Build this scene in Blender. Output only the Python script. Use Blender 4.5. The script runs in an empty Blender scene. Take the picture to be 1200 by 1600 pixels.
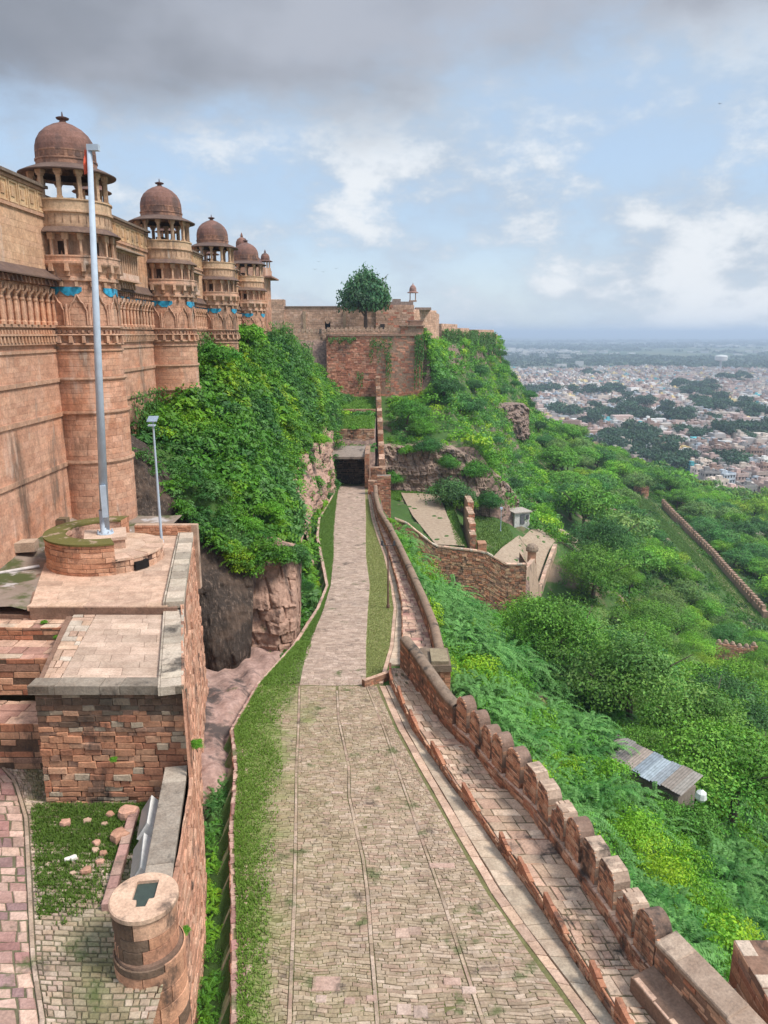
import bpy, math, random
import numpy as np
PI = math.pi
rng = np.random.default_rng(7)
random.seed(7)
scene = bpy.context.scene
COL = scene.collection

# ------------------------------------------------------------------ camera, light, exposure
F = 1160.0; TILT = math.atan(279 / F); CT, ST = math.cos(TILT), math.sin(TILT)
cam = bpy.data.cameras.new('camera'); cam_o = bpy.data.objects.new('camera', cam); COL.objects.link(cam_o)
cam.sensor_fit = 'VERTICAL'; cam.sensor_height = 36; cam.lens = F / 1600 * 36
cam.clip_start = 0.1; cam.clip_end = 60000
cam_o.location = (0, 0, 0); cam_o.rotation_euler = (PI / 2 - TILT, 0, 0)
scene.camera = cam_o
vs = scene.view_settings
vs.view_transform = 'Standard'; vs.look = 'None'; vs.gamma = 1; vs.exposure = 1.1
SUN_EL, SUN_AZ = math.radians(54), math.radians(112)          # azimuth clockwise from +Y (north)
sun = bpy.data.lights.new('sun', 'SUN'); sun.energy = 2.0; sun.angle = math.radians(15); sun.color = (1, .95, .88)
sun_o = bpy.data.objects.new('sun', sun); COL.objects.link(sun_o)
sun_o.rotation_euler = (PI / 2 - SUN_EL, 0, PI - SUN_AZ)

def N(nt, typ, **kw):
    n = nt.nodes.new(typ)
    for k, v in kw.items():
        if k.startswith('i_'): n.inputs[k[2:].replace('_', ' ')].default_value = v
        else: setattr(n, k, v)
    return n
def LK(nt, a, b): nt.links.new(a, b)
def math_node(nt, op, a, b=None, clamp=False):
    n = nt.nodes.new('ShaderNodeMath'); n.operation = op; n.use_clamp = clamp
    for i, x in enumerate((a, b)):
        if x is None: continue
        if isinstance(x, (int, float)): n.inputs[i].default_value = x
        else: LK(nt, x, n.inputs[i])
    return n.outputs[0]
def maprange(nt, v, a, b, c=0., d=1., smooth=True):
    n = nt.nodes.new('ShaderNodeMapRange'); n.interpolation_type = 'SMOOTHSTEP' if smooth else 'LINEAR'
    LK(nt, v, n.inputs[0])
    for i, x in enumerate((a, b, c, d)): n.inputs[i + 1].default_value = x
    return n.outputs[0]
def mixc(nt, f, a, b, typ='MIX'):
    n = nt.nodes.new('ShaderNodeMix'); n.data_type = 'RGBA'; n.blend_type = typ
    for i, x in ((0, f), (6, a), (7, b)):
        if isinstance(x, (int, float)): n.inputs[i].default_value = x
        elif isinstance(x, (tuple, list)): n.inputs[i].default_value = (*x[:3], 1)
        else: LK(nt, x, n.inputs[i])
    return n.outputs[2]
def noise(nt, vec, scale, detail=4, rough=.55, dim='3D', dist=0.):
    n = nt.nodes.new('ShaderNodeTexNoise'); n.noise_dimensions = dim
    n.inputs['Scale'].default_value = scale; n.inputs['Detail'].default_value = detail
    n.inputs['Roughness'].default_value = rough; n.inputs['Distortion'].default_value = dist
    if vec is not None: LK(nt, vec, n.inputs['Vector'])
    return n.outputs['Fac']

def make_world():
    w = bpy.data.worlds.new('World'); scene.world = w; w.use_nodes = True
    nt = w.node_tree; nt.nodes.clear()
    out = N(nt, 'ShaderNodeOutputWorld')
    sky = N(nt, 'ShaderNodeTexSky', sky_type='NISHITA', sun_disc=False, sun_elevation=SUN_EL, sun_rotation=SUN_AZ,
            altitude=300, air_density=1.0, dust_density=1.4, ozone_density=1.2)
    bg = N(nt, 'ShaderNodeBackground'); LK(nt, sky.outputs[0], bg.inputs[0]); bg.inputs[1].default_value = .1
    tc = N(nt, 'ShaderNodeTexCoord'); sep = N(nt, 'ShaderNodeSeparateXYZ'); LK(nt, tc.outputs['Generated'], sep.inputs[0])
    x, y, z = sep.outputs
    zz = math_node(nt, 'ADD', math_node(nt, 'MAXIMUM', z, 0.), .10)
    u = math_node(nt, 'DIVIDE', x, zz); v = math_node(nt, 'DIVIDE', y, zz)
    cmb = N(nt, 'ShaderNodeCombineXYZ'); LK(nt, u, cmb.inputs[0]); LK(nt, v, cmb.inputs[1])
    pl = cmb.outputs[0]
    # a cumulus field made in the direction vector, stretched sideways
    mp = N(nt, 'ShaderNodeMapping'); LK(nt, tc.outputs['Generated'], mp.inputs[0]); mp.inputs['Scale'].default_value = (1, 1, 1.9)
    dirv = mp.outputs[0]
    n1 = noise(nt, dirv, 3.4, 7, .58); n2 = noise(nt, dirv, 7.5, 8, .62)
    n3 = noise(nt, pl, .55, 7, .55)
    # thin veil of white, brightened above the frame, out of view, to add light
    veil = maprange(nt, n1, .34, .64, .66, 1.)
    puff = maprange(nt, math_node(nt, 'ADD', math_node(nt, 'MULTIPLY', n1, .62), math_node(nt, 'MULTIPLY', n2, .48)), .485, .63)
    puff = math_node(nt, 'MULTIPLY', puff, maprange(nt, z, .17, .29, .92, .45))
    high = maprange(nt, z, .40, .75, 1, 1.9)
    veilcol = N(nt, 'ShaderNodeBackground'); LK(nt, mixc(nt, maprange(nt, z, 0., .16), (.325, .37, .41), (.235, .30, .38)), veilcol.inputs[0]); LK(nt, high, veilcol.inputs[1])
    puffcol = N(nt, 'ShaderNodeBackground')
    pc = mixc(nt, maprange(nt, math_node(nt, 'ADD', math_node(nt, 'MULTIPLY', n2, .6), math_node(nt, 'MULTIPLY', n1, .4)), .46, .60), (.24, .275, .32), (.42, .433, .447)); LK(nt, pc, puffcol.inputs[0]); LK(nt, high, puffcol.inputs[1])
    m1 = N(nt, 'ShaderNodeMixShader'); LK(nt, veil, m1.inputs[0]); LK(nt, bg.outputs[0], m1.inputs[1]); LK(nt, veilcol.outputs[0], m1.inputs[2])
    m2 = N(nt, 'ShaderNodeMixShader'); LK(nt, puff, m2.inputs[0]); LK(nt, m1.outputs[0], m2.inputs[1]); LK(nt, puffcol.outputs[0], m2.inputs[2])
    # the dark rain cloud overhead, its ragged rim lower over the palace than over the town
    rim = math_node(nt, 'ADD', z, math_node(nt, 'MULTIPLY', x, -.14))
    rim = math_node(nt, 'ADD', rim, math_node(nt, 'MULTIPLY', math_node(nt, 'SUBTRACT', n1, .5), .22))
    rim = math_node(nt, 'ADD', rim, math_node(nt, 'MULTIPLY', math_node(nt, 'SUBTRACT', n2, .5), .10))
    dark = maprange(nt, rim, .24, .345)
    dark = math_node(nt, 'MULTIPLY', dark, maprange(nt, z, .42, .60, 1, 0))
    dk = N(nt, 'ShaderNodeBackground')
    dc = mixc(nt, maprange(nt, noise(nt, dirv, 2.6, 5, .5), .38, .64), (.128, .139, .163), (.215, .23, .265)); LK(nt, dc, dk.inputs[0]); dk.inputs[1].default_value = 1.
    m3 = N(nt, 'ShaderNodeMixShader'); LK(nt, math_node(nt, 'MULTIPLY', dark, .95), m3.inputs[0]); LK(nt, m2.outputs[0], m3.inputs[1]); LK(nt, dk.outputs[0], m3.inputs[2])
    LK(nt, m3.outputs[0], out.inputs[0])
make_world()

# ------------------------------------------------------------------ helpers
def tag(o, label=None, cat=None, group=None, kind=None):
    for k, v in (('label', label), ('category', cat), ('group', group), ('kind', kind)):
        if v: o[k] = v
    return o
def thing(name, label, cat, loc, group=None, rz=0):
    o = bpy.data.objects.new(name, None); COL.objects.link(o); o.empty_display_size = .2
    o.location = loc; o.rotation_euler = (0, 0, rz)
    return tag(o, label, cat, group)
def copy_tree(o, parent=None):
    c = o.copy(); COL.objects.link(c)
    if parent is not None: c.parent = parent
    for ch in list(o.children): copy_tree(ch, c)
    return c
def world_loc(o):
    p = np.zeros(3)
    while o is not None: p += np.array(o.location); o = o.parent
    return p

class MB:
    """collects faces in world coordinates and links them as ONE mesh object"""
    def __init__(s): s.v = []; s.f4 = []; s.c4 = []; s.f3 = []; s.c3 = []; s.n = 0
    def _c(s, col, m):
        c = np.asarray(col, float)
        return np.broadcast_to(c, (m, 3)) if c.ndim == 1 else c
    def quads(s, V, Fq, col):
        V = np.asarray(V, float).reshape(-1, 3); Fq = np.asarray(Fq, int).reshape(-1, 4)
        s.v.append(V); s.f4.append(Fq + s.n); s.c4.append(s._c(col, len(Fq))); s.n += len(V); return s
    def tris(s, V, Ft, col):
        V = np.asarray(V, float).reshape(-1, 3); Ft = np.asarray(Ft, int).reshape(-1, 3)
        s.v.append(V); s.f3.append(Ft + s.n); s.c3.append(s._c(col, len(Ft))); s.n += len(V); return s
    def box(s, lo, hi, col, rz=0, about=None, taper=1.0):
        (x0, y0, z0), (x1, y1, z1) = lo, hi
        cx, cy = (x0 + x1) / 2, (y0 + y1) / 2
        V = np.array([[x, y, z] for z in (z0, z1) for x, y in ((x0, y0), (x1, y0), (x1, y1), (x0, y1))], float)
        if taper != 1: V[4:, 0] = cx + (V[4:, 0] - cx) * taper; V[4:, 1] = cy + (V[4:, 1] - cy) * taper
        if rz:
            a = np.array(about if about else (cx, cy)); c, q = math.cos(rz), math.sin(rz)
            d = V[:, :2] - a; V[:, 0] = a[0] + d[:, 0] * c - d[:, 1] * q; V[:, 1] = a[1] + d[:, 0] * q + d[:, 1] * c
        return s.quads(V, [(3, 2, 1, 0), (4, 5, 6, 7), (0, 1, 5, 4), (1, 2, 6, 5), (2, 3, 7, 6), (3, 0, 4, 7)], col)
    def grid(s, P, col, closed=False):
        """P (m, n, 3) -> quads"""
        m, n = P.shape[:2]; i, j = np.meshgrid(np.arange(m - 1), np.arange(n if closed else n - 1), indexing='ij')
        i = i.ravel(); j = j.ravel(); j2 = (j + 1) % n
        Fq = np.stack([i * n + j, i * n + j2, (i + 1) * n + j2, (i + 1) * n + j], 1)
        return s.quads(P.reshape(-1, 3), Fq, col)
    def lathe(s, prof, c, col, n=24, a0=0., a1=2 * PI):
        """prof [(r, z)] bottom to top, z absolute"""
        full = abs(a1 - a0 - 2 * PI) < 1e-6
        a = np.linspace(a0, a1, n + 1)[:n if full else n + 1]
        pr = np.array(prof, float)
        P = np.stack([c[0] + pr[:, :1] * np.cos(a), c[1] + pr[:, :1] * np.sin(a), np.repeat(pr[:, 1:], len(a), 1)], 2)
        return s.grid(P, col, closed=full)
    def tube(s, p0, p1, r0, r1, col, n=8):
        p0 = np.array(p0, float); p1 = np.array(p1, float); d = p1 - p0; d /= np.linalg.norm(d)
        a = np.cross(d, (0, 0, 1) if abs(d[2]) < .9 else (1, 0, 0)); a /= np.linalg.norm(a); b = np.cross(d, a)
        t = np.linspace(0, 2 * PI, n, endpoint=False)
        ring = np.outer(np.cos(t), a) + np.outer(np.sin(t), b)
        P = np.stack([p0 + 1e-3 * ring, p0 + ring * r0, p1 + ring * r1, p1 + 1e-3 * ring])
        return s.grid(P, col, closed=True)
    def prism(s, poly, z0, z1, col, colside=None):
        """flat polygon [(x, y)] counter-clockwise; z0/z1 numbers or per-vertex"""
        p = np.array(poly, float); n = len(p); z0 = np.broadcast_to(z0, n); z1 = np.broadcast_to(z1, n)
        V = np.concatenate([np.column_stack([p, z0]), np.column_stack([p, z1])])
        i = np.arange(n); j = (i + 1) % n
        s.quads(V, np.stack([i, j, j + n, i + n], 1), col if colside is None else colside)
        c = np.array([[*p.mean(0), z1.mean()]]); T = np.concatenate([V[n:], c])
        from mathutils.geometry import tessellate_polygon
        from mathutils import Vector
        t = np.array(tessellate_polygon([[Vector((a, b, 0)) for a, b in p]]))
        s.tris(V[n:], t, col); s.tris(V[:n], t[:, ::-1], col)
        return s
    def section(s, sec, path, col, closed_sec=True, caps=True):
        """sweep a section [(offset to the right, dz)] along path [(x, y, z)]"""
        P = np.array(path, float); T = np.gradient(P[:, :2], axis=0); T /= np.linalg.norm(T, axis=1)[:, None]
        Rn = np.column_stack([T[:, 1], -T[:, 0]]); sec = np.asarray(sec, float)
        if sec.ndim == 2: sec = np.broadcast_to(sec, (len(P), *sec.shape))
        G = np.empty((len(P), sec.shape[1], 3))
        G[:, :, :2] = P[:, None, :2] + Rn[:, None, :] * sec[:, :, :1]; G[:, :, 2] = P[:, None, 2] + sec[:, :, 1]
        s.grid(G, col, closed=closed_sec)
        if caps and closed_sec and sec.shape[1] == 4:
            s.quads(G[0], [(0, 1, 2, 3)], col if np.ndim(col) == 1 else col[0]); s.quads(G[-1], [(3, 2, 1, 0)], col if np.ndim(col) == 1 else col[-1])
        return s
    def blocks(s, fm, U, V, ch, bl, pal, gap=.012, prot=.02, bev=.015, jit=.0, colf=None, back=None, depth=.06, u0=0., v0=0., clip=None, cv=1.):
        """stone facing: courses of blocks laid on the mapped surface fm(u, v, w)"""
        us0 = []; us1 = []; vs0 = []; vs1 = []
        v = v0
        while v < V - ch * .3:
            h = min(ch * rng.uniform(.72, 1.3), V - v)
            if V - (v + h) < ch * .35: h = V - v
            lo, hi = u0, U
            if clip is not None: lo, hi = clip(v + h * .5)
            u = lo
            first = True
            while u < hi - 1e-3:
                l = bl * rng.uniform(.5, 1.55) * (rng.uniform(.4, 1) if first else 1); first = False
                e = min(u + l, hi)
                if hi - e < bl * .3: e = hi
                us0.append(u); us1.append(e); vs0.append(v); vs1.append(v + h); u = e
            v += h
        a, b, c, d = map(np.array, (us0, us1, vs0, vs1)); n = len(a)
        if n == 0: return s
        j = lambda k: rng.uniform(-jit, jit, (n, k))
        p = prot * rng.normal(0, .6, n); J = [rng.uniform(-jit, jit, (n, 4)) for _ in range(2)]
        rings = []
        for inset, w in ((gap * .5, -depth), (gap * .5 + 0 * bev, p - bev), (gap * .5 + bev, p)):
            uu = np.stack([a + inset, b - inset, b - inset, a + inset], 1) + J[0]
            vv = np.stack([c + inset, c + inset, d - inset, d - inset], 1) + J[1]
            ww = np.repeat(np.broadcast_to(w, (n,))[:, None], 4, 1)
            rings.append(np.asarray(fm(uu.ravel(), vv.ravel(), ww.ravel())).reshape(n, 4, 3))
        P = np.concatenate(rings, 1)                         # n, 12, 3
        base = np.array([(0, 1, 5, 4), (1, 2, 6, 5), (2, 3, 7, 6), (3, 0, 4, 7), (4, 5, 9, 8), (5, 6, 10, 9), (6, 7, 11, 10), (7, 4, 8, 11), (8, 9, 10, 11)])
        Fq = (np.arange(n)[:, None, None] * 12 + base[None]).reshape(-1, 4)
        pal = np.array(pal); col = pal.mean(0) * (1 - cv) + cv * pal[rng.integers(0, len(pal), n)] * rng.uniform(.82, 1.15, (n, 1))
        if colf is not None: col = colf((a + b) / 2, (c + d) / 2, col)
        s.quads(P.reshape(-1, 3), Fq, np.repeat(col, 9, 0))
        if back is not None:
            nu = max(2, int((U - u0) / 1.0) + 2); uu, vv = np.meshgrid(np.linspace(u0, U, nu), np.linspace(v0, V, 3), indexing='ij')
            s.grid(np.asarray(fm(uu.ravel(), vv.ravel(), np.full(uu.size, -max(.02, bev + .02 + prot)))).reshape(nu, 3, 3), back)
        return s
    def cyl_blocks(s, c, r, z0, z1, a0, a1, ch, bl, pal, gap=.010, prot=.006, depth=.03, colf=None):
        """curved facing stones on a drum"""
        pal = np.array(pal); z = z0
        while z < z1 - .05:
            h = min(ch * rng.uniform(.8, 1.25), z1 - z); h = z1 - z if z1 - z - h < ch * .4 else h; a = a0 - rng.random() * bl / r
            while a < a1:
                l = bl * rng.uniform(.6, 1.4) / r; p = prot * rng.normal(); n = 7; g = gap / 2
                aa = np.concatenate([[a + g / r], np.linspace(a + g / r + .012, a + l - g / r - .012, n), [a + l - g / r]]); zz = np.array([z + g, z + g + .012, z + h - g - .012, z + h - g]); W = np.full((len(aa), 4), p); W[0] = W[-1] = -depth; W[:, 0] = W[:, -1] = -depth
                Rr = r + W; col = pal[rng.integers(len(pal))] * rng.uniform(.85, 1.12)
                if colf is not None: col = colf(np.array([(a + l / 2 - a0) * r]), np.array([z + h / 2 - z0]), col[None])[0]
                s.grid(np.stack([c[0] + Rr * np.cos(aa)[:, None], c[1] + Rr * np.sin(aa)[:, None], np.broadcast_to(zz, W.shape)], 2), col); a += l
            z += h
        return s
    def build(s, name, mat, parent=None, smooth=False, origin=None):
        V = np.concatenate(s.v)
        f4 = np.concatenate(s.f4) if s.f4 else np.zeros((0, 4), int); f3 = np.concatenate(s.f3) if s.f3 else np.zeros((0, 3), int)
        c = np.concatenate(s.c4 + s.c3)
        if parent is not None: off = world_loc(parent)
        elif origin is not None: off = np.array(origin, float)
        else:
            lo, hi = V.min(0), V.max(0); off = np.array([(lo[0] + hi[0]) / 2, (lo[1] + hi[1]) / 2, lo[2]])
        me = bpy.data.meshes.new(name); V = V - off
        me.vertices.add(len(V)); me.vertices.foreach_set('co', V.astype(np.float32).ravel())
        loops = np.concatenate([f4.ravel(), f3.ravel()]).astype(np.int32)
        me.loops.add(len(loops)); me.loops.foreach_set('vertex_index', loops)
        nf = len(f4) + len(f3); me.polygons.add(nf)
        me.polygons.foreach_set('loop_start', np.concatenate([np.arange(len(f4)) * 4, len(f4) * 4 + np.arange(len(f3)) * 3]).astype(np.int32))
        me.polygons.foreach_set('use_smooth', np.full(nf, bool(smooth)))
        at = me.attributes.new('col', 'FLOAT_COLOR', 'FACE')
        at.data.foreach_set('color', np.column_stack([c, np.ones(nf)]).astype(np.float32).ravel())
        me.update(calc_edges=True); me.materials.append(mat)
        o = bpy.data.objects.new(name, me); COL.objects.link(o)
        if parent is not None: o.parent = parent
        else: o.location = off
        return o

def plane_map(O, Ud, Vd, Wd):
    O, Ud, Vd, Wd = (np.array(q, float) for q in (O, Ud, Vd, Wd))
    return lambda u, v, w: O + np.outer(u, Ud) + np.outer(v, Vd) + np.outer(w, Wd)
def cyl_map(c, r, z0, a0=0., sgn=1, batter=0.):
    def f(u, v, w):
        a = a0 + sgn * u / r; R = r + w - batter * v
        return np.column_stack([c[0] + R * np.cos(a), c[1] + R * np.sin(a), z0 + v])
    return f
class Path:
    def __init__(s, pts):
        s.p = np.array(pts, float); d = np.linalg.norm(np.diff(s.p[:, :2], axis=0), axis=1); s.s = np.concatenate([[0], np.cumsum(d)]); s.L = s.s[-1]
        T = np.gradient(s.p[:, :2], s.s, axis=0); s.t = T / np.linalg.norm(T, axis=1)[:, None]
    def at(s, u): return np.column_stack([np.interp(u, s.s, s.p[:, k]) for k in range(3)])
    def tan(s, u):
        t = np.column_stack([np.interp(u, s.s, s.t[:, k]) for k in range(2)]); return t / np.linalg.norm(t, axis=1)[:, None]
    def wall(s, off=0., dz=0., side=1, batter=0.):
        """vertical face; w grows to the right of travel when side = 1"""
        def f(u, v, w):
            P = s.at(u); t = s.tan(u); r = np.column_stack([t[:, 1], -t[:, 0]]) * side
            P[:, :2] += r * (off + w - batter * v)[:, None]; P[:, 2] += dz + v; return P
        return f
    def top(s, dz=0.):
        """horizontal face; v grows to the right of travel"""
        def f(u, v, w):
            P = s.at(u); t = s.tan(u); P[:, 0] += t[:, 1] * v; P[:, 1] -= t[:, 0] * v; P[:, 2] += dz + w; return P
        return f
def resample(pts, step):
    P = Path(pts); u = np.linspace(0, P.L, max(2, int(P.L / step) + 1)); return P.at(u)

# ------------------------------------------------------------------ materials
MATS = {}
def mat_base(name, rough=.9):
    m = bpy.data.materials.new(name); m.use_nodes = True; nt = m.node_tree; b = nt.nodes['Principled BSDF']
    b.inputs['Roughness'].default_value = rough; b.inputs['Specular IOR Level'].default_value = .25
    return m, nt, b
def stone_mat(name, stain=.5, stain_col=(.045, .04, .038), sscale=.5, vstretch=.35, bump=.5, moss=0., fine=14., soft=.14, lime=0., gain=None):
    m, nt, b = mat_base(name)
    at = N(nt, 'ShaderNodeAttribute', attribute_name='col')
    geo = N(nt, 'ShaderNodeNewGeometry'); pos = geo.outputs['Position']
    nf = noise(nt, pos, fine, 5, .65); nm = noise(nt, pos, 2.1, 5, .6)
    c = at.outputs['Color']
    if gain: c = mixc(nt, 1., c, gain, 'MULTIPLY')
    c = mixc(nt, 1., c, mixc(nt, maprange(nt, nf, .25, .75), (.76, .76, .76), (1.2, 1.18, 1.16)), 'MULTIPLY')
    c = mixc(nt, 1., c, mixc(nt, maprange(nt, nm, .3, .7), (.84, .8, .78), (1.12, 1.12, 1.12)), 'MULTIPLY')
    mp = N(nt, 'ShaderNodeMapping'); LK(nt, pos, mp.inputs[0]); mp.inputs['Scale'].default_value = (1, 1, vstretch)
    ns = noise(nt, mp.outputs[0], sscale, 8, .68)
    if stain > 0: c = mixc(nt, maprange(nt, ns, .60 - .12 * stain, .60 - .12 * stain + soft, 0, .88), c, stain_col)
    if lime > 0:
        nl = noise(nt, mp.outputs[0], sscale * .8 + .2, 7, .66); c = mixc(nt, maprange(nt, nl, .56, .70, 0, lime), c, (.62, .5, .42))
    if lime > 0:
        no = noise(nt, pos, .33, 5, .6); c = mixc(nt, maprange(nt, no, .50, .66, 0, .45), c, mixc(nt, 1., c, (1.12, .82, .62), 'MULTIPLY')); nb = noise(nt, mp.outputs[0], 1.1, 6, .7); c = mixc(nt, maprange(nt, nb, .60, .70, 0, .5), c, (.60, .48, .39))
    if moss > 0:
        ng = noise(nt, pos, .7, 7, .65); c = mixc(nt, maprange(nt, ng, .64 - .2 * moss, .74 - .2 * moss, 0, .8), c, (.075, .10, .03))
    LK(nt, c, b.inputs['Base Color'])
    if bump:
        bp = N(nt, 'ShaderNodeBump'); bp.inputs['Strength'].default_value = bump; bp.inputs['Distance'].default_value = .04
        LK(nt, math_node(nt, 'ADD', nf, math_node(nt, 'MULTIPLY', nm, 1.2)), bp.inputs['Height']); LK(nt, bp.outputs[0], b.inputs['Normal'])
    return m
M_PAL = stone_mat('palace_sandstone', stain=.62, sscale=.55, vstretch=.2, stain_col=(.13, .085, .06), lime=.5, fine=9, bump=.3, gain=(1.05, 1.07, 1.06))
M_PALD = stone_mat('weathered_dome_plaster', gain=(.82, .72, .68), stain=1.1, sscale=.9, stain_col=(.11, .07, .06), vstretch=.6, fine=10)
M_WALL = stone_mat('rubble_sandstone', gain=(1.08, 1.05, .96), stain=.6, sscale=.7, vstretch=.5, stain_col=(.04, .034, .03))
M_PAVE = stone_mat('pink_paving', gain=(.97, .98, .90), stain=-.1, sscale=.5, vstretch=1, stain_col=(.2, .14, .12), bump=.25)
M_COB = stone_mat('cobble_stone', stain=.25, sscale=.9, vstretch=1, moss=.3, bump=.4, stain_col=(.12, .09, .07))
M_ROCK = stone_mat('cliff_rock', stain=.8, sscale=.45, vstretch=.5, bump=1.0, fine=6, moss=.1)
M_FAR = stone_mat('distant_masonry', gain=(1.2, 1.17, 1.12), stain=.45, sscale=.16, vstretch=.6, bump=.3, fine=3, moss=.12)
M_MET = None
def plain_mat(name, col, rough=.6, metal=0., nz=.12, scale=8):
    m, nt, b = mat_base(name, rough); b.inputs['Metallic'].default_value = metal
    geo = N(nt, 'ShaderNodeNewGeometry'); n = noise(nt, geo.outputs['Position'], scale, 5, .6)
    LK(nt, mixc(nt, maprange(nt, n, .3, .7), tuple(q * (1 - nz) for q in col), tuple(min(1, q * (1 + nz)) for q in col)), b.inputs['Base Color'])
    return m
def attr_mat(name, rough=.8, objcol=False, rand=.0):
    m, nt, b = mat_base(name, rough)
    at = N(nt, 'ShaderNodeAttribute', attribute_name='col'); c = at.outputs['Color']
    geo = N(nt, 'ShaderNodeNewGeometry')
    if objcol:
        oi = N(nt, 'ShaderNodeObjectInfo'); c = mixc(nt, 1., c, oi.outputs['Color'], 'MULTIPLY')
    n = noise(nt, geo.outputs['Position'], .6 if objcol else 3, 4, .6)
    c = mixc(nt, 1., c, mixc(nt, maprange(nt, n, .3, .7), (.78, .77, .75), (1.1, 1.1, 1.1)), 'MULTIPLY')
    LK(nt, c, b.inputs['Base Color']); return m
def leaf_mat(name, objrand=False, trans=.22):
    m = bpy.data.materials.new(name); m.use_nodes = True; nt = m.node_tree; nt.nodes.clear()
    out = N(nt, 'ShaderNodeOutputMaterial'); at = N(nt, 'ShaderNodeAttribute', attribute_name='col'); c = at.outputs['Color']
    if objrand:
        oi = N(nt, 'ShaderNodeObjectInfo'); c = mixc(nt, 1., c, oi.outputs['Color'], 'MULTIPLY')
    d = N(nt, 'ShaderNodeBsdfPrincipled'); d.inputs['Roughness'].default_value = .55; d.inputs['Specular IOR Level'].default_value = .3; LK(nt, c, d.inputs['Base Color'])
    t = N(nt, 'ShaderNodeBsdfTranslucent'); LK(nt, mixc(nt, 1., c, (1.2, 1.25, .7), 'MULTIPLY'), t.inputs[0])
    mx = N(nt, 'ShaderNodeMixShader'); mx.inputs[0].default_value = trans
    LK(nt, d.outputs[0], mx.inputs[1]); LK(nt, t.outputs[0], mx.inputs[2]); LK(nt, mx.outputs[0], out.inputs[0])
    return m
M_LEAF = leaf_mat('leaves'); M_LEAFO = leaf_mat('tree_leaves', True)
M_BARK = plain_mat('bark', (.10, .075, .055), .9, nz=.3)
M_GREY = plain_mat('galvanised_steel', (.40, .46, .53), .6, 0., .08, 3)
M_CITY = attr_mat('house_render', objcol=True)
M_CITYS = attr_mat('far_town_render')
M_ATTR = attr_mat('painted')
M_DARK = plain_mat('dark_iron', (.05, .05, .055), .6)

SAND = [(.50, .27, .18), (.46, .235, .15), (.54, .32, .22), (.43, .215, .14), (.52, .30, .215), (.48, .29, .20)]
RUB = [(.40, .19, .12), (.46, .24, .155), (.35, .155, .10), (.50, .30, .21), (.31, .15, .10), (.43, .25, .17), (.28, .17, .13)]
PINK = [(.50, .34, .27), (.54, .37, .30), (.47, .32, .26), (.52, .36, .28)]
COBB = [(.37, .28, .205), (.34, .255, .18), (.40, .305, .225), (.37, .26, .195), (.32, .245, .17), (.42, .325, .25)]
PURP = [(.36, .21, .18), (.42, .26, .22), (.33, .18, .16), (.45, .31, .25), (.38, .25, .20)]
GREYC = [(.40, .35, .30), (.34, .30, .26), (.45, .39, .34)]
# ------------------------------------------------------------------ lines of the road and its walls
def RZ(y): return -18 - .052 * (np.asarray(y, float) - 16)
KL = np.array([(-3.6, 10), (-4.12, 16.15), (-5.13, 21.1), (-5.9, 24.6), (-6.65, 29.3), (-7.55, 32.9), (-7.2, 38.2), (-5.94, 44.2), (-5.05, 52), (-4.8, 58), (-6.1, 67.8), (-7.3, 77), (-7.95, 86.9), (-7.4, 106), (-7.3, 113)])
CLn = np.array([(-2.3, 10), (-2.54, 16.15), (-2.99, 21.1), (-3.36, 24.6), (-3.88, 29.3), (-4.2, 32.9), (-4.74, 38.2), (-4.91, 44.2), (-4.6, 52), (-4.55, 58), (-4.9, 67.8), (-5.5, 77), (-6.02, 86.9), (-6.9, 106), (-7.0, 113)])
CRn = np.array([(4.1, 10), (2.66, 16.15), (1.92, 21.1), (1.34, 24.6), (.57, 29.3), (0, 32.9), (-1.0, 38.2), (-1.15, 44.2), (-1.19, 52), (-1.16, 58), (-1.71, 67.8), (-1.95, 77), (-2.16, 86.9), (-2.75, 106), (-2.9, 113)])
CMn = np.array([(.55, 10), (.0, 14), (-.18, 16.15), (-.55, 21.1), (-.75, 23), (-1.45, 27), (-1.55, 29.3), (-2.3, 34), (-2.6, 37.6)])
KR = np.array([(7.6, 10), (5.41, 16.15), (3.63, 21.1), (2.73, 24.6), (1.56, 29.3), (.69, 32.9), (-.3, 38.2), (.38, 44.2), (.71, 52), (.53, 58), (0, 67.8), (-.8, 77), (-1.54, 86.9), (-2.4, 106), (-2.5, 113)])
BO = np.array([(8.4, 10), (6.18, 16.15), (4.92, 21.1), (4.03, 24), (2.74, 28.2), (1.35, 32.9), (.3, 38.4)])
BO2 = np.array([(1.1, 41), (1.15, 44.2), (1.3, 52), (1.05, 58), (.45, 67.8), (-.3, 77), (-1.05, 86.9), (-1.95, 106), (-2.1, 113)])
WO = np.array([(9.6, 10), (7.9, 15.5), (7.2, 17.5), (6.85, 19.5), (6.4, 21.6), (5.6, 25.2), (4.65, 27.5), (3.85, 30.2), (2.85, 32.4), (1.5, 37.7), (.75, 40.2)])
PO2 = np.array([(3.0, 40.1), (2.95, 44.5), (2.54, 50.7), (2.05, 56.7), (1.2, 66.7), (.34, 75.5), (-.75, 84.7), (-1.3, 95), (-1.5, 106)])
def L(line, y): return np.interp(y, line[:, 1], line[:, 0])
XP_Y = [-30, 10, 15.5, 21.6, 25.2, 30.2, 32.4, 36, 40, 50.7, 66.7, 84.7, 106, 125]
XP_X = [14, 10.6, 8.8, 7.2, 6.4, 4.7, 3.9, 3.7, 3.8, 3.3, 2.0, .1, -.6, -.2]
def sstep(a, b, x): t = np.clip((x - a) / (b - a), 0, 1); return t * t * (3 - 2 * t)
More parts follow.
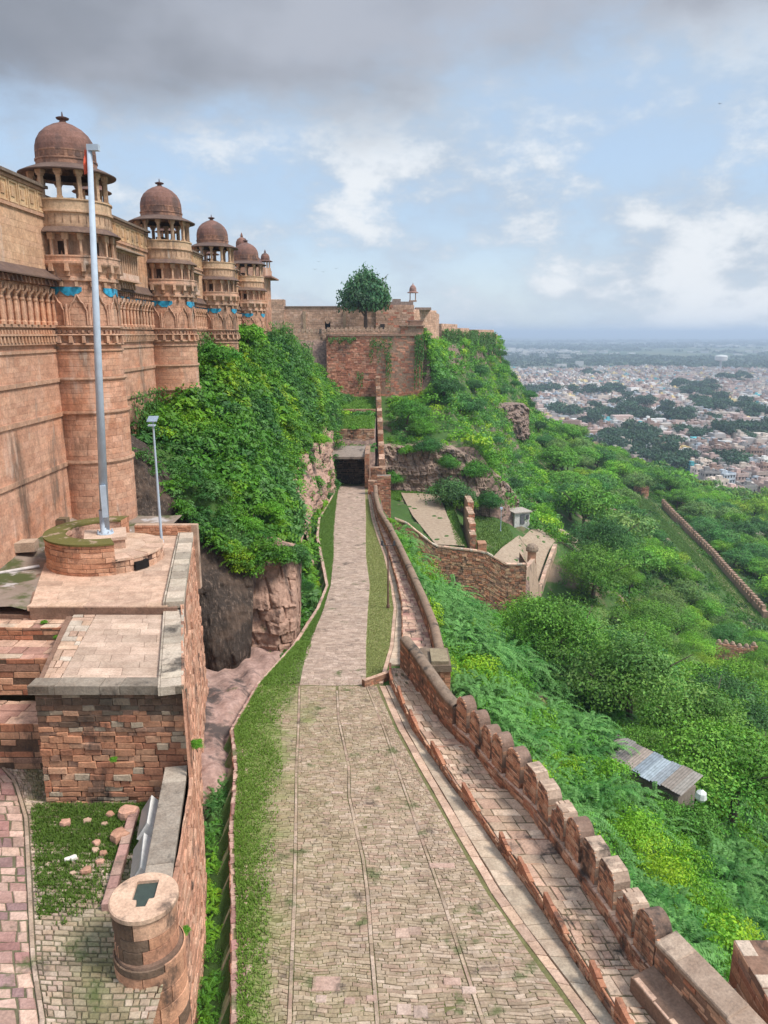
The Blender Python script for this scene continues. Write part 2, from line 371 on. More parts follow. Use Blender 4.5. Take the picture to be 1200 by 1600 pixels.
# ------------------------------------------------------------------ terrain
LST = {  # y: [(x, z) ...] kerb-side foot of the cliff, cliff top, mid slope, palace foot
    40: ((-10.0, -19.5), (-10.4, -19.6), (-11, -19.6), (-15.5, -19.6)),
    44: ((-10.0, -19.5), (-10.4, -19.6), (-11, -19.6), (-15.5, -17.6)),
    45.2: ((-8.0, -19.5), (-8.4, -14.6), (-11, -12.5), (-15.5, -7.4)),
    48: ((-6.5, -19.8), (-7.2, -14.5), (-10.8, -11.), (-15.5, -8.)),
    54: ((-6.3, -20.3), (-7.0, -15.5), (-10.6, -10.4), (-15.5, -6.)),
    62: ((-7.4, -20.4), (-8.2, -15.2), (-11, -9.), (-15.5, -4.5)),
    76: ((-9.0, -21.), (-9.6, -16.), (-12, -8.), (-15.5, -1.8)),
    90: ((-9.2, -21.8), (-9.6, -15.), (-12, -6.5), (-15.5, -.6)),
    105: ((-8.4, -22.6), (-8.8, -14.), (-11.5, -5.6), (-15.5, -1.)),
    113: ((-8.05, -23), (-8.35, -14.5), (-11., -7.), (-15., -1.4)),
    116: ((-8.0, -18), (-8.6, -14.), (-10.8, -8.5), (-15., -2.)),
    135: ((-8.0, -16), (-9.2, -13.5), (-11.5, -10.), (-17, -3.)),
    164: ((-8.0, -13.2), (-10, -12.4), (-12.5, -11.), (-19, -1.)),
}
LY = np.array(sorted(LST)); LA = np.array([[c for c in LST[y]] for y in sorted(LST)])     # ny, 4, 2
def terrain(X, Y):
    X = np.asarray(X, float); Y = np.asarray(Y, float)
    zr = RZ(np.clip(Y, 0, 113))
    # left side
    kx = L(KL, np.clip(Y, 10, 113))
    cols = [(kx, zr - .06), (kx - .25, zr - .75)]
    Yl = np.clip(Y, 40, 164)
    for k in range(4): cols.append((np.interp(Yl, LY, LA[:, k, 0]), np.interp(Yl, LY, LA[:, k, 1])))
    ditch = cols[2]
    cols.insert(2, (np.minimum(kx - .75, np.maximum(ditch[0] + .2, kx - 1.2)), zr - .8 + .5 * sstep(30, 26, Y) * 0))
    cols.append((np.full_like(X, -60.), cols[-1][1] + .4))
    zl = np.full_like(X, np.nan)
    for (xa, za), (xb, zb) in zip(cols[:-1], cols[1:]):
        m = (X <= xa) & (X >= np.minimum(xb, xa - 1e-4)); t = np.clip((xa - X) / np.maximum(xa - xb, 1e-3), 0, 1)
        zl = np.where(m & np.isnan(zl), za + (zb - za) * t, zl)
    zl = np.where(np.isnan(zl), -19.5, zl)
    near = sstep(44.5, 42.5, Y)                              # rock floor beside the terrace
    zfl = np.where(X < kx - .9, np.maximum(-20.4, zr - 1.25 + .25 * sstep(27, 36, Y)), zl)
    zl = zl * (1 - near) + np.where(Y < 45, zfl, zl) * near
    # beyond the end of the road, left of the stair wall: terraces climbing to the bastion
    zt = np.interp(Y, [112, 116.1, 116.3, 121.9, 122.1, 142, 142.3, 165], [-23.2, -23.3, -18.3, -18.2, -15.4, -15.0, -14.3, -13.7])
    back = sstep(112.6, 113.4, Y)
    zl = np.where((X > -8.05) & (Y > 112.5), zt, zl)
    # right side
    xp = np.interp(Y, XP_Y, XP_X); d = X - xp
    zfoot = np.interp(np.clip(Y, 0, 200), [0, 113, 200], [-17.2, -23, -26])
    prof = np.interp(d, [0, .3, 1.5, 8, 25, 45, 60, 75, 112, 150, 200, 270, 320], [-.3, -2.2, -3.6, -9, -19.5, -31, -37.5, -40.5, -42, -52, -66, -84, -86])
    zrt = zfoot + prof - 7.5 * sstep(78, 104, Y) * sstep(1.2, 4, d) * (1 - sstep(30, 44, d))
    zrt = np.where(d > 150, np.maximum(zrt, -105), zrt)
    zrt = zrt + (-105 - zrt) * sstep(230, 330, d)
    # lower road shelf behind the cross wall
    zlow = np.interp(X, [-2, 12.4, 13.6, 16, 20, 34, 46, 60], [-29.6, -30.3, -33., -34.6, -35., -40, -46, -56]) - .045 * np.clip(140 - Y, 0, 40) + .045 * np.clip(X - 18, 0, 20) * 0
    w = sstep(107.9, 108.3 + 34 * sstep(21.9, 27, X), Y) * (1 - sstep(36, 62, X)) * (1 - sstep(141, 146, Y) * 0)
    zrt2 = zrt * (1 - w) + zlow * w
    # northern spur of the hill
    xe = np.interp(Y, [141, 165, 200, 250, 300, 330], [7.5, 9, 16.5, 29, 44.5, 47]); e = X - xe
    zn = np.interp(e, [-8, 0, 1, 4, 12, 18, 22, 40, 80, 140, 250], [-2, -3, -9, -14, -24, -35, -38, -50, -66, -85, -105])
    zf = np.interp(Y, [141, 141.8, 143.5, 152, 165, 167], [-30, -28, -21.5, -18., -13.3, -2])
    zn = np.minimum(zn, np.where(X > -1.2, zf, 50))
    zn = np.minimum(zn, np.interp(Y, [318, 336, 352, 385, 450, 620], [0, -12, -40, -84, -104, -105]))
    wn = sstep(140.9, 141.5, Y) * (1 - sstep(22, 34, X)) + sstep(140, 170, Y) * sstep(22, 34, X)
    zrt3 = zrt2 * (1 - wn) + zn * wn
    z = np.where(X > kx, np.where(X > xp, zrt3, zr - .06), zl)
    z = np.where((Y > 113) & (X > -1.2), zrt3, z)
    z = np.where((Y > 113) & (X <= -1.2) & (X > -8.05), np.where(Y < 166, zt, -2), z)
    z = np.where((Y > 166) & (X < 9), np.minimum(np.where(X > xe, zn, -1.5), np.interp(Y, [318, 336, 352, 385, 450, 620], [0, -12, -40, -84, -104, -105])), z)
    z = np.where((Y > 113) & (X < -8.05) & (Y > 166), np.interp(Y, [318, 336, 352, 385, 450, 620], [-1.5, -12, -40, -84, -104, -105]), z)
    return np.maximum(z, -105)
def rough_noise(X, Y, s=1.):
    return (np.sin(X * .9 * s + 1.3) * np.cos(Y * .7 * s) + .6 * np.sin(X * 2.1 * s + Y * 1.7 * s) + .4 * np.cos(X * 3.7 * s - Y * 3.1 * s + .5)) / 2

_VN = np.random.default_rng(3).random((64, 64, 64))
def vnoise(X, Y, Z):
    X, Y, Z = (np.asarray(q, float) for q in np.broadcast_arrays(X, Y, Z)); i, j, k = (np.floor(q).astype(int) for q in (X, Y, Z)); fx, fy, fz = X - i, Y - j, Z - k
    fx, fy, fz = (q * q * (3 - 2 * q) for q in (fx, fy, fz)); r = 0
    for a in (0, 1):
        for b_ in (0, 1):
            for c in (0, 1): r = r + _VN[(i + a) % 64, (j + b_) % 64, (k + c) % 64] * (fx if a else 1 - fx) * (fy if b_ else 1 - fy) * (fz if c else 1 - fz)
    return r - .5
def fbm(X, Y, Z, o=4):
    r = 0; a = 1.
    for q in range(o): r = r + a * vnoise(X * 2 ** q + 7 * q, Y * 2 ** q, Z * 2 ** q + 3 * q); a *= .55
    return r
def ground_mat():
    m, nt, b = mat_base('ground_soil', .95)
    geo = N(nt, 'ShaderNodeNewGeometry'); pos = geo.outputs['Position']
    sepn = N(nt, 'ShaderNodeSeparateXYZ'); LK(nt, geo.outputs['True Normal'], sepn.inputs[0])
    n1 = noise(nt, pos, .18, 6, .6); n2 = noise(nt, pos, 2.2, 6, .65); n3 = noise(nt, pos, .004, 6, .6); n4 = noise(nt, pos, .0011, 5, .6)
    green = mixc(nt, n2, (.035, .075, .018), (.075, .14, .03)); earth = mixc(nt, n2, (.15, .10, .07), (.26, .19, .13))
    c = mixc(nt, maprange(nt, n1, .52, .66), green, earth)
    rock = mixc(nt, maprange(nt, n2, .35, .7), (.13, .085, .07), (.30, .20, .155))
    sp = N(nt, 'ShaderNodeSeparateXYZ'); LK(nt, pos, sp.inputs[0])
    steep = maprange(nt, sepn.outputs[2], .38, .55, 1, 0)
    c = mixc(nt, steep, c, rock)
    far = maprange(nt, sp.outputs[1], 480, 700)
    town = mixc(nt, n2, (.20, .17, .145), (.30, .26, .22))
    plain = mixc(nt, maprange(nt, n3, .40, .58), (.045, .085, .035), (.13, .14, .075)); plain = mixc(nt, maprange(nt, n4, .55, .68), plain, (.24, .20, .14))
    tw = maprange(nt, sp.outputs[1], 2100, 2700)
    c = mixc(nt, far, c, mixc(nt, tw, town, plain))
    LK(nt, c, b.inputs['Base Color'])
    bp = N(nt, 'ShaderNodeBump'); bp.inputs['Strength'].default_value = .6; bp.inputs['Distance'].default_value = .15
    LK(nt, n2, bp.inputs['Height']); LK(nt, bp.outputs[0], b.inputs['Normal'])
    return m
def build_ground():
    xs = np.concatenate([[-26000, -9000, -3000, -1000, -400, -150, -80], np.arange(-50, -12, 1.5), np.arange(-12, 12, .35), np.arange(12, 64, .9), np.geomspace(65, 420, 70), [520, 700, 1000, 1600, 2600, 5000, 10000, 26000]])
    ys = np.concatenate([[-60, -20, 0], np.arange(8, 48, .6), np.arange(48, 108, 1.), np.arange(107.4, 116, .3), np.arange(116, 141, .9), np.arange(141, 169, .5), np.arange(169, 360, 3.), np.geomspace(365, 640, 30), [760, 1000, 1500, 2200, 3300, 5000, 8000, 14000, 30000]])
    X, Y = np.meshgrid(xs, ys, indexing='ij'); Z = terrain(X, Y)
    onroad = (X > L(KL, np.clip(Y, 10, 113)) - 1.4) & (X < np.interp(Y, XP_Y, XP_X) + .6) & (Y < 114)
    k = np.where(onroad, 0, 1) * sstep(700, 350, Y)
    Z = Z + k * .35 * rough_noise(X, Y, .8)
    far = sstep(5000, 14000, Y); Z = Z + far * (40 * np.maximum(0, np.sin(X * .00035 + 2) + .5 * np.sin(X * .0011)))
    mb = MB(); P = np.stack([X, Y, Z], 2); mb.grid(P, (.1, .1, .1))
    o = mb.build('ground', ground_mat(), smooth=True, origin=(0, 0, 0)); tag(o, kind='structure')
build_ground()

# ------------------------------------------------------------------ the road
def strip_map(A, B, y0, dz, wref, skew=0.0):
    def f(u, v, w):
        y = y0 + v; a, b = L(A, y), L(B, y); t = u / wref
        yy = y + skew * (t - .5) * wref + .05 * np.sin(t * 9 + v * 1.3)
        return np.column_stack([a + (b - a) * t, yy, RZ(yy) + dz + w + .02 * rough_noise(a + (b - a) * t, yy, .9)])
    return f
def off(line, d): q = line.copy(); q[:, 0] += d; return q
def build_road():
    mb = MB()
    def moss(A, B, wref, y0, amt=1., side=-1):
        def cf(u, v, c):
            t = u / wref; y = y0 + v; x = L(A, y) + (L(B, y) - L(A, y)) * t
            g = np.clip(.5 + .5 * rough_noise(x, y, .55) + rng.normal(0, .25, len(u)), 0, 1) * amt * (0.55 + .45 * sstep(2, -5, x))
            g = g * (1 - .55 * sstep(24, 17, y) * sstep(-1.2, .5, x))
            wd_ = np.interp(y, [14, 18, 24, 33, 38, 45], [.9, 1.2, 2.0, 3.0, 2.6, 1.2]); gg = (sstep(1.25, .25, (x - L(KL, y)) / wd_ + .9 * fbm(x * .8, y * .8, 0 * x, 3)) * .9)[:, None]
            c = c * (1 - .5 * g[:, None]) + np.array((.25, .235, .10)) * .5 * g[:, None]; return c * (1 - gg) + np.array((.17, .215, .06)) * gg
        return cf
    # bed
    for A, B, y0, y1, c in ((off(KL, .1), off(KR, .1), 11.5, 38.4, (.15, .145, .06)), (CLn, CRn, 38.2, 113, (.24, .18, .13))):
        n = int((y1 - y0) / .5); ys = np.linspace(y0, y1, n); t = np.linspace(0, 1, 14)
        P = np.stack([L(A, ys)[:, None] + (L(B, ys) - L(A, ys))[:, None] * t, np.repeat(ys[:, None], 14, 1), np.repeat((RZ(ys) + .004)[:, None], 14, 1)], 2)
        mb.grid(P.transpose(1, 0, 2), c)
    y0, y1 = 11.5, 38.0
    kw = dict(gap=.013, bev=.013, jit=.009, depth=.05)
    for A, B, wref, am in ((off(KL, .5), off(CLn, -.07), 2.0, 1.0), (off(CLn, .07), off(CMn, -.07), 2.4, .8), (off(CMn, .07), off(CRn, -.07), 2.3, .65), (off(CRn, .07), off(KR, -.15), 1.6, .5)):
        mb.blocks(strip_map(A, B, y0, .035, wref, rng.uniform(-.03, .03)), wref, y1 - y0, .125, .33, COBB, prot=.012, colf=moss(A, B, wref, y0, am), **kw)
    for Ln in (CLn, CMn, CRn):
        mb.blocks(strip_map(off(Ln, -.065), off(Ln, .065), y0, .045, .13), .13, y1 - y0 - (.6 if Ln is CMn else 0), .42, .4, COBB, prot=.01, gap=.015, bev=.012, depth=.05)
    for px, py, w_, h_ in ((-2.05, 17.2, .8, .5), (.35, 19.2, .45, .4), (.75, 19.3, .42, .36), (.35, 16.4, .4, .36), (.8, 16.3, .4, .4), (-1.9, 16.8, .3, .25), (-1.1, 16.75, .3, .22), (1.7, 17.4, .5, .26), (2.2, 17.1, .4, .25), (1.6, 22.5, .9, .24), (-2.2, 27.2, .5, .12), (-2.1, 33.4, .5, .1), (-.5, 16.85, .3, .2)):
        mb.blocks(plane_map((px, py, RZ(py) + .06), (1, 0, 0), (0, 1, -.052), (0, 0, 1)), w_, h_, h_, w_ * 3, [(.42, .30, .235), (.40, .275, .22), (.44, .33, .27)], prot=.0, bev=.02, gap=0, depth=.08)
    # far section, paler and closer laid
    def dusty(u, v, c): return c * 1.0
    mb.blocks(strip_map(CLn, CRn, 38.1, .03, 3.7), 3.7, 74.7, .21, .4, [(.40, .30, .235), (.375, .28, .22), (.43, .325, .26)], gap=.012, prot=.008, bev=.012, jit=.006, depth=.04)
    o = mb.build('road', M_COB, origin=(0, 20, -18)); tag(o, kind='structure')
    # kerbs
    kb = MB()
    pth = Path([(x, y, RZ(y) + .02) for x, y in KL if y < 41] )
    kb.blocks(pth.top(), pth.L, .42, .42, .3, PINK + PURP, gap=.02, prot=.025, bev=.02, jit=.03, depth=.3)
    kb.blocks(pth.top(.0), pth.L, .62, .2, .34, PINK + PURP, gap=.06, prot=.03, bev=.02, jit=.05, depth=.2, v0=.42)
    kb.blocks(pth.wall(0, -.8, side=-1), pth.L, .78, .16, .4, RUB, gap=.02, prot=.03, bev=.02, jit=.01, back=(.08, .06, .05))
    p2 = Path([(x, y, RZ(y) + .02) for x, y in KL if y >= 37])
    kb.blocks(p2.top(), p2.L, .28, .28, .6, PINK, gap=.012, prot=.01, bev=.015, jit=.012, depth=.3)
    kb.blocks(p2.wall(0, -.9, side=-1), p2.L, .88, .2, .5, RUB, gap=.02, prot=.03, back=(.08, .06, .05))
    o = kb.build('kerb', M_COB); tag(o, kind='structure')
    gt = MB()
    def band(A, B, ys, dz, cols, bl):
        w = 1.0
        gt.blocks(strip_map(A, B, ys[0], dz, w), w, ys[1] - ys[0], bl, 5, cols, gap=.012, prot=.008, bev=.015, jit=.006, depth=.3)
    G_ = [(.44, .34, .27), (.48, .37, .30), (.40, .32, .26), (.50, .38, .30)]
    band(off(KR, .36), BO, (11.5, 38.), .06, G_, .8)
    band(off(KR, .0), off(KR, .34), (11.5, 38.), .04, PINK, .6)
    band(off(KR, .25), BO2, (41, 112.5), .06, G_, .9)
    band(off(KR, .0), off(KR, .23), (38.3, 112.5), .05, PINK, .7)
    o = gt.build('gutter', M_PAVE); tag(o, kind='structure')
    lw = MB(); ys = np.linspace(38.5, 112, 90); t = np.linspace(0, 1, 5); A, B = off(CRn, -.06), off(KR, .02)
    lw.grid(np.stack([L(A, ys)[:, None] + (L(B, ys) - L(A, ys))[:, None] * t, np.repeat(ys[:, None], 5, 1), np.repeat((RZ(ys) + .010)[:, None], 5, 1)], 2).transpose(1, 0, 2), (.27, .25, .12))
    A, B = off(KL, .2), off(CLn, .06); lw.grid(np.stack([L(A, ys)[:, None] + (L(B, ys) - L(A, ys))[:, None] * t, np.repeat(ys[:, None], 5, 1), np.repeat((RZ(ys) + .010)[:, None], 5, 1)], 2).transpose(1, 0, 2), (.13, .16, .06))
    o = lw.build('verge', M_PAVE); tag(o, kind='structure')
build_road()

# ------------------------------------------------------------------ stepped wall walk and parapets on the right
STEPY = [11.5, 13.2, 14.8, 16.2, 17.5, 20.3, 22.1, 23.5, 26.8, 30.3, 33.5, 36.2, 39.4]
def build_walk():
    mb = MB()
    for ya, yb in zip(STEPY[:-1], STEPY[1:]):
        z = float(RZ(yb)) + .52
        A, B = off(BO, .1), off(WO, .15)
        f0 = lambda u, v, w, ya=ya, z=z: np.column_stack([L(A, ya + v) + (L(B, ya + v) - L(A, ya + v)) * u / 2.2, ya + v, np.full(len(u), z) + w])
        big = rng.random() < .5
        mb.blocks(f0, 2.2, yb - ya - .0, *((.55, .75) if big else (.30, .34)), [(.42, .31, .24), (.38, .27, .205), (.46, .335, .265), (.43, .29, .23), (.48, .37, .30)], gap=.03, prot=.02, bev=.02, jit=.03, depth=.12)
        n = 6; ys = np.linspace(ya, yb, n); t = np.linspace(0, 1, 4)
        P = np.stack([L(A, ys)[:, None] + (L(B, ys) - L(A, ys))[:, None] * t, np.repeat(ys[:, None], 4, 1), np.full((n, 4), z - .03)], 2)
        mb.grid(P.transpose(1, 0, 2), (.12, .10, .06))
        # riser at the lower end
        xa, xb = L(A, yb), L(B, yb)
        mb.blocks(plane_map((xb, yb, z - .5), (-1, 0, 0), (0, 0, 1), (0, 1, 0)), xb - xa, .5, .17, .5, RUB, prot=.02, back=(.1, .07, .05))
        # face of the low wall, its coping standing a little proud where each step ends
        pth = Path([(L(BO, y), y, 0) for y in np.linspace(ya, yb, 5)])
        def fm(u, v, w, pth=pth, ya=ya, yb=yb, z=z):
            P = pth.at(u); t_ = pth.tan(u); P[:, 0] += -t_[:, 1] * w; P[:, 1] += t_[:, 0] * w
            zb = RZ(P[:, 1]) - .05; P[:, 2] = zb + (z + .0 - zb) * v / .6; return P
        mb.blocks(fm, pth.L, .6, .12, .34, RUB, gap=.014, prot=.03, bev=.015, jit=.01, back=(.09, .06, .045))
        # a stub of upright slabs on the outer rim of each step
        ln = min(1.5, (yb - ya) * .5)
        for k in range(3):
            ya_, yb_ = yb - ln * (3 - k) / 3, yb - ln * (2 - k) / 3 - .015; h0, h1 = .30 * k / 3, .30 * (k + 1) / 3 + rng.uniform(-.02, .05); xa_, xb_ = L(BO, ya_), L(BO, yb_); th = rng.uniform(.10, .16)
            mb.prism([(xa_ - .02, ya_), (xa_ + th, ya_), (xb_ + th, yb_), (xb_ - .02, yb_)], z - .05, [z + h0 + .02, z + h0 + .02, z + h1, z + h1], np.array(RUB[(k * 2) % 7]) * .95)
    o = mb.build('stepped_walkway', M_WALL, origin=(4, 25, -18)); tag(o, kind='structure')
build_walk()

def arch_prof(w, h, n=10):
    """outline of a merlon: straight sides, round head"""
    s = h - w * .52; a = np.linspace(0, PI, n)
    return [(-w / 2, 0), (w / 2, 0)] + [(w / 2 * math.cos(t), s + w * .52 * math.sin(t)) for t in a]
def merlon_mesh(kind):
    """local frame: y along the wall, x outwards (inner face at x = 0)"""
    mb = MB(); w, h, T = .98, (1.62, 1.5, 1.35, 1.2)[kind], .55
    if kind < 2:
        pr = arch_prof(w, h)
    elif kind == 2:
        pr = [(-w / 2, 0), (w / 2, 0), (w / 2, h * .8), (w * .36, h), (-w * .30, h * .97), (-w / 2, h * .78)]
    else:
        pr = [(-w / 2, 0), (w / 2, 0), (w / 2, h * .62), (w * .2, h * .70), (w * .12, h), (-w * .38, h * .95), (-w / 2, h * .8)]
    pr = np.array(pr); n = len(pr); capc = (.20, .135, .11) if kind < 2 else (.36, .27, .22)
    Vf = np.column_stack([np.zeros(n), pr]); Vb = Vf + (T, 0, 0)
    mb.quads(np.concatenate([Vf, Vb]), [(i, i + n, (i + 1) % n + n, (i + 1) % n) for i in range(n)], capc)
    c = np.array([[0, 0, h * .45]])
    for V, fl in ((Vf, 1), (Vb, 0)):
        A = np.concatenate([V, c + (0 if fl else (T, 0, 0))]); t = [(i, (i + 1) % n, n) for i in range(n)]
        mb.tris(A, t if not fl else [q[::-1] for q in t], (.16, .10, .08) if fl else capc)
    def clip(v):
        # horizontal extent of the outline at height v
        xs = []
        for i in range(n):
            (x0, y0), (x1, y1) = pr[i], pr[(i + 1) % n]
            if (y0 - v) * (y1 - v) < 0: xs.append(x0 + (x1 - x0) * (v - y0) / (y1 - y0))
        return (min(xs) + .004, max(xs) - .004) if len(xs) > 1 else (0, 0)
    mb.blocks(plane_map((-.01, 0, 0), (0, -1, 0), (0, 0, 1), (-1, 0, 0)), w / 2, h - .03, .11, .34, [(.42, .21, .135), (.48, .26, .17), (.37, .175, .115), (.52, .32, .225), (.44, .24, .16)], gap=.012, prot=.02, bev=.012, jit=.008, clip=lambda v: tuple(sorted(-q for q in clip(v))))
    for sgn in (-1, 1):      # jambs
        hh = h - w * .52 if kind < 2 else h * .6
        mb.blocks(plane_map((0, sgn * w / 2, 0), (1, 0, 0), (0, 0, 1), (0, sgn, 0)), T, hh, .14, .3, RUB, gap=.012, prot=.015, bev=.01)
    if kind >= 2:            # worn slabs on top
        mb.blocks(plane_map((0, -w * .34, h * .985), (1, 0, 0), (0, 1, 0), (0, 0, 1)), T, w * .66, .35, .3, [(.48, .37, .30), (.42, .31, .25)], prot=.02, gap=.02)
    return mb
def build_parapets():
    # ---- near parapet with merlons
    root = thing('parapet_wall', 'rough sandstone parapet with round headed merlons stepping down along the cobbled road', 'parapet wall', (5.5, 24, float(RZ(24))))
    ys = np.linspace(17.0, 31.6, 40); pth = Path([(L(WO, y), y, RZ(y)) for y in ys])
    b = MB()
    b.section([(.02, .2), (.02, .92), (.62, .92), (.62, -4)], pth.p, (.20, .12, .09))
    b.blocks(pth.wall(0, .3, side=-1), pth.L, .62, .13, .4, RUB, gap=.014, prot=.03, bev=.015, jit=.01)
    b.blocks(pth.top(.93), pth.L, .25, .26, .45, PINK, gap=.02, prot=.015, jit=.015, depth=.1)
    b.blocks(pth.wall(.62, -3, side=1), pth.L, 3.9, .2, .5, RUB, gap=.014, prot=.03)
    b.build('wall_body', M_WALL, root)
    protos = []
    ky = np.linspace(31.1, 17.5, 13); kinds = [0, 0, 1, 0, 0, 2, 2, 3, 1, 2, 2, 3, 1]
    proto = {}
    ky = list(ky) ; 
    for y, k in zip(ky, kinds):
        x = float(L(WO, y)) + .12; dx = L(WO, y + .6) - L(WO, y - .6); ang = math.atan2(-dx, 1.2)
        if k not in proto:
            o = merlon_mesh(k).build('merlon', M_WALL, None, origin=(0, 0, 0)); o.parent = root; proto[k] = o
        else:
            o = proto[k].copy(); COL.objects.link(o); o.parent = root
        o.location = np.array((x, y, float(RZ(y)) + .86)) - np.array(root.location); o.rotation_euler = (rng.uniform(-.03, .03), rng.uniform(-.03, .03), ang)
        o.scale = (1, rng.uniform(.93, 1.04), rng.uniform(.93, 1.05))
    # ---- big sloping wall nearest the camera
    root = thing('parapet_block', 'thick sandstone parapet block with broad sloping grey coping nearest the camera', 'parapet wall', (7.9, 15.5, float(RZ(15)) - .3))
    b = MB(); pth = Path([(L(WO, y) + .08, y, RZ(y)) for y in np.linspace(13.0, 17.0, 12)])
    b.section([(0, .2), (0, 1.85), (.6, 1.98), (.6, -4)], pth.p, (.20, .12, .09))
    b.blocks(pth.wall(0, .3, side=-1), pth.L, 1.6, .13, .42, RUB, gap=.014, prot=.03, bev=.015, jit=.01)
    b.blocks(plane_map((L(WO, 17) + .08, 17.01, -18.4), (1, 0, 0), (0, 0, 1), (0, 1, 0)), .6, 2.3, .14, .4, RUB, gap=.014, prot=.02)
    b.build('wall_body', M_WALL, root)
    b = MB(); b.section([(-.04, 1.84), (-.04, 1.90), (.64, 2.04), (.64, 1.96)], pth.p, (.34, .25, .2)); b.blocks(lambda u, v, w: (lambda Q: np.column_stack([Q[:, 0], Q[:, 1], Q[:, 2] + v * .22]))(pth.top(1.93)(u, v, w)), pth.L, .62, .72, 1.3, [(.36, .28, .23), (.40, .30, .24), (.32, .24, .195)], v0=-.07, gap=.02, prot=.03, bev=.03, jit=.03, depth=.12); b.build('coping', M_WALL, root)
    b = MB(); b.section([(-.75, .2), (-.75, .95), (-.02, 1.1), (-.02, .1)], pth.p[2:], (.2, .13, .1)); b.blocks(Path(pth.p[2:]).wall(-.75, .3, side=-1), pth.L * .8, .68, .13, .4, RUB, gap=.014, prot=.03, jit=.01)
    b.blocks(Path(pth.p[2:]).top(.98), pth.L * .8, -.0, .3, .5, PINK, gap=.02, prot=.015, v0=-.74, depth=.2); b.build('ledge', M_WALL, root)
    root = thing('parapet_block', 'square sandstone parapet block cut by the right edge of the view', 'parapet wall', (9.8, 15.6, -18.5))
    b = MB(); b.box((9.35, 14.2, -20), (11.6, 16.6, -15.75), (.2, .12, .09))
    b.blocks(plane_map((9.34, 16.6, -18.5), (0, -1, 0), (0, 0, 1), (-1, 0, 0)), 2.4, 2.75, .28, .6, RUB, gap=.014, prot=.02)
    b.blocks(plane_map((9.35, 14.2, -15.74), (1, 0, 0), (0, 1, 0), (0, 0, 1)), 2.2, 2.4, .5, .7, [(.42, .34, .29), (.36, .29, .24)], gap=.014, prot=.02)
    b.build('wall_body', M_WALL, root)
    b = MB(); b.box((8.6, 14.6, -20), (9.36, 16.2, -16.9), (.33, .25, .20)); b.build('sill', M_WALL, root)
    # ---- plain wall with rounded top up the road
    root = thing('parapet_wall', 'plain sandstone parapet with dark rounded top between the merlons and the brick turret', 'parapet wall', (1.8, 36, float(RZ(36))))
    ys = np.linspace(31.6, 39.6, 24); top = np.interp(ys, [31.6, 34, 39.6], [1.75, 1.85, 2.15])
    pts = [(L(WO, y), y, RZ(y)) for y in ys]; pth = Path(pts)
    cap = [(-.05, 0), (.02, .14), (.2, .23), (.38, .23), (.56, .14), (.63, 0)]
    b = MB(); S = np.stack([[(0, .1), (0, t), (.58, t), (.58, -4)] for t in top]); b.section(S, pth.p, (.2, .12, .09))
    b.blocks(lambda u, v, w: (lambda P: np.column_stack([P[:, 0], P[:, 1], P[:, 2] + v * (np.interp(u, pth.s, top) - .2) / 1.6]))(pth.wall(0, .2, side=-1)(u, 0 * v, w)), pth.L, 1.6, .13, .4, RUB, gap=.014, prot=.03, bev=.015, jit=.01)
    b.blocks(plane_map((L(WO, 39.6) - .0, 39.62, float(RZ(39.6))), (1, 0, 0), (0, 0, 1), (0, 1, 0)), .6, 2.1, .14, .4, RUB, gap=.014, prot=.02)
    b.build('wall_body', M_WALL, root)
    b = MB(); S = np.stack([[(x, t + z) for x, z in cap] for t in top]); b.section(S, pth.p, (.22, .165, .13)); b.quads(np.array([[pts[-1][0] + .05, pts[-1][1], pts[-1][2] + 2.1], [pts[-1][0] + .6, pts[-1][1], pts[-1][2] + 2.1], [pts[-1][0] + .45, pts[-1][1], pts[-1][2] + 2.38], [pts[-1][0] + .2, pts[-1][1], pts[-1][2] + 2.38]]), [(0, 1, 2, 3)], (.22, .165, .13))
    b.build('rounded_cap', M_WALL, root, smooth=True)
    # little ramped wall closing the lawn
    root = thing('ramp_wall', 'short slanting brick wall closing the lower end of the lawn strip', 'wall', (-.1, 38.6, float(RZ(38.6))))
    b = MB(); pth = Path([(-1.15, 37.9, RZ(37.9)), (-.4, 38.5, RZ(38.4)), (.7, 39.5, RZ(39))]); b.section([(-.14, -.1), (-.14, .42), (.14, .42), (.14, -.1)], pth.p, (.25, .15, .11))
    b.blocks(pth.wall(.14, -.05, side=1), pth.L, .45, .11, .3, RUB, prot=.015); b.blocks(pth.top(.43), pth.L, .14, .28, .5, PINK, prot=.01, v0=-.14)
    b.build('wall_body', M_WALL, root)
    # turret of red brick outside the corner
    root = thing('brick_turret', 'small square red brick turret with slit where two parapets meet', 'turret', (3.0, 38.2, -20.5))
    b = MB(); x0, x1, y0, y1, zb, zt = 2.1, 3.65, 37.5, 39.9, -24.0, -18.0
    b.box((x0, y0, zb), (x1, y1, zt), (.22, .12, .08))
    zz = -20.6
    for (u0, u1) in ((0, .75), (.98, x1 - x0)):
        b.blocks(plane_map((x0, y0 - .005, zz), (1, 0, 0), (0, 0, 1), (0, -1, 0)), u1, zt - zz, .15, .4, [(.46, .22, .14), (.40, .18, .115), (.50, .26, .17)], gap=.012, prot=.012, u0=u0)
    b.blocks(plane_map((x1 + .005, y0, zz), (0, 1, 0), (0, 0, 1), (1, 0, 0)), y1 - y0, zt - zz, .15, .4, RUB, gap=.012, prot=.012)
    b.build('wall_body', M_WALL, root)
    b = MB(); b.box((x0 - .12, y0 - .15, -20.75), (x1 + .12, y1, -20.55), (.45, .25, .17)); b.build('string_course', M_WALL, root)
    b = MB(); b.box((x0 - .05, y0 - .08, zt), (x1 + .06, y1, zt + .35), (.17, .13, .10), taper=.96); b.box((x0 + .5, y0 + .1, zt + .35), (x1 - .1, y1 - .6, zt + .55), (.24, .2, .14)); b.build('coping', M_WALL, root)
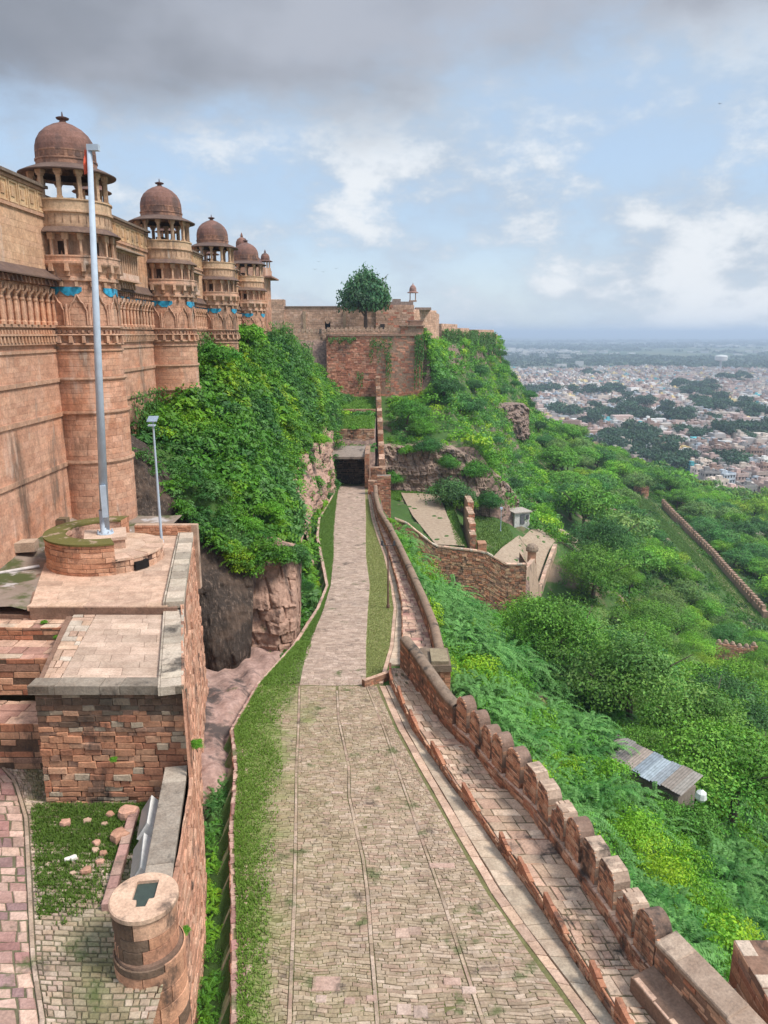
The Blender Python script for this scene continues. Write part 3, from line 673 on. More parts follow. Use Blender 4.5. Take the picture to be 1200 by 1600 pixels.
    # ---- second stretch: walk, low wall and outer parapet up to the gate
    wk = MB(); ysx = np.linspace(40.2, 108, 70)
    A, B = off(BO2, .04), PO2
    f = lambda u, v, w: np.column_stack([L(A, 40.2 + v) + (L(B, 40.2 + v) - L(A, 40.2 + v)) * u / 1.5, 40.2 + v, RZ(40.2 + v) + .5 + w])
    wk.blocks(f, 1.5, 67.8, .5, .6, PINK + PURP, gap=.03, prot=.015, bev=.02, jit=.02, depth=.1)
    n = 40; y_ = np.linspace(40.2, 108, n); P = np.stack([np.column_stack([L(A, y_), y_, RZ(y_) + .47]), np.column_stack([L(B, y_), y_, RZ(y_) + .47])]); wk.grid(P, (.11, .09, .06))
    p = Path([(L(BO2, y), y, RZ(y)) for y in ysx]); wk.blocks(p.wall(0, -.05, side=-1), p.L, .58, .14, .4, RUB, gap=.014, prot=.03, back=(.1, .07, .05))
    o = wk.build('wall_walk', M_WALL, origin=(1.5, 60, -20)); tag(o, kind='structure')
    root = thing('parapet_wall', 'long curved sandstone parapet with dark rounded top beside the lawn and lamp post', 'parapet wall', (1.2, 66, float(RZ(66))))
    ysx = np.linspace(40., 104, 80); p = Path([(L(PO2, y), y, RZ(y)) for y in ysx]); b = MB(); b.section([(0, .2), (0, 1.3), (.5, 1.3), (.5, -5)], p.p, (.2, .12, .09))
    b.blocks(p.wall(0, .4, side=-1), p.L, .92, .15, .42, RUB, gap=.014, prot=.03, jit=.01); b.build('wall_body', M_WALL, root)
    b = MB(); cap = [(-.06, 0), (0, .14), (.18, .24), (.34, .24), (.5, .14), (.56, 0)]; b.section([(x, z + 1.3) for x, z in cap], p.p, (.24, .17, .13)); b.build('rounded_cap', M_WALL, root, smooth=True)
build_parapets()

def lamp(loc, h, label, name='lamp_post', solar=True):
    r = thing(name, label, 'lamp post', loc); x, y, z = loc
    b = MB(); b.tube((x, y, z), (x, y, z + h), .075, .045, (.55, .58, .6)); b.lathe([(.12, z), (.12, z + .25), (.08, z + .32)], (x, y), (.5, .52, .55), 10); b.build('pole', M_GREY, r)
    if solar:
        b = MB(); V = np.array([[-.24, -.2, 0], [.24, -.2, 0], [.24, .22, .22], [-.24, .22, .22]]) + (x, y - .02, z + h + .18); W = V + (0, .02, -.04)
        b.quads(np.concatenate([V, W]), [(0, 1, 2, 3), (7, 6, 5, 4), (0, 4, 5, 1), (1, 5, 6, 2), (2, 6, 7, 3), (3, 7, 4, 0)], (.05, .07, .11)); b.build('solar_panel', plain_mat('solar_glass', (.25, .30, .36), .15), r)
        b = MB(); b.box((x - .15, y - .36, z + h - .04), (x + .15, y - .05, z + h + .03), (.3, .32, .33)); b.tube((x, y, z + h - .1), (x, y, z + h + .3), .03, .03, (.4, .4, .4)); b.build('lamp_head', M_GREY, r)
    else:
        b = MB(); b.tube((x - .45, y, z + h - .05), (x + .45, y, z + h - .05), .025, .025, (.1, .1, .1)); b.build('crossbar', M_DARK, r)
        for s in (-1, 1):
            b = MB(); b.box((x + s * .45 - .1, y - .1, z + h - .02), (x + s * .45 + .1, y + .1, z + h + .3), (.08, .08, .08), taper=.7); b.build('lantern', M_DARK, r)
    return r
lamp((-11.2, 36.0, -10.4), 6.1, 'slim pale lamp post with small solar panel on the terrace', solar=True)
rl = lamp((.30, 52.0, float(RZ(52))), 4.9, 'thin rusty lamp post with twin lanterns on the lawn beside the road', solar=False)
for c in rl.children:
    if c.name.startswith('pole'): c.data.materials[0] = plain_mat('rusty_iron', (.16, .09, .07), .8, nz=.3)

# ------------------------------------------------------------------ terrace with flagpole, courtyard below it
TR = np.array([(-5.9, 19.8), (-6.25, 21.2), (-8.35, 29.0), (-10.2, 38.2)])      # right rim (x, y)
def build_terrace():
    root = thing('stone_terrace', 'high sandstone terrace of weathered rubble with pink paved top', 'terrace', (-9, 25, -14.8))
    ZU, ZL = -10.4, -10.72
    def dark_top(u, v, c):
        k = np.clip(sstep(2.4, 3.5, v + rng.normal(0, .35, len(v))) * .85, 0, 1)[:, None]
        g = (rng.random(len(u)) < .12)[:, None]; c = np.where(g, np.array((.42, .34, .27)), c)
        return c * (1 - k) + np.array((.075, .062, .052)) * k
    core = MB(); core.prism([(-10.95, 21.3), (-6.4, 21.3), (-10.4, 38.0), (-18, 38.0), (-18, 27.5), (-12.5, 27.5)], -20, ZL - .08, (.22, .14, .11)); 
    core.prism([(-13.9, 27.4), (-8.1, 27.4), (-10.45, 38.0), (-18, 38.0)], -20, ZU - .05, (.22, .14, .11))
    core.build('core', M_WALL, root)
    fr = MB()
    P0 = np.array((-10.95, 21.2, -14.9))
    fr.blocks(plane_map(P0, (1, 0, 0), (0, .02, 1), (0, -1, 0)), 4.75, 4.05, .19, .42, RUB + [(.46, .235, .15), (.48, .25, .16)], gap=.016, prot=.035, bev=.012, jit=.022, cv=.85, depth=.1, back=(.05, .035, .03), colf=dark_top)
    fr.build('front_wall', M_WALL, root)
    cp = MB(); cp.blocks(plane_map((-11.05, 21.05, ZL + .12), (1, 0, .0), (0, 1, 0), (0, 0, 1)), 4.1, .62, .6, 1.2, [(.27, .23, .20), (.22, .19, .165), (.31, .265, .23)], gap=.02, prot=.012, depth=.3)
    cp.blocks(plane_map((-11.05, 21.06, ZL - .16), (1, 0, 0), (0, 0, 1), (0, -1, 0)), 4.85, .28, .28, 1.2, [(.2, .17, .14), (.15, .12, .1)], gap=.015, prot=.01)
    cp.build('front_coping', M_WALL, root)
    # right face above the ditch
    sd = MB(); pth = Path([(x - .02, y, 0) for x, y in [(-5.15, 14.9), (-5.42, 17), *TR]])
    def side_face(u, v, w):
        P = pth.at(u); t = pth.tan(u); zt = np.where(P[:, 1] < 15.4, -14.3, np.where(P[:, 1] < 20.9, -13.35, ZL + .15 + .3 * sstep(27, 28, P[:, 1]))); zb = np.full(len(u), -20.2)
        z = zb + (zt - zb) * v / 9; bt = (ZU - z) * .03 * sstep(14, 24, P[:, 1])
        P[:, 0] += t[:, 1] * (w + bt + .05); P[:, 1] -= t[:, 0] * (w + bt + .05); P[:, 2] = z; return P
    sd.blocks(side_face, pth.L, 9, .24, .5, [(.45, .24, .17), (.50, .29, .21), (.40, .21, .15), (.52, .33, .25), (.47, .27, .2)], gap=.014, prot=.04, bev=.014, jit=.02, cv=.8, depth=.08, back=(.07, .05, .04))
    sd.build('side_wall', M_WALL, root)
    # rim coping on the right
    rc = MB(); p2 = Path([(x, y, ZL + .14) for x, y in [(-6.3, 21.1), (-8.0, 27.6)]]); rc.blocks(p2.top(), p2.L, .1, .8, .8, GREYC, gap=.015, prot=.012, depth=.3, v0=-.62)
    p3 = Path([(x, y, ZU + .16) for x, y in [(-8.0, 27.6), (-10.25, 38.2)]]); rc.blocks(p3.top(), p3.L, .1, .7, .8, GREYC, gap=.015, prot=.012, depth=.3, v0=-.6)
    for q, L0 in ((p2, 1), (p3, 1)): rc.blocks(q.wall(-.62, -.3, side=1), q.L, .3, .3, .8, GREYC, prot=0.0, gap=.01, bev=.005)
    rc.build('rim_coping', M_WALL, root)
    bw = MB(); bw.blocks(plane_map((-13.2, 37.95, ZU), (1, 0, 0), (0, 0, 1), (0, -1, 0)), 3.0, .52, .13, .4, [(.46, .24, .16), (.52, .29, .2)], prot=.012); bw.box((-13.2, 38, ZU - 3), (-9.9, 38.35, ZU + .55), (.42, .3, .24)); bw.build('end_wall', M_WALL, root)
    # paving
    pv = MB()
    tile = lambda A, B, y0, y1, z, U: (lambda u, v, w: np.column_stack([(lambda a, b: a + (b - a) * u / U)(L(A, y0 + v), L(B, y0 + v)), y0 + v, z + w]))
    A = np.array([(-10.3, 21.6), (-11.3, 27.4)]); B = np.array([(-6.9, 21.6), (-8.55, 27.4)])
    pv.blocks(tile(A, B, 21.66, 27.35, ZL, 3.0), 3.0, 5.7, .55, 1.0, [(.50, .37, .31), (.53, .39, .33)], gap=.012, prot=.002, bev=.004, depth=.06, back=(.2, .14, .11))
    C = np.array([(-10.85, 21.6), (-12.2, 27.4)]); pv.blocks(tile(C, A, 21.66, 27.35, ZL + .012, .75), .75, 5.7, .45, .5, PINK + [(.5, .42, .37)], gap=.03, prot=.015, jit=.02, depth=.06)
    A2 = np.array([(-13.9, 27.5), (-17.5, 38)]); B2 = np.array([(-8.55, 27.5), (-10.85, 38)])
    pv.blocks(tile(A2, B2, 27.5, 37.9, ZU, 6.0), 6.0, 10.4, .8, 1.3, [(.53, .36, .29), (.55, .385, .31), (.51, .35, .28)], gap=.008, prot=.001, bev=.002, depth=.06, back=(.3, .2, .16))
    pv.build('paving', M_PAVE, root)
    st = MB(); st.blocks(plane_map((-12.3, 27.43, ZL), (1, 0, 0), (0, 0, 1), (0, -1, 0)), 3.75, .33, .16, 1.2, [(.30, .13, .10), (.25, .11, .085)], prot=.01)
    st.blocks(plane_map((-14.0, 27.4, ZU + .01), (1, 0, 0), (0, 1, 0), (0, 0, 1)), 5.5, .45, .45, 1.0, PINK, prot=.01, gap=.015, depth=.2); st.build('edge_step', M_PAVE, root)
build_terrace()

def build_stairs():
    root = thing('stone_stairs', 'worn stone stairs with two landings climbing beside the terrace', 'stairs', (-13, 24, -14.8))
    b = MB(); xs0, xs1 = -12.1, -11.0
    n = 8
    for k in range(n):
        y0 = 27.4 - (k + 1) * .72; z = -11.0 - k * .47; xo = -.12 * 0 + (27 - y0) * .20
        b.blocks(plane_map((xs0 + xo - .15, y0, z), (1, 0, 0), (0, 1, 0), (0, 0, 1)), 1.15, .76, .76, 1.2, PURP + PINK, prot=.012, gap=.02, jit=.02, depth=.25)
        b.box((xs0 + xo - .1, y0 + .1, -15), (xs1 + xo, y0 + .8, z - .03), (.10, .07, .055))
    b.build('flight', M_WALL, root)
    for (x0, x1, y0, y1, z, zb) in ((-18.5, -12.0, 26.6, 28.6, -10.95, -12.9), (-18.5, -12.0, 24.9, 26.6, -11.45, -12.9), (-18.5, -11.75, 23.2, 24.9, -13.1, -14.9)):
        b = MB(); b.box((x0, y0, zb), (x1, y1, z - .05), (.12, .08, .06))
        b.blocks(plane_map((x0, y0, z), (1, 0, 0), (0, 1, 0), (0, 0, 1)), x1 - x0, y1 - y0, .5, .75, PINK + PURP + [(.5, .4, .33)], prot=.02, gap=.035, jit=.035, depth=.1)
        b.blocks(plane_map((x0, y0 - .01, zb), (1, 0, 0), (0, 0, 1), (0, -1, 0)), x1 - x0, z - zb, .24, .7, RUB, prot=.03, gap=.02, jit=.01)
        b.build('landing', M_WALL, root)
build_stairs()

def build_yard():
    b = MB(); n = 30
    X, Y = np.meshgrid(np.linspace(-32, -11.9, n), np.linspace(27.5, 42.5, n), indexing='ij')
    Z = -10.43 + .9 * sstep(-15.5, -19, X) * sstep(30, 36, Y) + .04 * rough_noise(X, Y, 2)
    Z = np.where((X > -14.3) & (Y < 37.5), -10.6, Z)
    b.grid(np.stack([X, Y, Z], 2), (.2, .15, .11))
    m, nt, bs = mat_base('yard_soil', .85); geo = N(nt, 'ShaderNodeNewGeometry'); pos = geo.outputs['Position']
    c = mixc(nt, noise(nt, pos, 1.5, 6, .7), (.16, .115, .085), (.34, .27, .22)); c = mixc(nt, maprange(nt, noise(nt, pos, .5, 6, .6), .48, .6), c, (.075, .085, .03)); c = mixc(nt, maprange(nt, noise(nt, pos, .9, 4, .6), .58, .66), c, (.42, .38, .36)); LK(nt, c, bs.inputs['Base Color'])
    o = b.build('dirt_yard', m, origin=(-20, 33, -10.4)); tag(o, kind='structure')
    # paved court at the foot of the terrace
    b = MB(); Zc = -14.8
    bord = np.array([(-6.9, 11), (-7.6, 13.3), (-8.6, 15), (-9.9, 17.6), (-11.3, 20.4), (-12.6, 22.4), (-14.5, 24.3)])    # curved line between two pavings
    y0, y1 = 11.2, 23.2
    wl = np.array([(-4.95, 11), (-5.2, 15), (-5.75, 17), (-6.8, 21.2), (-10.9, 21.4), (-11.2, 24)])
    gx, gy = np.meshgrid(np.linspace(-20, -5.3, 20), np.linspace(11, 24.9, 20), indexing='ij'); gx = np.minimum(gx, L(wl, gy)); b.grid(np.stack([gx, gy, np.full_like(gx, Zc - .035)], 2), (.13, .12, .07))
    def fm(u, v, w):
        y = y0 + v; a = L(bord, y) + .14; x = a + u * (L(wl, y) - a) / 3.4; return np.column_stack([x, y - .08 * np.sin(u * .8), Zc + w])
    def cf(u, v, c):
        y = y0 + v; x = L(bord, y) + u
        g = np.clip(sstep(.25, .75, .5 + .45 * rough_noise(x + 3, y * 1.1, .8)) + rng.normal(0, .2, len(u)), 0, 1) * sstep(.2, 1.6, u); g = g[:, None] * .75
        return c * (1 - g) + np.array((.12, .13, .045)) * g
    b.blocks(fm, 3.4, y1 - y0, .15, .26, [(.42, .33, .24), (.38, .28, .2), (.46, .36, .28), (.40, .29, .23)], gap=.03, prot=.02, bev=.02, jit=.012, depth=.05, colf=cf)
    fb = lambda u, v, w: np.column_stack([L(bord, y0 + v) + u, y0 + v, Zc + .03 + w])
    b.blocks(fb, .13, y1 - y0 + 1, .45, .3, [(.36, .27, .2), (.42, .32, .25)], gap=.01, prot=.01, depth=.05)
    fl = lambda u, v, w: np.column_stack([L(bord, y0 + v) - .02 - u, y0 + v - .1 * u * 0, Zc + w])
    b.blocks(fl, 7, y1 - y0 + .6, .36, .5, PURP + PINK + [(.30, .19, .18)], gap=.035, prot=.02, bev=.03, jit=.03, depth=.06)
    o = b.build('courtyard', M_COB, origin=(-10, 18, Zc)); tag(o, kind='structure')
    # low dark wall at the foot of the palace
    root = thing('low_wall', 'low dark mossy wall at the foot of the palace beyond the dirt yard', 'wall', (-21, 37.5, -10.2)); q = MB()
    q.blocks(plane_map((-27, 38.0, -10.3), (1, -.02, 0), (0, 0, 1), (0, -1, 0)), 10.2, .75, .22, .6, [(.16, .10, .075), (.22, .14, .10), (.13, .09, .07)], prot=.03, gap=.02, back=(.05, .04, .03)); q.box((-27, 38.0, -10.4), (-16.8, 38.5, -9.52), (.16, .12, .08)); q.build('wall_body', M_WALL, root)
    # stone block and pipe lying in the yard
    t = thing('stone_block', 'pale dressed stone block lying on the mossy ground beside the ring wall', 'stone block', (-17.2, 33.6, -10.4)); q = MB(); q.box((-18.0, 33.4, -10.0), (-16.5, 34.2, -9.55), (.40, .31, .25), rz=.2); q.box((-17.9, 33.5, -10.45), (-17.3, 34.1, -10.0), (.25, .18, .14)); q.build('block', M_WALL, t)
    t = thing('pipe', 'pale pipe lying across the dirt yard towards the ring wall', 'pipe', (-17, 31.5, -10.3)); q = MB(); q.tube((-19, 29.9, -10.33), (-15.75, 32.4, -10.33), .07, .07, (.55, .5, .48)); q.build('tube', M_ATTR, t)
build_yard()

def build_ring():
    C = (-13.1, 33.7); r0, r1 = 1.75, 2.65; zb, zt = -10.5, -8.95
    root = thing('ring_wall', 'curved brick wall with mossy flat top half encircling the flagpole', 'wall', (*C, zb))
    a0, a1 = math.radians(85), math.radians(298); n = 60
    b = MB()
    b.blocks(cyl_map(C, r1, zb, a0, 1), r1 * (a1 - a0), zt - zb - .06, .21, .62, [(.50, .28, .19), (.46, .24, .16), (.54, .32, .23), (.42, .21, .14)], gap=.016, prot=.018, bev=.012, back=(.10, .06, .05))
    b.blocks(cyl_map(C, r0, zb, a1, -1), r0 * (a1 - a0), zt - zb - .06, .21, .6, [(.50, .33, .27), (.46, .29, .23)], gap=.016, prot=-.018, bev=-.012, depth=-.06)
    for a, s in ((a1, 1), (a0, -1)):
        d = np.array((math.cos(a), math.sin(a), 0)); t_ = np.array((-d[1], d[0], 0)) * s; O = np.array((*C, zb)) + d * r0
        b.blocks(plane_map(O, d, (0, 0, 1), t_), r1 - r0, zt - zb, .21, .5, [(.46, .25, .17), (.4, .2, .13)], gap=.014, prot=.01, back=(.2, .12, .09))
    b.build('wall_body', M_WALL, root)
    m, nt, bs = mat_base('moss', .95); geo = N(nt, 'ShaderNodeNewGeometry'); nn = noise(nt, geo.outputs['Position'], 5, 6, .65); nn2 = noise(nt, geo.outputs['Position'], 1.6, 5, .65)
    c = mixc(nt, nn, (.075, .075, .02), (.18, .15, .045)); c = mixc(nt, maprange(nt, nn2, .55, .66), c, (.34, .24, .17)); LK(nt, c, bs.inputs['Base Color'])
    b = MB(); b.lathe([(r1 + .03, zt - .08), (r1 + .03, zt), (r0 - .03, zt + .01), (r0 - .03, zt - .08)], C, (.1, .1, .03), 60, a0, a1); b.build('mossy_top', m, root)
    root = thing('round_platform', 'low round stone platform with paved top carrying the flagpole', 'platform', (*C, zb))
    R = 2.35; zt2 = -9.72; C2 = (C[0] + .25, C[1] - .1)
    b = MB(); aa = math.radians(-70); b.blocks(cyl_map(C2, R, zb, aa, 1), R * math.radians(165), zt2 - zb - .1, .33, .7, [(.48, .30, .22), (.40, .24, .18), (.52, .34, .26)], gap=.018, prot=.02, back=(.1, .06, .05))
    b.blocks(cyl_map(C2, R + .05, zt2 - .13, aa, 1), (R + .05) * math.radians(165), .13, .13, .8, PINK, gap=.014, prot=.01); b.build('drum', M_WALL, root)
    b = MB(); b.lathe([(R + .03, zt2 - .1), (R + .02, zt2), (.01, zt2 + .02)], C2, (.52, .37, .30), 60)
    b.blocks(lambda u, v, w: np.column_stack([C2[0] + (1.55 + v) * np.cos(aa + u), C2[1] + (1.55 + v) * np.sin(aa + u), zt2 + .02 + w]), math.radians(165), .8, .8, .32, PINK, gap=.01, prot=.006, bev=.008, depth=.05); b.build('paved_top', M_PAVE, root)
    # dark drain opening in the drum
    b = MB(); a = math.radians(-38); d = np.array((math.cos(a), math.sin(a))); p = np.array(C2) + d * (R + .0)
    b.box((p[0] - .35, p[1] - .09, zb + .15), (p[0] + .35, p[1] + .09, zb + .52), (.012, .01, .01), rz=a + PI / 2); b.build('drain_opening', M_ATTR, root)
    # plinth and pole
    root = thing('flagpole', 'tall tapering pale blue grey flagpole with box at its top', 'flagpole', (C[0], C[1], -9.7))
    b = MB(); b.box((C[0] - .85, C[1] - .85, -9.75), (C[0] + .85, C[1] + .85, -9.22), (.52, .34, .27), rz=.35); b.box((C[0] - .93, C[1] - .93, -9.28), (C[0] + .93, C[1] + .93, -9.14), (.56, .40, .33), rz=.35); b.build('plinth', M_PAVE, root)
    b = MB(); b.lathe([(.38, -9.14), (.38, -9.08), (.21, -9.06), (.205, -8)], C, (.5, .55, .6), 20); TP = (C[0] + .80, C[1], 7.6); b.tube((C[0], C[1], -9.06), TP, .205, .105, (.5, .55, .6), 20); b.build('pole', M_GREY, root, smooth=True)
    for k in range(8):
        a = k * PI / 4; q = MB(); q.lathe([(.035, -9.09), (.035, -8.98), (.001, -8.97)], (C[0] + .34 * math.cos(a), C[1] + .34 * math.sin(a)), (.3, .3, .3), 6); q.build('bolt', M_GREY, root)
    b = MB(); b.box((C[0] + .04, C[1] - .30, -8.3), (C[0] + .28, C[1] - .14, -6.8), (.4, .45, .5), rz=.25); b.build('winch_cover', M_GREY, root)
    b = MB(); b.box((TP[0] - .08, C[1] - .13, 7.42), (TP[0] + .40, C[1] + .13, 7.66), (.5, .52, .5)); b.build('lamp_box', M_GREY, root)
    fl = MB(); n = 14; zz = np.linspace(6.6, 7.5, n); P = np.stack([np.column_stack([TP[0] - .15 - .04 * np.sin(zz * 3), C[1] - .1 + .08 * np.cos(zz * 7), zz]), np.column_stack([TP[0] - .28 - .05 * np.sin(zz * 4.1), C[1] - .05 + .1 * np.sin(zz * 6), zz - .1]), np.column_stack([TP[0] - .18 - .03 * np.sin(zz * 4.1), C[1] + .12 + .06 * np.sin(zz * 5), zz])])
    fl.grid(P, (.62, .10, .05), closed=False); f = fl.build('furled_flag', M_ATTR, None); tag(f, 'small furled red flag hanging at the top of the flagpole', 'flag')
build_ring()

def build_court_things():
    # parapet of the court with round pillar
    root = thing('parapet_wall', 'long grey topped parapet between the cobbled court and the ditch', 'parapet wall', (-5.8, 17.5, -14.8))
    b = MB(); p = Path([(-5.25, 15.3, -14.8), (-5.5, 16.6, -14.8), (-6.3, 21.1, -14.8)])
    b.section([(-.62, -.2), (-.62, 1.3), (.0, 1.3), (.0, -.2)], p.at(np.linspace(0, p.L, 8)), (.14, .10, .08)); b.blocks(p.wall(-.63, 0, side=1), p.L, 1.25, .22, .6, RUB + GREYC, prot=-.02, bev=-.01, depth=-.05)
    b.build('wall_body', M_WALL, root)
    b = MB(); p3 = Path(p.at(np.linspace(.7, p.L, 8))); b.blocks(p3.top(1.46), p3.L, .06, .8, .95, [(.33, .28, .24), (.28, .24, .21), (.38, .33, .29)], v0=-.66, gap=.02, prot=.015, depth=.2); b.build('coping', M_WALL, root)
    C = (-5.72, 15.05)
    root = thing('round_pillar', 'stout round sandstone pillar with a dark keyhole shaped socket in its top', 'pillar', (*C, -18))
    def cf(u, v, c):
        k = (np.sin(u * 1.1 + 1) * np.sin(v * 1.3 + .6) > .45)[:, None] * .8; return c * (1 - k) + np.array((.06, .05, .04)) * k
    SP = [(.50, .28, .19), (.45, .24, .16), (.54, .33, .24), (.42, .22, .15)]
    b = MB(); b.lathe([(.7, -14.6), (.7, -13.1)], C, (.15, .09, .07), 32); b.cyl_blocks(C, .74, -14.35, -13.15, -PI, PI, .38, .8, SP, colf=cf); b.build('upper_drum', M_WALL, root)
    b = MB(); Cl = (C[0] + .06, C[1] - .06); b.lathe([(.80, -19.5), (.80, -14.4), (.77, -14.28), (.01, -14.26)], Cl, (.17, .11, .085), 32); b.cyl_blocks(Cl, .835, -19.5, -14.32, -PI, PI, .42, .85, SP, colf=cf); b.build('lower_drum', M_WALL, root)
    # top disc with the cut socket: a ring of quads round the keyhole outline
    ang = .10; ca, sa = math.cos(ang), math.sin(ang)
    key = np.array([(-.27, .52), (-.27, -.14), (-.15, -.16), (-.13, -.40), (.12, -.40), (.16, -.14), (.29, -.12), (.29, .54)])[::-1] * .92
    key = np.column_stack([key[:, 0] * ca - key[:, 1] * sa, key[:, 0] * sa + key[:, 1] * ca])
    n = 96; t = np.linspace(0, 2 * PI, n, endpoint=False); out = np.column_stack([np.cos(t), np.sin(t)]) * .80
    def on_key(a):
        d = np.array((math.cos(a), math.sin(a))); best = 9
        for i in range(len(key)):
            p, q = key[i], key[(i + 1) % len(key)]; e = q - p; den = d[0] * e[1] - d[1] * e[0]
            if abs(den) < 1e-9: continue
            r = (p[0] * e[1] - p[1] * e[0]) / den; s_ = (p[0] * d[1] - p[1] * d[0]) / den
            if r > 0 and -1e-6 <= s_ <= 1 + 1e-6: best = min(best, r)
        return d * best
    inn = np.array([on_key(a) for a in t]); zt = -13.0
    ring = lambda q, z: np.column_stack([q + np.array(C), np.full(n, z)])
    b = MB(); b.grid(np.stack([ring(out * .97, -13.16), ring(out, -13.14), ring(out, zt - .03), ring(out * .96, zt), ring(inn, zt), ring(inn, zt - .30)]), (.52, .36, .28), closed=True); b.build('cap', M_WALL, root)
    b = MB(); b.tris(np.concatenate([ring(inn, zt - .08), [[*C, zt - .08]]]), [(i, (i + 1) % n, n) for i in range(n)], (.035, .05, .04)); b.build('socket_plate', plain_mat('dark_green_plate', (.045, .06, .05), .5), root)
    # two long floodlight housings and a small meter box
    grey = plain_mat('grey_sheet_metal', (.36, .33, .31), .5, nz=.12); pale = plain_mat('pale_sheet_metal', (.66, .64, .60), .5, nz=.1)
    for (x, y, rz, ln, lab) in ((-6.98, 19.35, .20, 1.35, 'upper grey metal floodlight housing lying along the court parapet'), (-6.62, 17.55, .24, 1.45, 'lower grey metal floodlight housing, nearest the round pillar')):
        r = thing('floodlight_housing', lab, 'floodlight', (x, y, -14.8), 'floodlight housings by the court parapet')
        d = np.array((-math.sin(-rz) * -1, math.cos(rz))); d = np.array((-math.sin(rz), math.cos(rz))); q = np.array((d[1], -d[0]))
        sec = [(-.30, .55), (.02, 1.05), (.30, .75), (.05, .30)]; a_ = [(x, y, -14.75)] ; P0 = np.array((x, y)) - d * ln / 2; P1 = np.array((x, y)) + d * ln / 2
        G = np.array([[[*(p + q * o_), -14.75 + z] for o_, z in sec] for p in (P0, P1)])
        b = MB(); b.grid(G, (.3, .3, .3), closed=True); b.quads(G[0], [(0, 1, 2, 3)], .3 * np.ones(3)); b.quads(G[1], [(3, 2, 1, 0)], .3 * np.ones(3)); b.build('housing', pale, r)
        e = .025; nrm = np.array((-.84, .54)) * .02
        W = np.array([[*(p + q * (o_ + nrm[0])), -14.75 + z + nrm[1]] for p, o_, z in ((P0 + d * .06, -.28, .59), (P1 - d * .06, -.28, .59), (P1 - d * .06, .0, 1.01), (P0 + d * .06, .0, 1.01))])
        b = MB(); b.quads(W, [(0, 1, 2, 3)], (.2, .2, .2)); b.build('glass_front', plain_mat('lamp_glass', (.30, .285, .275), .3), r)
        b = MB(); b.box((x - .2, y - .5, -14.8), (x + .25, y - .35, -14.35), (.1, .1, .1)); b.build('bracket', M_DARK, r); b = MB(); b.box((x - .2, y + .35, -14.8), (x + .25, y + .5, -14.35), (.1, .1, .1)); b.build('bracket', M_DARK, r)
    r = thing('meter_box', 'small upright grey metal box against the terrace foot', 'box', (-6.75, 20.9, -14.8)); b = MB(); b.box((-6.92, 20.72, -14.8), (-6.6, 21.0, -13.95), (.4, .36, .33)); b.build('cabinet', grey, r); b = MB(); b.box((-6.95, 20.69, -13.95), (-6.57, 21.03, -13.88), (.6, .55, .5)); b.build('lid', pale, r)
    b = MB(); p = Path([(-7.15, 16.6, -14.6), (-7.75, 20.7, -14.6)]); b.blocks(p.top(), p.L, .0, .3, .5, PURP, v0=-.3, prot=.015, gap=.02, depth=.25); o = b.build('edging', M_COB); tag(o, 'narrow row of reddish edging stones beside the floodlights', 'edging')
    # loose stones on the grass
    spots = [(-8.75, 20.1, .3, 'rough grey loose stone at the outer edge of the grass patch'), (-8.15, 20.25, .2, 'thin upright loose stone on the grass patch'), (-7.55, 20.55, .22, 'reddish loose stone behind the flat topped block on the grass'), (-6.95, 20.5, .52, 'large pinkish loose block at the back of the grass patch'), (-7.55, 20.1, .16, 'smallest reddish loose stone beside the big block'), (-6.85, 19.4, .5, 'broad flat pink loose slab in the middle of the grass patch'), (-7.45, 19.2, .22, 'small tan loose stone left of the pink slab'), (-7.4, 18.9, .18, 'small tan loose stone in front of another tan stone'), (-7.1, 18.75, .2, 'squarish pale loose stone below the pink slab'), (-7.9, 18.55, .2, 'white loose stone among the grass and cobbles'), (-8.05, 18.5, .17, 'brownish loose stone touching the white stone'), (-7.3, 18.0, .26, 'flattish pale loose stone near the bottom of the grass patch'), (-7.05, 18.4, .2, 'reddish brown loose stone near the floodlight foot'), (-7.65, 17.95, .15, 'pebble sized tan loose stone at the grass edge')]
    for i, (x, y, s, lab) in enumerate(spots):
        x -= 1.1
        b = MB(); m_ = 7; k = 12; th = np.linspace(0, 2 * PI, k, endpoint=False); rr = 1 + .22 * rng.normal(0, 1, k).clip(-1, 1); P = []
        for zf, rf in ((0, .95), (.35, 1.0), (.6, .9), (.66, .6), (.68, .01)):
            P.append(np.column_stack([x + s * .6 * rf * rr * np.cos(th), y + s * .5 * rf * rr * np.sin(th), np.full(k, -14.82 + s * zf * .9)]))
        col = (.72, .70, .69) if 'white' in lab else ((.50, .30, .24), (.46, .33, .26), (.42, .24, .18))[i % 3]
        b.grid(np.stack(P), col, closed=True); o = b.build('loose_stone', M_WALL); tag(o, lab, 'stone', 'loose stones on the court grass')
build_court_things()

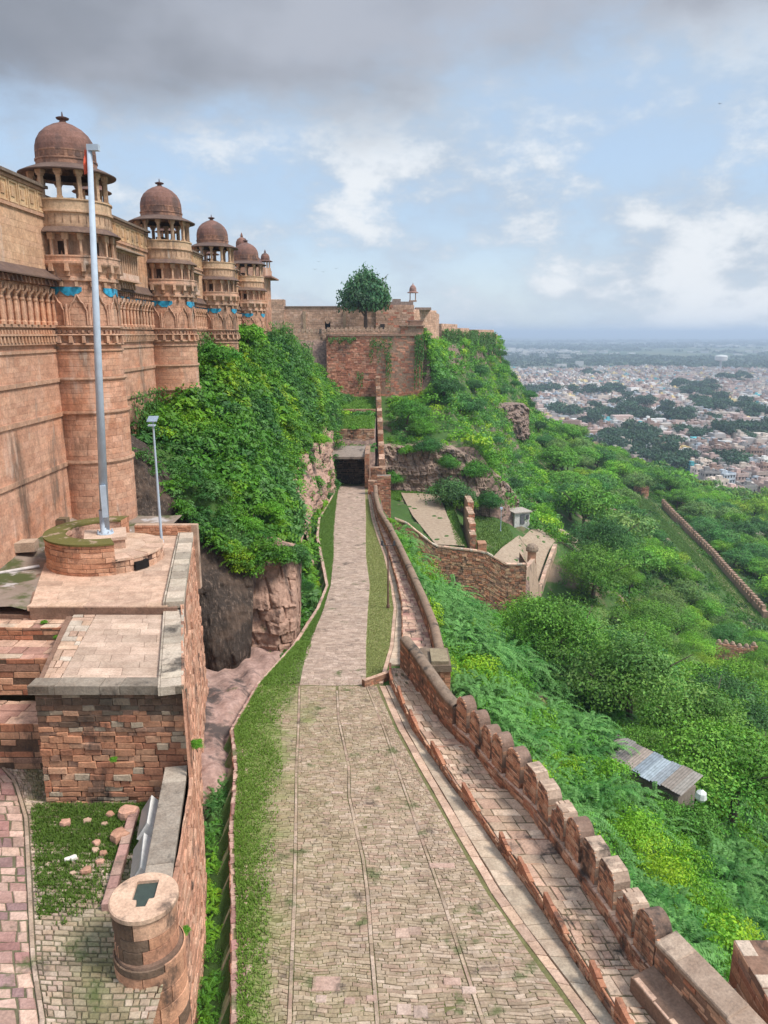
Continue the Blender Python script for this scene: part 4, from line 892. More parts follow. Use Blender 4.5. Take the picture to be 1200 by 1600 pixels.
# ------------------------------------------------------------------ the palace
M_TILE = plain_mat('blue_glazed_tile', (.03, .27, .42), .35, nz=.35, scale=5)
def wall_x(): return -17.3
def build_palace():
    root = thing('palace', 'long pink sandstone palace with domed round towers and blue tile bands', 'palace', (-19, 60, -11))
    WX = -17.3
    ci = MB(); ci.box((-45, 16, -13), (WX - .03, 104, 6.9), (.40, .24, .16)); ci.build('core', M_PAL, root)
    towers = (42., 59., 76., 94.)
    # facade facing, laid in large flat courses
    b = MB()
    fm = lambda z0, y0, o_=0.: plane_map((WX + o_, y0, z0), (0, 1, 0), (0, 0, 1), (1, 0, 0))
    segs = [(24., 40.4)] + [(a + 1.6, c - 1.6) for a, c in zip(towers[:-1], towers[1:])] + [(95.6, 104)]
    for y0, y1 in segs:
        L_ = y1 - y0
        b.blocks(fm(-10.9, y0), L_, 10.4, .30, .8, SAND, gap=.005, prot=.003, bev=.004, back=(.36, .21, .14), cv=.4)
        b.blocks(fm(.35, y0), L_, 2.2, .36, .8, SAND, gap=.005, prot=.003, bev=.004, cv=.5)
        b.blocks(fm(3.1, y0), L_, 2.7, .36, .9, [(.52, .33, .21), (.48, .29, .18), (.50, .30, .20)], gap=.005, prot=.003, bev=.004, cv=.5)
    b.build('facade', M_PAL, root)
    # string courses
    b = MB()
    for y0, y1 in segs:
        for z, h, o_ in ((-7.0, .22, .10), (-4.3, .22, .10), (-2.5, .20, .10), (-.95, .14, .08), (-.55, .12, .16), (.28, .14, .14), (2.55, .14, .16), (5.72, .16, .10), (6.95, .14, .10)):
            b.box((WX, y0, z), (WX + o_, y1, z + h), (.42, .25, .17))
        b.box((WX - .3, y0, 7.1), (WX + .28, y1, 7.24), (.16, .12, .095))
    b.build('string_course', M_PAL, root)
    # carved parapet panels
    b = MB()
    for y0, y1 in segs:
        n = max(1, int((y1 - y0) / .95)); st = (y1 - y0) / n
        b.box((WX, y0, 5.88), (WX + .02, y1, 6.95), (.50, .34, .20))
        for k in range(n):
            a, c = y0 + k * st + .06, y0 + (k + 1) * st - .06
            for q in ((a, c, 5.92, 6.0), (a, c, 6.82, 6.9)): b.box((WX + .021, q[0], q[2]), (WX + .08, q[1], q[3]), (.52, .35, .21))
            for q in ((a, a + .08), (c - .08, c)): b.box((WX + .021, q[0], 6.0), (WX + .08, q[1], 6.82), (.52, .35, .21))
            m_ = (a + c) / 2; b.box((WX + .021, m_ - .16, 6.2), (WX + .06, m_ + .16, 6.62), (.44, .28, .17))
    b.build('carved_parapet', M_PAL, root)
    # ball and dentil bands
    b = MB()
    for y0, y1 in segs:
        for y in np.arange(y0 + .12, y1 - .1, .30): b.box((WX + .0, y, -.02), (WX + .13, y + .15, .16), (.46, .27, .18), taper=.8)
        for y in np.arange(y0 + .1, y1 - .1, .34): b.box((WX, y, -.43), (WX + .22, y + .15, -.12), (.44, .26, .17), taper=.85)
        b.box((WX, y0, -.12), (WX + .24, y1, -.03), (.46, .28, .19))
    b.build('dentil_band', M_PAL, root)
    # frieze of slender columns with curved brackets
    fc = None
    for y0, y1 in segs:
        n = max(2, int((y1 - y0) / .66)); st = (y1 - y0) / n
        for k in range(n):
            y = y0 + (k + .5) * st
            if y < 32.5: continue
            if fc is None:
                b = MB(); b.lathe([(.14, .42), (.14, .55), (.09, .62), (.115, 1.0), (.08, 1.5), (.13, 1.58), (.13, 1.68)], (.10, 0), (.52, .30, .20), 8)
                for sg in (-1, 1):
                    pts = [(0, 1.62, .10), (.08, 1.85, .16), (.20, 2.0, .26), (.24, 2.22, .30)]
                    for (d0, z0, o0), (d1, z1, o1) in zip(pts[:-1], pts[1:]): b.tube((o0, sg * d0, z0), (o1, sg * d1, z1), .07, .055, (.50, .29, .19), 6)
                fc = b.build('frieze_column', M_PAL, None, origin=(0, 0, 0)); fc.parent = root; o = fc
            else: o = fc.copy(); COL.objects.link(o); o.parent = root
            o.location = np.array((WX, y, 0.)) - np.array(root.location)
    # sloping tiled eave on the near part and on the bays behind
    for (y0, y1), (z, out) in zip(segs, ((2.66, .75), (2.7, .34), (2.7, .34), (2.7, .3), (2.7, .3))):
        e = MB(); P = np.array([[[WX, y, z + .52], [WX + out * .5, y, z + .26 + .02 * math.sin(y * 9)], [WX + out, y, z + .03], [WX + out, y, z - .03], [WX, y, z + .02]] for y in np.linspace(y0, y1, 30)])
        e.grid(P, (.17, .125, .10)); 
        for y in np.arange(y0 + .15, y1, .42):
            e.box((WX, y, z - .32), (WX + out * .72, y + .16, z - .03), (.46, .28, .19), taper=.8)
        e.build('tiled_eave', M_PALD, root)
    # hanging window boxes of the bays between the towers
    for y0, y1 in segs[1:4]:
        ym = (y0 + y1) / 2 - .6
        b = MB(); x0, x1 = WX, WX + .75
        b.box((x0, ym - 2.6, 3.35), (x1, ym + 2.6, 3.75), (.52, .36, .28)); b.box((x0, ym - 2.7, 3.25), (x1 + .12, ym + 2.7, 3.35), (.44, .28, .2)); b.box((x0, ym - 2.6, 4.95), (x1, ym + 2.6, 5.1), (.46, .3, .2))
        P = np.array([[[x0, y, 5.55], [x1 + .4, y, 5.1], [x1 + .4, y, 5.04], [x0, y, 5.1]] for y in (ym - 2.9, ym + 2.9)]); b.grid(P, (.22, .16, .12)); b.quads(P[0], [(0, 1, 2, 3)], (.3, .2, .14))
        for y in np.arange(ym - 2.5, ym + 2.6, .42): b.box((x1 - .16, y - .06, 3.75), (x1 - .04, y + .06, 4.95), (.48, .31, .21))
        for y in np.arange(ym - 2.5, ym + 2.6, .5):
            b.box((x0, y - .1, 2.85), (x0 + .5, y + .1, 3.25), (.44, .27, .18), taper=.75)
        b.box((x0, ym - 2.5, 3.76), (x0 + .02, ym + 2.5, 4.94), (.05, .03, .025)); b.build('hanging_balcony', M_PAL, root)
    # blue tile scraps on the flat frieze
    k = 0
    for (y0, y1) in segs:
        y = y0 + .3
        while y < y1 - .6:
            l = rng.uniform(.25, .7)
            if rng.random() < (.75 if y0 > 40 else .35):
                z = rng.uniform(2.02, 2.2); n = 5
                yy = np.linspace(y, y + l, n); top = z + rng.uniform(.16, .36, n); bot = z + rng.uniform(-.12, .04, n)
                x_ = WX + .05; V = np.concatenate([np.column_stack([np.full(n, x_), yy, bot]), np.column_stack([np.full(n, x_), yy, top])])
                t = MB(); t.quads(V, [(i, i + 1, i + n + 1, i + n) for i in range(n - 1)], (.05, .3, .5)); t.build('tile_panel', M_TILE, root) if y > 32 else None
            y += l + rng.uniform(.2, .6)
    # ---- one tower, then copies
    PALSOFT = np.array(SAND) * .45 + np.array(SAND).mean(0) * .55
    C = (-16.6, towers[0])
    tw = MB(); A0 = math.radians(-200); A1 = math.radians(80)
    cols_lo = SAND
    for (z0, z1, r, bt) in ((-11, -6.95, 2.14, .004), (-6.73, -4.25, 2.10, .003), (-4.05, -2.45, 2.06, .003), (-2.27, -.95, 2.03, .003), (.40, 2.62, 1.98, 0.)):
        tw.cyl_blocks(C, r, z0, z1, A0, A1, .30, .75, PALSOFT, gap=.008, prot=.003, depth=.012); tw.lathe([(r - .02, z0), (r - .02, z1)], C, (.34, .20, .135), 40)
    for (z, h, r, o_) in ((-6.95, .22, 2.14, .12), (-4.25, .2, 2.1, .12), (-2.45, .18, 2.06, .11), (-.95, .14, 2.03, .08), (-.62, .12, 2.0, .17), (.26, .14, 2.0, .14), (-.12, .09, 2.0, .22)):
        tw.lathe([(r - .1, z), (r + o_ * .6, z), (r + o_, z + h * .4), (r + o_ * .8, z + h), (r - .1, z + h)], C, (.40, .24, .165), 40)
    tw.lathe([(1.98, -.82), (1.98, .3)], C, (.48, .28, .19), 40)
    for a in np.arange(A0, A1, .145): tw.box((C[0] + 1.96, C[1] - .06, .02), (C[0] + 2.12, C[1] + .06, .16), (.30, .17, .12) if rng.random() < .5 else (.46, .27, .18), rz=a, about=C)
    for a in np.arange(A0, A1, .29): tw.box((C[0] + 1.96, C[1] - .1, -.48), (C[0] + 2.26, C[1] + .1, -.12), (.46, .27, .18), rz=a, about=C, taper=.8)
    # corbel ring and balcony body
    tw.lathe([(1.98, 2.6), (2.12, 2.66), (2.12, 2.82), (2.02, 2.86), (2.02, 3.0), (2.18, 3.3), (2.3, 3.42), (2.34, 3.5), (2.34, 3.6), (2.26, 3.62), (2.26, 3.80), (2.30, 3.82), (2.30, 3.90), (2.12, 3.91), (1.72, 3.91), (1.70, 4.95), (2.0, 5.0)], C, (.50, .31, .22), 48)
    for a in np.arange(A0, A1, .35):
        tw.box((C[0] + 1.98, C[1] - .11, 3.1), (C[0] + 2.38, C[1] + .11, 3.5), (.46, .29, .2), rz=a, about=C, taper=.85); tw.box((C[0] + 1.98, C[1] - .09, 2.86), (C[0] + 2.2, C[1] + .09, 3.1), (.44, .27, .18), rz=a, about=C)
        tw.box((C[0] + 1.98, C[1] - .08, 2.36), (C[0] + 2.2, C[1] + .08, 2.6), (.42, .26, .17), rz=a + .17, about=C)
    for a in np.arange(A0, A1, .35): tw.box((C[0] + 1.68, C[1] - .17, 3.95), (C[0] + 1.715, C[1] + .17, 4.62), (.04, .025, .02) if int(a * 100) % 3 == 0 else (.40, .25, .17), rz=a + .175, about=C)
    tw.lathe([(1.98, 5.3), (2.0, 5.4), (2.0, 5.95), (2.1, 6.0), (2.1, 6.08), (2.04, 6.1)], C, (.48, .31, .205), 48)
    for a in np.arange(A0, A1, .19): tw.box((C[0] + 1.98, C[1] - .02, 5.5), (C[0] + 2.03, C[1] + .02, 5.9), (.32, .2, .13), rz=a, about=C)
    # ogee arch ribs round the frieze
    for a in np.arange(A0, A1, .56):
        R_ = 2.03
        pts = [(-.44, .42), (-.44, 1.15), (-.34, 1.35), (-.30, 1.5), (-.17, 1.62), (-.1, 1.78), (0, 1.98), (.1, 1.78), (.17, 1.62), (.30, 1.5), (.34, 1.35), (.44, 1.15), (.44, .42)]
        q = [(C[0] + R_ * math.cos(a + u / R_), C[1] + R_ * math.sin(a + u / R_), z) for u, z in pts]
        for p0, p1 in zip(q[:-1], q[1:]): tw.tube(p0, p1, .05, .05, (.50, .29, .2), 6)
        tw.tube((C[0] + R_ * math.cos(a + .28), C[1] + R_ * math.sin(a + .28), .42), (C[0] + R_ * math.cos(a + .28), C[1] + R_ * math.sin(a + .28), 1.5), .09, .07, (.5, .29, .2), 7)
    t = tw.build('tower', M_PAL, None, origin=(C[0], C[1], -11)); t.parent = root; t.location = np.array((C[0], C[1], -11.)) - np.array(root.location)
    def sub(mb, name, mat, smooth=False): o = mb.build(name, mat, t, smooth=smooth); return o
    b = MB(); b.lathe([(1.9, 5.36), (2.15, 5.22), (2.40, 5.04), (2.42, 4.99), (2.0, 5.0)], C, (.20, .15, .12), 48); sub(b, 'lower_eave', M_PALD)
    b = MB(); b.lathe([(2.04, 6.1), (2.04, 6.55), (2.10, 6.57), (2.1, 6.64), (1.7, 6.64), (1.7, 6.58)], C, (.50, .34, .22), 48); sub(b, 'railing', M_PAL)
    b = MB(); b.lathe([(1.72, 8.02), (2.2, 8.02), (2.40, 7.97), (2.42, 8.02), (2.05, 8.2), (1.5, 8.42)], C, (.16, .12, .10), 48); sub(b, 'upper_eave', M_PALD)
    b = MB(); b.lathe([(1.5, 8.3), (1.5, 8.62), (1.54, 8.64), (1.54, 8.72), (1.47, 8.74), (1.47, 9.0), (1.49, 9.04), (1.49, 9.1)], C, (.40, .25, .18), 40)
    for a in np.linspace(0, 2 * PI, 24, endpoint=False): b.box((C[0] + 1.45, C[1] - .11, 8.76), (C[0] + 1.485, C[1] + .11, 9.0), (.26, .16, .12), rz=a, about=C)
    b.lathe([(1.49, 9.1), (1.47, 9.35), (1.38, 9.68), (1.2, 9.98), (.92, 10.24), (.55, 10.45), (.2, 10.58), (.15, 10.66), (.15, 10.7)], C, (.24, .145, .12), 40); o = sub(b, 'dome', M_PALD)
    b = MB(); b.lathe([(.14, 10.68), (.30, 10.74), (.33, 10.8), (.2, 10.85), (.05, 10.87), (.02, 11.1)], C, (.14, .09, .08), 16); sub(b, 'finial', M_PALD)
    n = 12; c0 = None
    for k in range(n):
        a = k * 2 * PI / n + .13
        if c0 is None:
            b = MB(); b.box((C[0] + 1.73, C[1] - .125, 6.6), (C[0] + 1.98, C[1] + .125, 6.76), (.47, .31, .2)); b.box((C[0] + 1.76, C[1] - .095, 6.75), (C[0] + 1.95, C[1] + .095, 7.76), (.46, .3, .195)); b.box((C[0] + 1.70, C[1] - .19, 7.84), (C[0] + 2.0, C[1] + .19, 8.02), (.46, .3, .2)); b.box((C[0] + 1.72, C[1] - .14, 7.74), (C[0] + 1.99, C[1] + .14, 7.85), (.46, .3, .2))
            for v in b.v: v[:, 0] -= C[0]; v[:, 1] -= C[1]
            c0 = b.build('column', M_PAL, None, origin=(0, 0, 0)); c0.parent = t; o = c0
        else:
            o = c0.copy(); COL.objects.link(o); o.parent = t
        o.location = np.array((C[0], C[1], 0)) - world_loc(t); o.rotation_euler = (0, 0, a)
    c1 = None
    for k in range(18):
        a = k * .35 + A0
        if c1 is None:
            b = MB(); b.box((1.99, -.06, 3.88), (2.11, .06, 4.66), (.49, .31, .21)); b.box((1.95, -.15, 4.66), (2.15, .15, 4.98), (.47, .3, .2), taper=1.1); c1 = b.build('balcony_post', M_PAL, None, origin=(0, 0, 0)); c1.parent = t; o = c1
        else:
            o = c1.copy(); COL.objects.link(o); o.parent = t
        o.location = np.array((C[0], C[1], 0)) - world_loc(t); o.rotation_euler = (0, 0, a)
    # blue scallops under the balcony
    for j, a in enumerate(np.arange(A0 + .15, A1, .56)):
        n_ = 9; uu = np.linspace(-.5, .5, n_); R_ = 2.015; bot = 2.02 + .26 * (1 - np.abs(uu) * 2) * (1 if j % 2 else .6); top = np.full(n_, 2.34)
        if j % 5 == 4: continue
        P = np.stack([np.column_stack([C[0] + R_ * np.cos(a + .28 + uu / R_ * 1.1), C[1] + R_ * np.sin(a + .28 + uu / R_ * 1.1), z]) for z in (2.30 - (2.3 - bot) * 0 - .16 - .30 * np.abs(np.sin((uu + .5) * PI * (1 if j % 2 else 2))) * (.7 + .3 * rng.random(n_)), top)]); b = MB(); b.grid(P, (.05, .3, .5)); sub(b, 'tile_panel', M_TILE)
    for y in towers[1:]:
        c = copy_tree(t, root); c.location.y += y - towers[0]
    # ---- small roof kiosks
    def kiosk(cx, cy, zb, s, name='roof_kiosk', spire=False):
        b = MB(); b.lathe([(1.0 * s, zb), (1.0 * s, zb + .3 * s), (.8 * s, zb + .3 * s)], (cx, cy), (.46, .30, .2), 8); k = b.build(name, M_PAL, root)
        for j in range(8):
            a = j * PI / 4 + .39; q = MB(); q.tube((cx + .8 * s * math.cos(a), cy + .8 * s * math.sin(a), zb + .3 * s), (cx + .8 * s * math.cos(a), cy + .8 * s * math.sin(a), zb + 1.5 * s), .09 * s, .08 * s, (.46, .30, .2), 6); q.build('column', M_PAL, k)
        q = MB(); q.lathe([(.7 * s, zb + 1.55 * s), (1.35 * s, zb + 1.45 * s), (1.37 * s, zb + 1.5 * s), (.85 * s, zb + 1.75 * s)], (cx, cy), (.18, .11, .09), 16); q.build('eave', M_PALD, k)
        q = MB(); q.lathe([(.82 * s, zb + 1.7 * s), (.82 * s, zb + 2.1 * s), (.78 * s, zb + 2.4 * s), (.6 * s, zb + 2.75 * s), (.3 * s, zb + 2.95 * s), (.1 * s, zb + 3.05 * s), (.2 * s, zb + 3.12 * s), (.04 * s, zb + (3.6 if spire else 3.25) * s)], (cx, cy), (.26, .155, .125), 20); q.build('dome', M_PALD, k)
    kiosk(-17.3, 47.2, 6.9, .82); kiosk(-17.5, 63.5, 6.9, .7); kiosk(-18.0, 81, 6.9, .7)
    # end block beyond the last tower
    b = MB(); b.box((-24, 104.2, -4), (-16.1, 110, 8.0), (.44, .26, .18)); b.box((-24.3, 103.7, 7.3), (-15.0, 110.6, 7.5), (.30, .17, .13)); b.box((-24, 104, 7.5), (-15.9, 110.2, 8.6), (.46, .28, .2))
    b.blocks(plane_map((-22, 104.19, -4), (1, 0, 0), (0, 0, 1), (0, -1, 0)), 5.9, 11.2, .4, .9, SAND, prot=.012); b.blocks(plane_map((-16.09, 104.2, -4), (0, 1, 0), (0, 0, 1), (1, 0, 0)), 5.8, 11.2, .4, .9, SAND, prot=.012)
    b.build('end_block', M_PAL, root)
    b = MB(); b.lathe([(1.9, 8.6), (1.85, 9.2), (1.5, 10.0), (.9, 10.5), (.2, 10.8), (.02, 11.1)], (-18.5, 107.5), (.16, .11, .12), 24); b.build('dome', M_PALD, root, smooth=True)
    kiosk(-16.5, 108.5, 8.6, .75, spire=True); kiosk(-19.2, 106.0, 9.6, 1.0, spire=True)
    b = MB(); b.box((-18.5, 99.0, -8), (-15.4, 104.2, 3.0), (.34, .18, .12)); b.blocks(plane_map((-18.5, 98.99, -8), (1, 0, 0), (0, 0, 1), (0, -1, 0)), 3.1, 11, .4, .8, [(.42, .22, .15), (.38, .19, .13)], prot=.02); b.blocks(plane_map((-15.39, 99, -8), (0, 1, 0), (0, 0, 1), (1, 0, 0)), 5.2, 11, .4, .8, [(.42, .22, .15), (.38, .19, .13)], prot=.02); b.build('buttress', M_PAL, root)
build_palace()

# ------------------------------------------------------------------ rock faces left of the road
def build_rocks():
    def face(name, label, top, bot, bulge, col, amp, nu=90, nv=60, dirs=(0.2, -1), cat='rock', rib=.0, seed=0., mat=None):
        t = np.array(top, float); q = np.array(bot, float); s = np.linspace(0, 1, len(t)); u = np.linspace(0, 1, nu); v = np.linspace(0, 1, nv)
        T = np.column_stack([np.interp(u, s, t[:, k]) for k in range(3)]); B = np.column_stack([np.interp(u, np.linspace(0, 1, len(q)), q[:, k]) for k in range(3)])
        P = B[:, None] + (T - B)[:, None] * v[None, :, None]
        U, V = np.meshgrid(u, v, indexing='ij'); d = np.array((*dirs, 0.)); d /= np.linalg.norm(d)
        H = P[:, :, 0] + P[:, :, 1] * .8 + seed * 3
        lay = P[:, :, 2] / .85 + .9 * fbm(H * .25, seed, P[:, :, 2] * .15, 3); li = np.floor(lay).astype(int); lf = lay - li; rl = np.random.default_rng(int(seed * 10)).random(400); rl2 = np.random.default_rng(int(seed * 10) + 1).random(400)
        blk = H / 1.6 + rl2[li % 400] * 5 + .3 * fbm(H * .5, 2, P[:, :, 2] * .5, 2); bi = np.floor(blk).astype(int); step = lambda k: rl[k % 400] + .7 * rl2[(k * 7 + bi * 13) % 400]
        e = np.clip((lf - .82) / .18, 0, 1); strata = step(li) * (1 - e) + step(li + 1) * e - .85
        strata = strata - .35 * np.exp(-((blk - bi - .5) / .5) ** 2 * 0 - (np.minimum(blk - bi, 1 - blk + bi) / .05) ** 2)
        nz = 1.3 * fbm(P[:, :, 0] * .35 + seed, P[:, :, 1] * .35, P[:, :, 2] * .35, 5) + .5 * fbm(P[:, :, 0] * 1.7, P[:, :, 1] * 1.7 + seed, P[:, :, 2] * 1.7, 4)
        w = bulge * np.sin(np.clip(V, 0, 1) * PI) ** .8 + amp * nz + rib * strata
        P = P + w[:, :, None] * d
        P[:, -1] += d * -.6
        mb = MB(); mb.grid(P, col)
        back = P[:, -1] + np.array((0, 2.2, .25)); mb.grid(np.stack([P[:, -1], back], 1), col)
        o = mb.build(name, mat or M_ROCK, smooth=mat is not None); tag(o, label, cat); return o
    m, nt, bs = mat_base('black_streaked_rock', .85); geo = N(nt, 'ShaderNodeNewGeometry'); pos = geo.outputs['Position']
    mp = N(nt, 'ShaderNodeMapping'); LK(nt, pos, mp.inputs[0]); mp.inputs['Scale'].default_value = (1, 1, .12); mp.inputs['Rotation'].default_value = (.25, .2, 0)
    st = noise(nt, mp.outputs[0], 6, 7, .7); bg = noise(nt, pos, .45, 5, .6); nf = noise(nt, pos, 5, 6, .7)
    c = mixc(nt, maprange(nt, st, .50, .70, 0, .75), (.052, .038, .030), (.26, .185, .14)); c = mixc(nt, maprange(nt, bg, .5, .62, 0, .6), c, (.13, .085, .06)); c = mixc(nt, maprange(nt, nf, .64, .72, 0, .7), c, (.22, .17, .14)); LK(nt, c, bs.inputs['Base Color'])
    bp = N(nt, 'ShaderNodeBump'); bp.inputs['Strength'].default_value = .9; bp.inputs['Distance'].default_value = .12; LK(nt, math_node(nt, 'ADD', nf, st), bp.inputs['Height']); LK(nt, bp.outputs[0], bs.inputs['Normal'])
    face('dark_rock', 'huge dark streaked boulder face beside the terrace under the hanging shrubs', [(-16.8, 45.5, -6.4), (-15.3, 45.2, -7.3), (-13.5, 45.0, -9.4), (-11.7, 44.8, -11.7), (-10.0, 44.6, -13.0), (-8.35, 45.4, -13.9)], [(-16.0, 43.2, -12), (-13.5, 42.2, -16), (-11.5, 41.5, -19.6), (-9.9, 40.8, -20), (-8.9, 41.6, -20), (-8.4, 43.2, -20)], .8, (.1, .08, .07), .30, mat=m, dirs=(.25, -1), seed=1., rib=.22)
    face('rock_outcrop', 'pale weathered rock outcrop with dark top between the black boulder and the road', [(-8.9, 46.0, -13.9), (-7.8, 45.6, -13.5), (-6.6, 45.4, -13.9), (-5.75, 46.4, -14.4), (-5.7, 49.5, -14.6)], [(-9.0, 43.8, -20), (-7.9, 43.9, -20), (-6.7, 43.6, -20.2), (-5.72, 45.0, -20.4), (-5.95, 49.5, -20.6)], .25, (.37, .235, .175), .45, rib=.55, seed=4.)
    face('rock_cliff', 'tall broken pink rock cliff draped with shrubs left of the far road', [(-7.0, 62, -15), (-8.0, 68, -14.2), (-8.9, 76, -13.5), (-8.9, 88, -13.5), (-8.3, 100, -12.8), (-8.0, 111, -14)], [(-6.9, 62, -21.4), (-7.7, 68, -22), (-8.6, 76, -22.2), (-8.7, 88, -22.8), (-8.1, 100, -23.4), (-7.9, 111, -23.8)], .25, (.40, .26, .20), .7, nu=200, dirs=(1, -.15), rib=.5, seed=7.)
    face('rock_cliff', 'banded brown cliff above the lower road bend', [(-.6, 142.4, -21), (4, 142.8, -21.3), (9, 142.4, -20.5), (13, 142.2, -21.3), (18, 142.4, -23.5), (23, 143.5, -27.5), (27, 148, -32)], [(-.6, 140.9, -30.5), (6, 140.7, -31), (12, 140.5, -32.8), (18, 140.3, -36.5), (24, 141, -39), (29, 146, -42)], .6, (.31, .225, .175), 1.0, nu=220, nv=90, dirs=(.25, -1), rib=1.0, seed=11.)
    face('rock_cliff', 'overhanging brown rock ledge on the far green flank of the hill', [(33, 232, -22), (38, 234, -21.5), (43, 240, -22), (47, 248, -23)], [(33.5, 230, -31), (38.5, 231, -32), (44, 236, -33), (48, 244, -34)], 1.2, (.25, .18, .145), 1.6, nu=90, dirs=(.4, -1), rib=1.2, seed=13.)
    face('rock_cliff', 'red rock cliff under the last bastion at the far end of the fort', [(41.5, 296, -6), (43, 295, -6), (45.5, 297, -6), (46.5, 303, -6)], [(42, 295, -15), (43.4, 293.6, -15), (45.2, 295.4, -16), (46, 302, -16)], .8, (.36, .19, .14), .8, nu=50, nv=40, dirs=(.3, -1), rib=.4, seed=17.)
    # bare rock floor beside the road
    n = 60; X, Y = np.meshgrid(np.linspace(-12, -5, n), np.linspace(23.5, 45.5, n * 2), indexing='ij'); kx = L(KL, Y)
    Xc = np.minimum(X, kx - .05); Z = np.maximum(-19.75, RZ(Y) - .30) + .22 * rough_noise(Xc, Y, 1.1) + .10 * np.sin(Xc * 4 + Y * 2.2 + np.sin(Y)) - .35 * sstep(-.9, -.2, Xc - kx) - 1.0 * sstep(29.5, 27, Y)
    mb = MB(); mb.grid(np.stack([Xc, Y, Z], 2), (.37, .245, .205)); o = mb.build('rock_floor', M_ROCK, smooth=True); tag(o, kind='structure')
build_rocks()

# ------------------------------------------------------------------ bastion and the walls behind it
RED = [(.46, .20, .135), (.40, .165, .11), (.50, .24, .165), (.36, .15, .10), (.48, .26, .19)]
TAN = [(.48, .31, .23), (.44, .28, .205), (.52, .35, .27), (.42, .27, .20)]
def fwall(mb, p0, p1, z0, z1, pal, ch=.45, bl=.9, prot=.03, thick=3., top=(.3, .2, .15)):
    p0 = np.array(p0, float); p1 = np.array(p1, float); d = p1 - p0; L_ = np.linalg.norm(d); d /= L_; n = np.array((d[1], -d[0]))
    mb.blocks(plane_map((*p0, z0), (*d, 0), (0, 0, 1), (*n, 0)), L_, z1 - z0, ch, bl, pal, gap=.03, prot=prot, bev=.03, jit=.02, depth=.1)
    q = [p0 - n * .06, p1 - n * .06, p1 - n * thick, p0 - n * thick]
    mb.prism([tuple(k) for k in q], z0, z1 - .02, top)
def build_bastion():
    root = thing('bastion', 'massive square red stone bastion with ivy at its corner', 'bastion', (-2, 166, -14.5))
    b = MB(); fwall(b, (-12.5, 165), (8.4, 165), -15, -.5, RED, .42, .8, .05, thick=10); fwall(b, (8.4, 165), (8.4, 178), -15, -.5, RED, .42, .8, .05, 10); b.build('wall_body', M_FAR, root)
    b = MB(); b.box((-12.6, 164.75, -.5), (8.7, 165.2, -.15), (.30, .2, .15)); b.box((8.2, 164.75, -.5), (8.7, 178, -.15), (.30, .2, .15)); b.build('string_course', M_FAR, root)
    b = MB(); fwall(b, (-12.5, 165.1), (3.6, 165.1), -.15, .9, TAN, .4, .8, .02, .5)
    for x in np.arange(-12.3, 3.2, .95): b.box((x, 165.05, .5), (x + .6, 165.5, 1.25), (.42, .28, .21))
    b.build('battlement', M_FAR, root)
    b = MB(); fwall(b, (3.6, 164.9), (8.5, 164.9), -.15, 1.5, RED, .4, .8, .03, 8); fwall(b, (8.5, 164.9), (8.5, 178), -.15, 1.5, RED, .4, .8, .03, 4); b.box((3.4, 164.5, 1.5), (8.8, 178, 1.7), (.26, .18, .14)); b.box((5.6, 166.5, 1.7), (8.4, 176, 2.6), (.40, .26, .19)); b.box((5.3, 166.2, 2.6), (8.7, 176.3, 2.8), (.24, .17, .14)); b.build('corner_block', M_FAR, root)
    root = thing('fort_wall', 'pale smooth curtain wall left of the red bastion', 'wall', (-15.5, 166, -12))
    b = MB(); fwall(b, (-21, 166.5), (-12.4, 166.5), -12, .2, TAN, .5, 1.0, .01, 6)
    for x in np.arange(-20.8, -12.6, .95): b.box((x, 166.45, .18), (x + .62, 166.9, .95), (.40, .28, .21))
    b.build('wall_body', M_FAR, root)
    root = thing('fort_wall', 'long pinkish rear wall with arched opening behind the bastion terrace', 'wall', (-12, 185, 0))
    b = MB(); fwall(b, (-32, 184), (-14.2, 184), -2, 6.1, TAN, .5, 1., .02, 1.2); fwall(b, (-12.9, 184), (-2.0, 184), -2, 6.1, TAN, .5, 1., .02, 1.2); fwall(b, (-14.2, 184), (-12.9, 184), 3.0, 6.1, TAN, .5, 1., .02, 1.2)
    for k in range(8):
        x = -14.2 + k * 1.3 / 8; h = 3.0 - .75 * math.sin(PI * (k + .5) / 8); b.box((x, 184.02, h), (x + 1.3 / 8, 184.9, 3.0), (.40, .27, .2))
    b.build('wall_body', M_FAR, root)
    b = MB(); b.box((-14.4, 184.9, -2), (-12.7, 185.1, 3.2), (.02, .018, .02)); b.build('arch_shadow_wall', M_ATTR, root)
    b = MB(); b.box((-32, 183.8, 6.1), (-2, 185.3, 6.35), (.22, .16, .13)); b.build('coping', M_FAR, root)
    b = MB(); fwall(b, (-27.6, 183.4), (-23.8, 183.4), -2, 7.9, TAN, .5, 1., .02, 3); b.build('raised_block', M_FAR, root)
    for x in (-19.4, -17.3 + 7.5): 
        b = MB(); b.box((x, 183.7, .5), (x + .7, 184.0, 5.2), (.33, .24, .17)); b.build('pilaster', M_FAR, root)
    root = thing('fort_building', 'stepped stone building with small roof kiosk at the corner of the fort', 'building', (6, 190, 0))
    b = MB(); fwall(b, (-2.0, 183.5), (7.2, 183.5), -2, 6.6, TAN + RED[:1], .5, 1., .02, 10); fwall(b, (7.2, 183.5), (13.2, 193), -6, 5.6, TAN, .5, 1., .02, 5); fwall(b, (13.2, 193), (14.6, 203), -8, 5.0, TAN, .5, 1., .02, 5); b.build('wall_body', M_FAR, root)
    b = MB(); b.box((.2, 184, 6.6), (7.0, 192, 7.4), (.24, .19, .17)); b.box((2.0, 184, 7.4), (4.0, 188, 8.0), (.26, .2, .18)); b.box((7.6, 185.5, 5.5), (11.4, 191, 6.1), (.28, .21, .18)); b.build('roof_block', M_FAR, root)
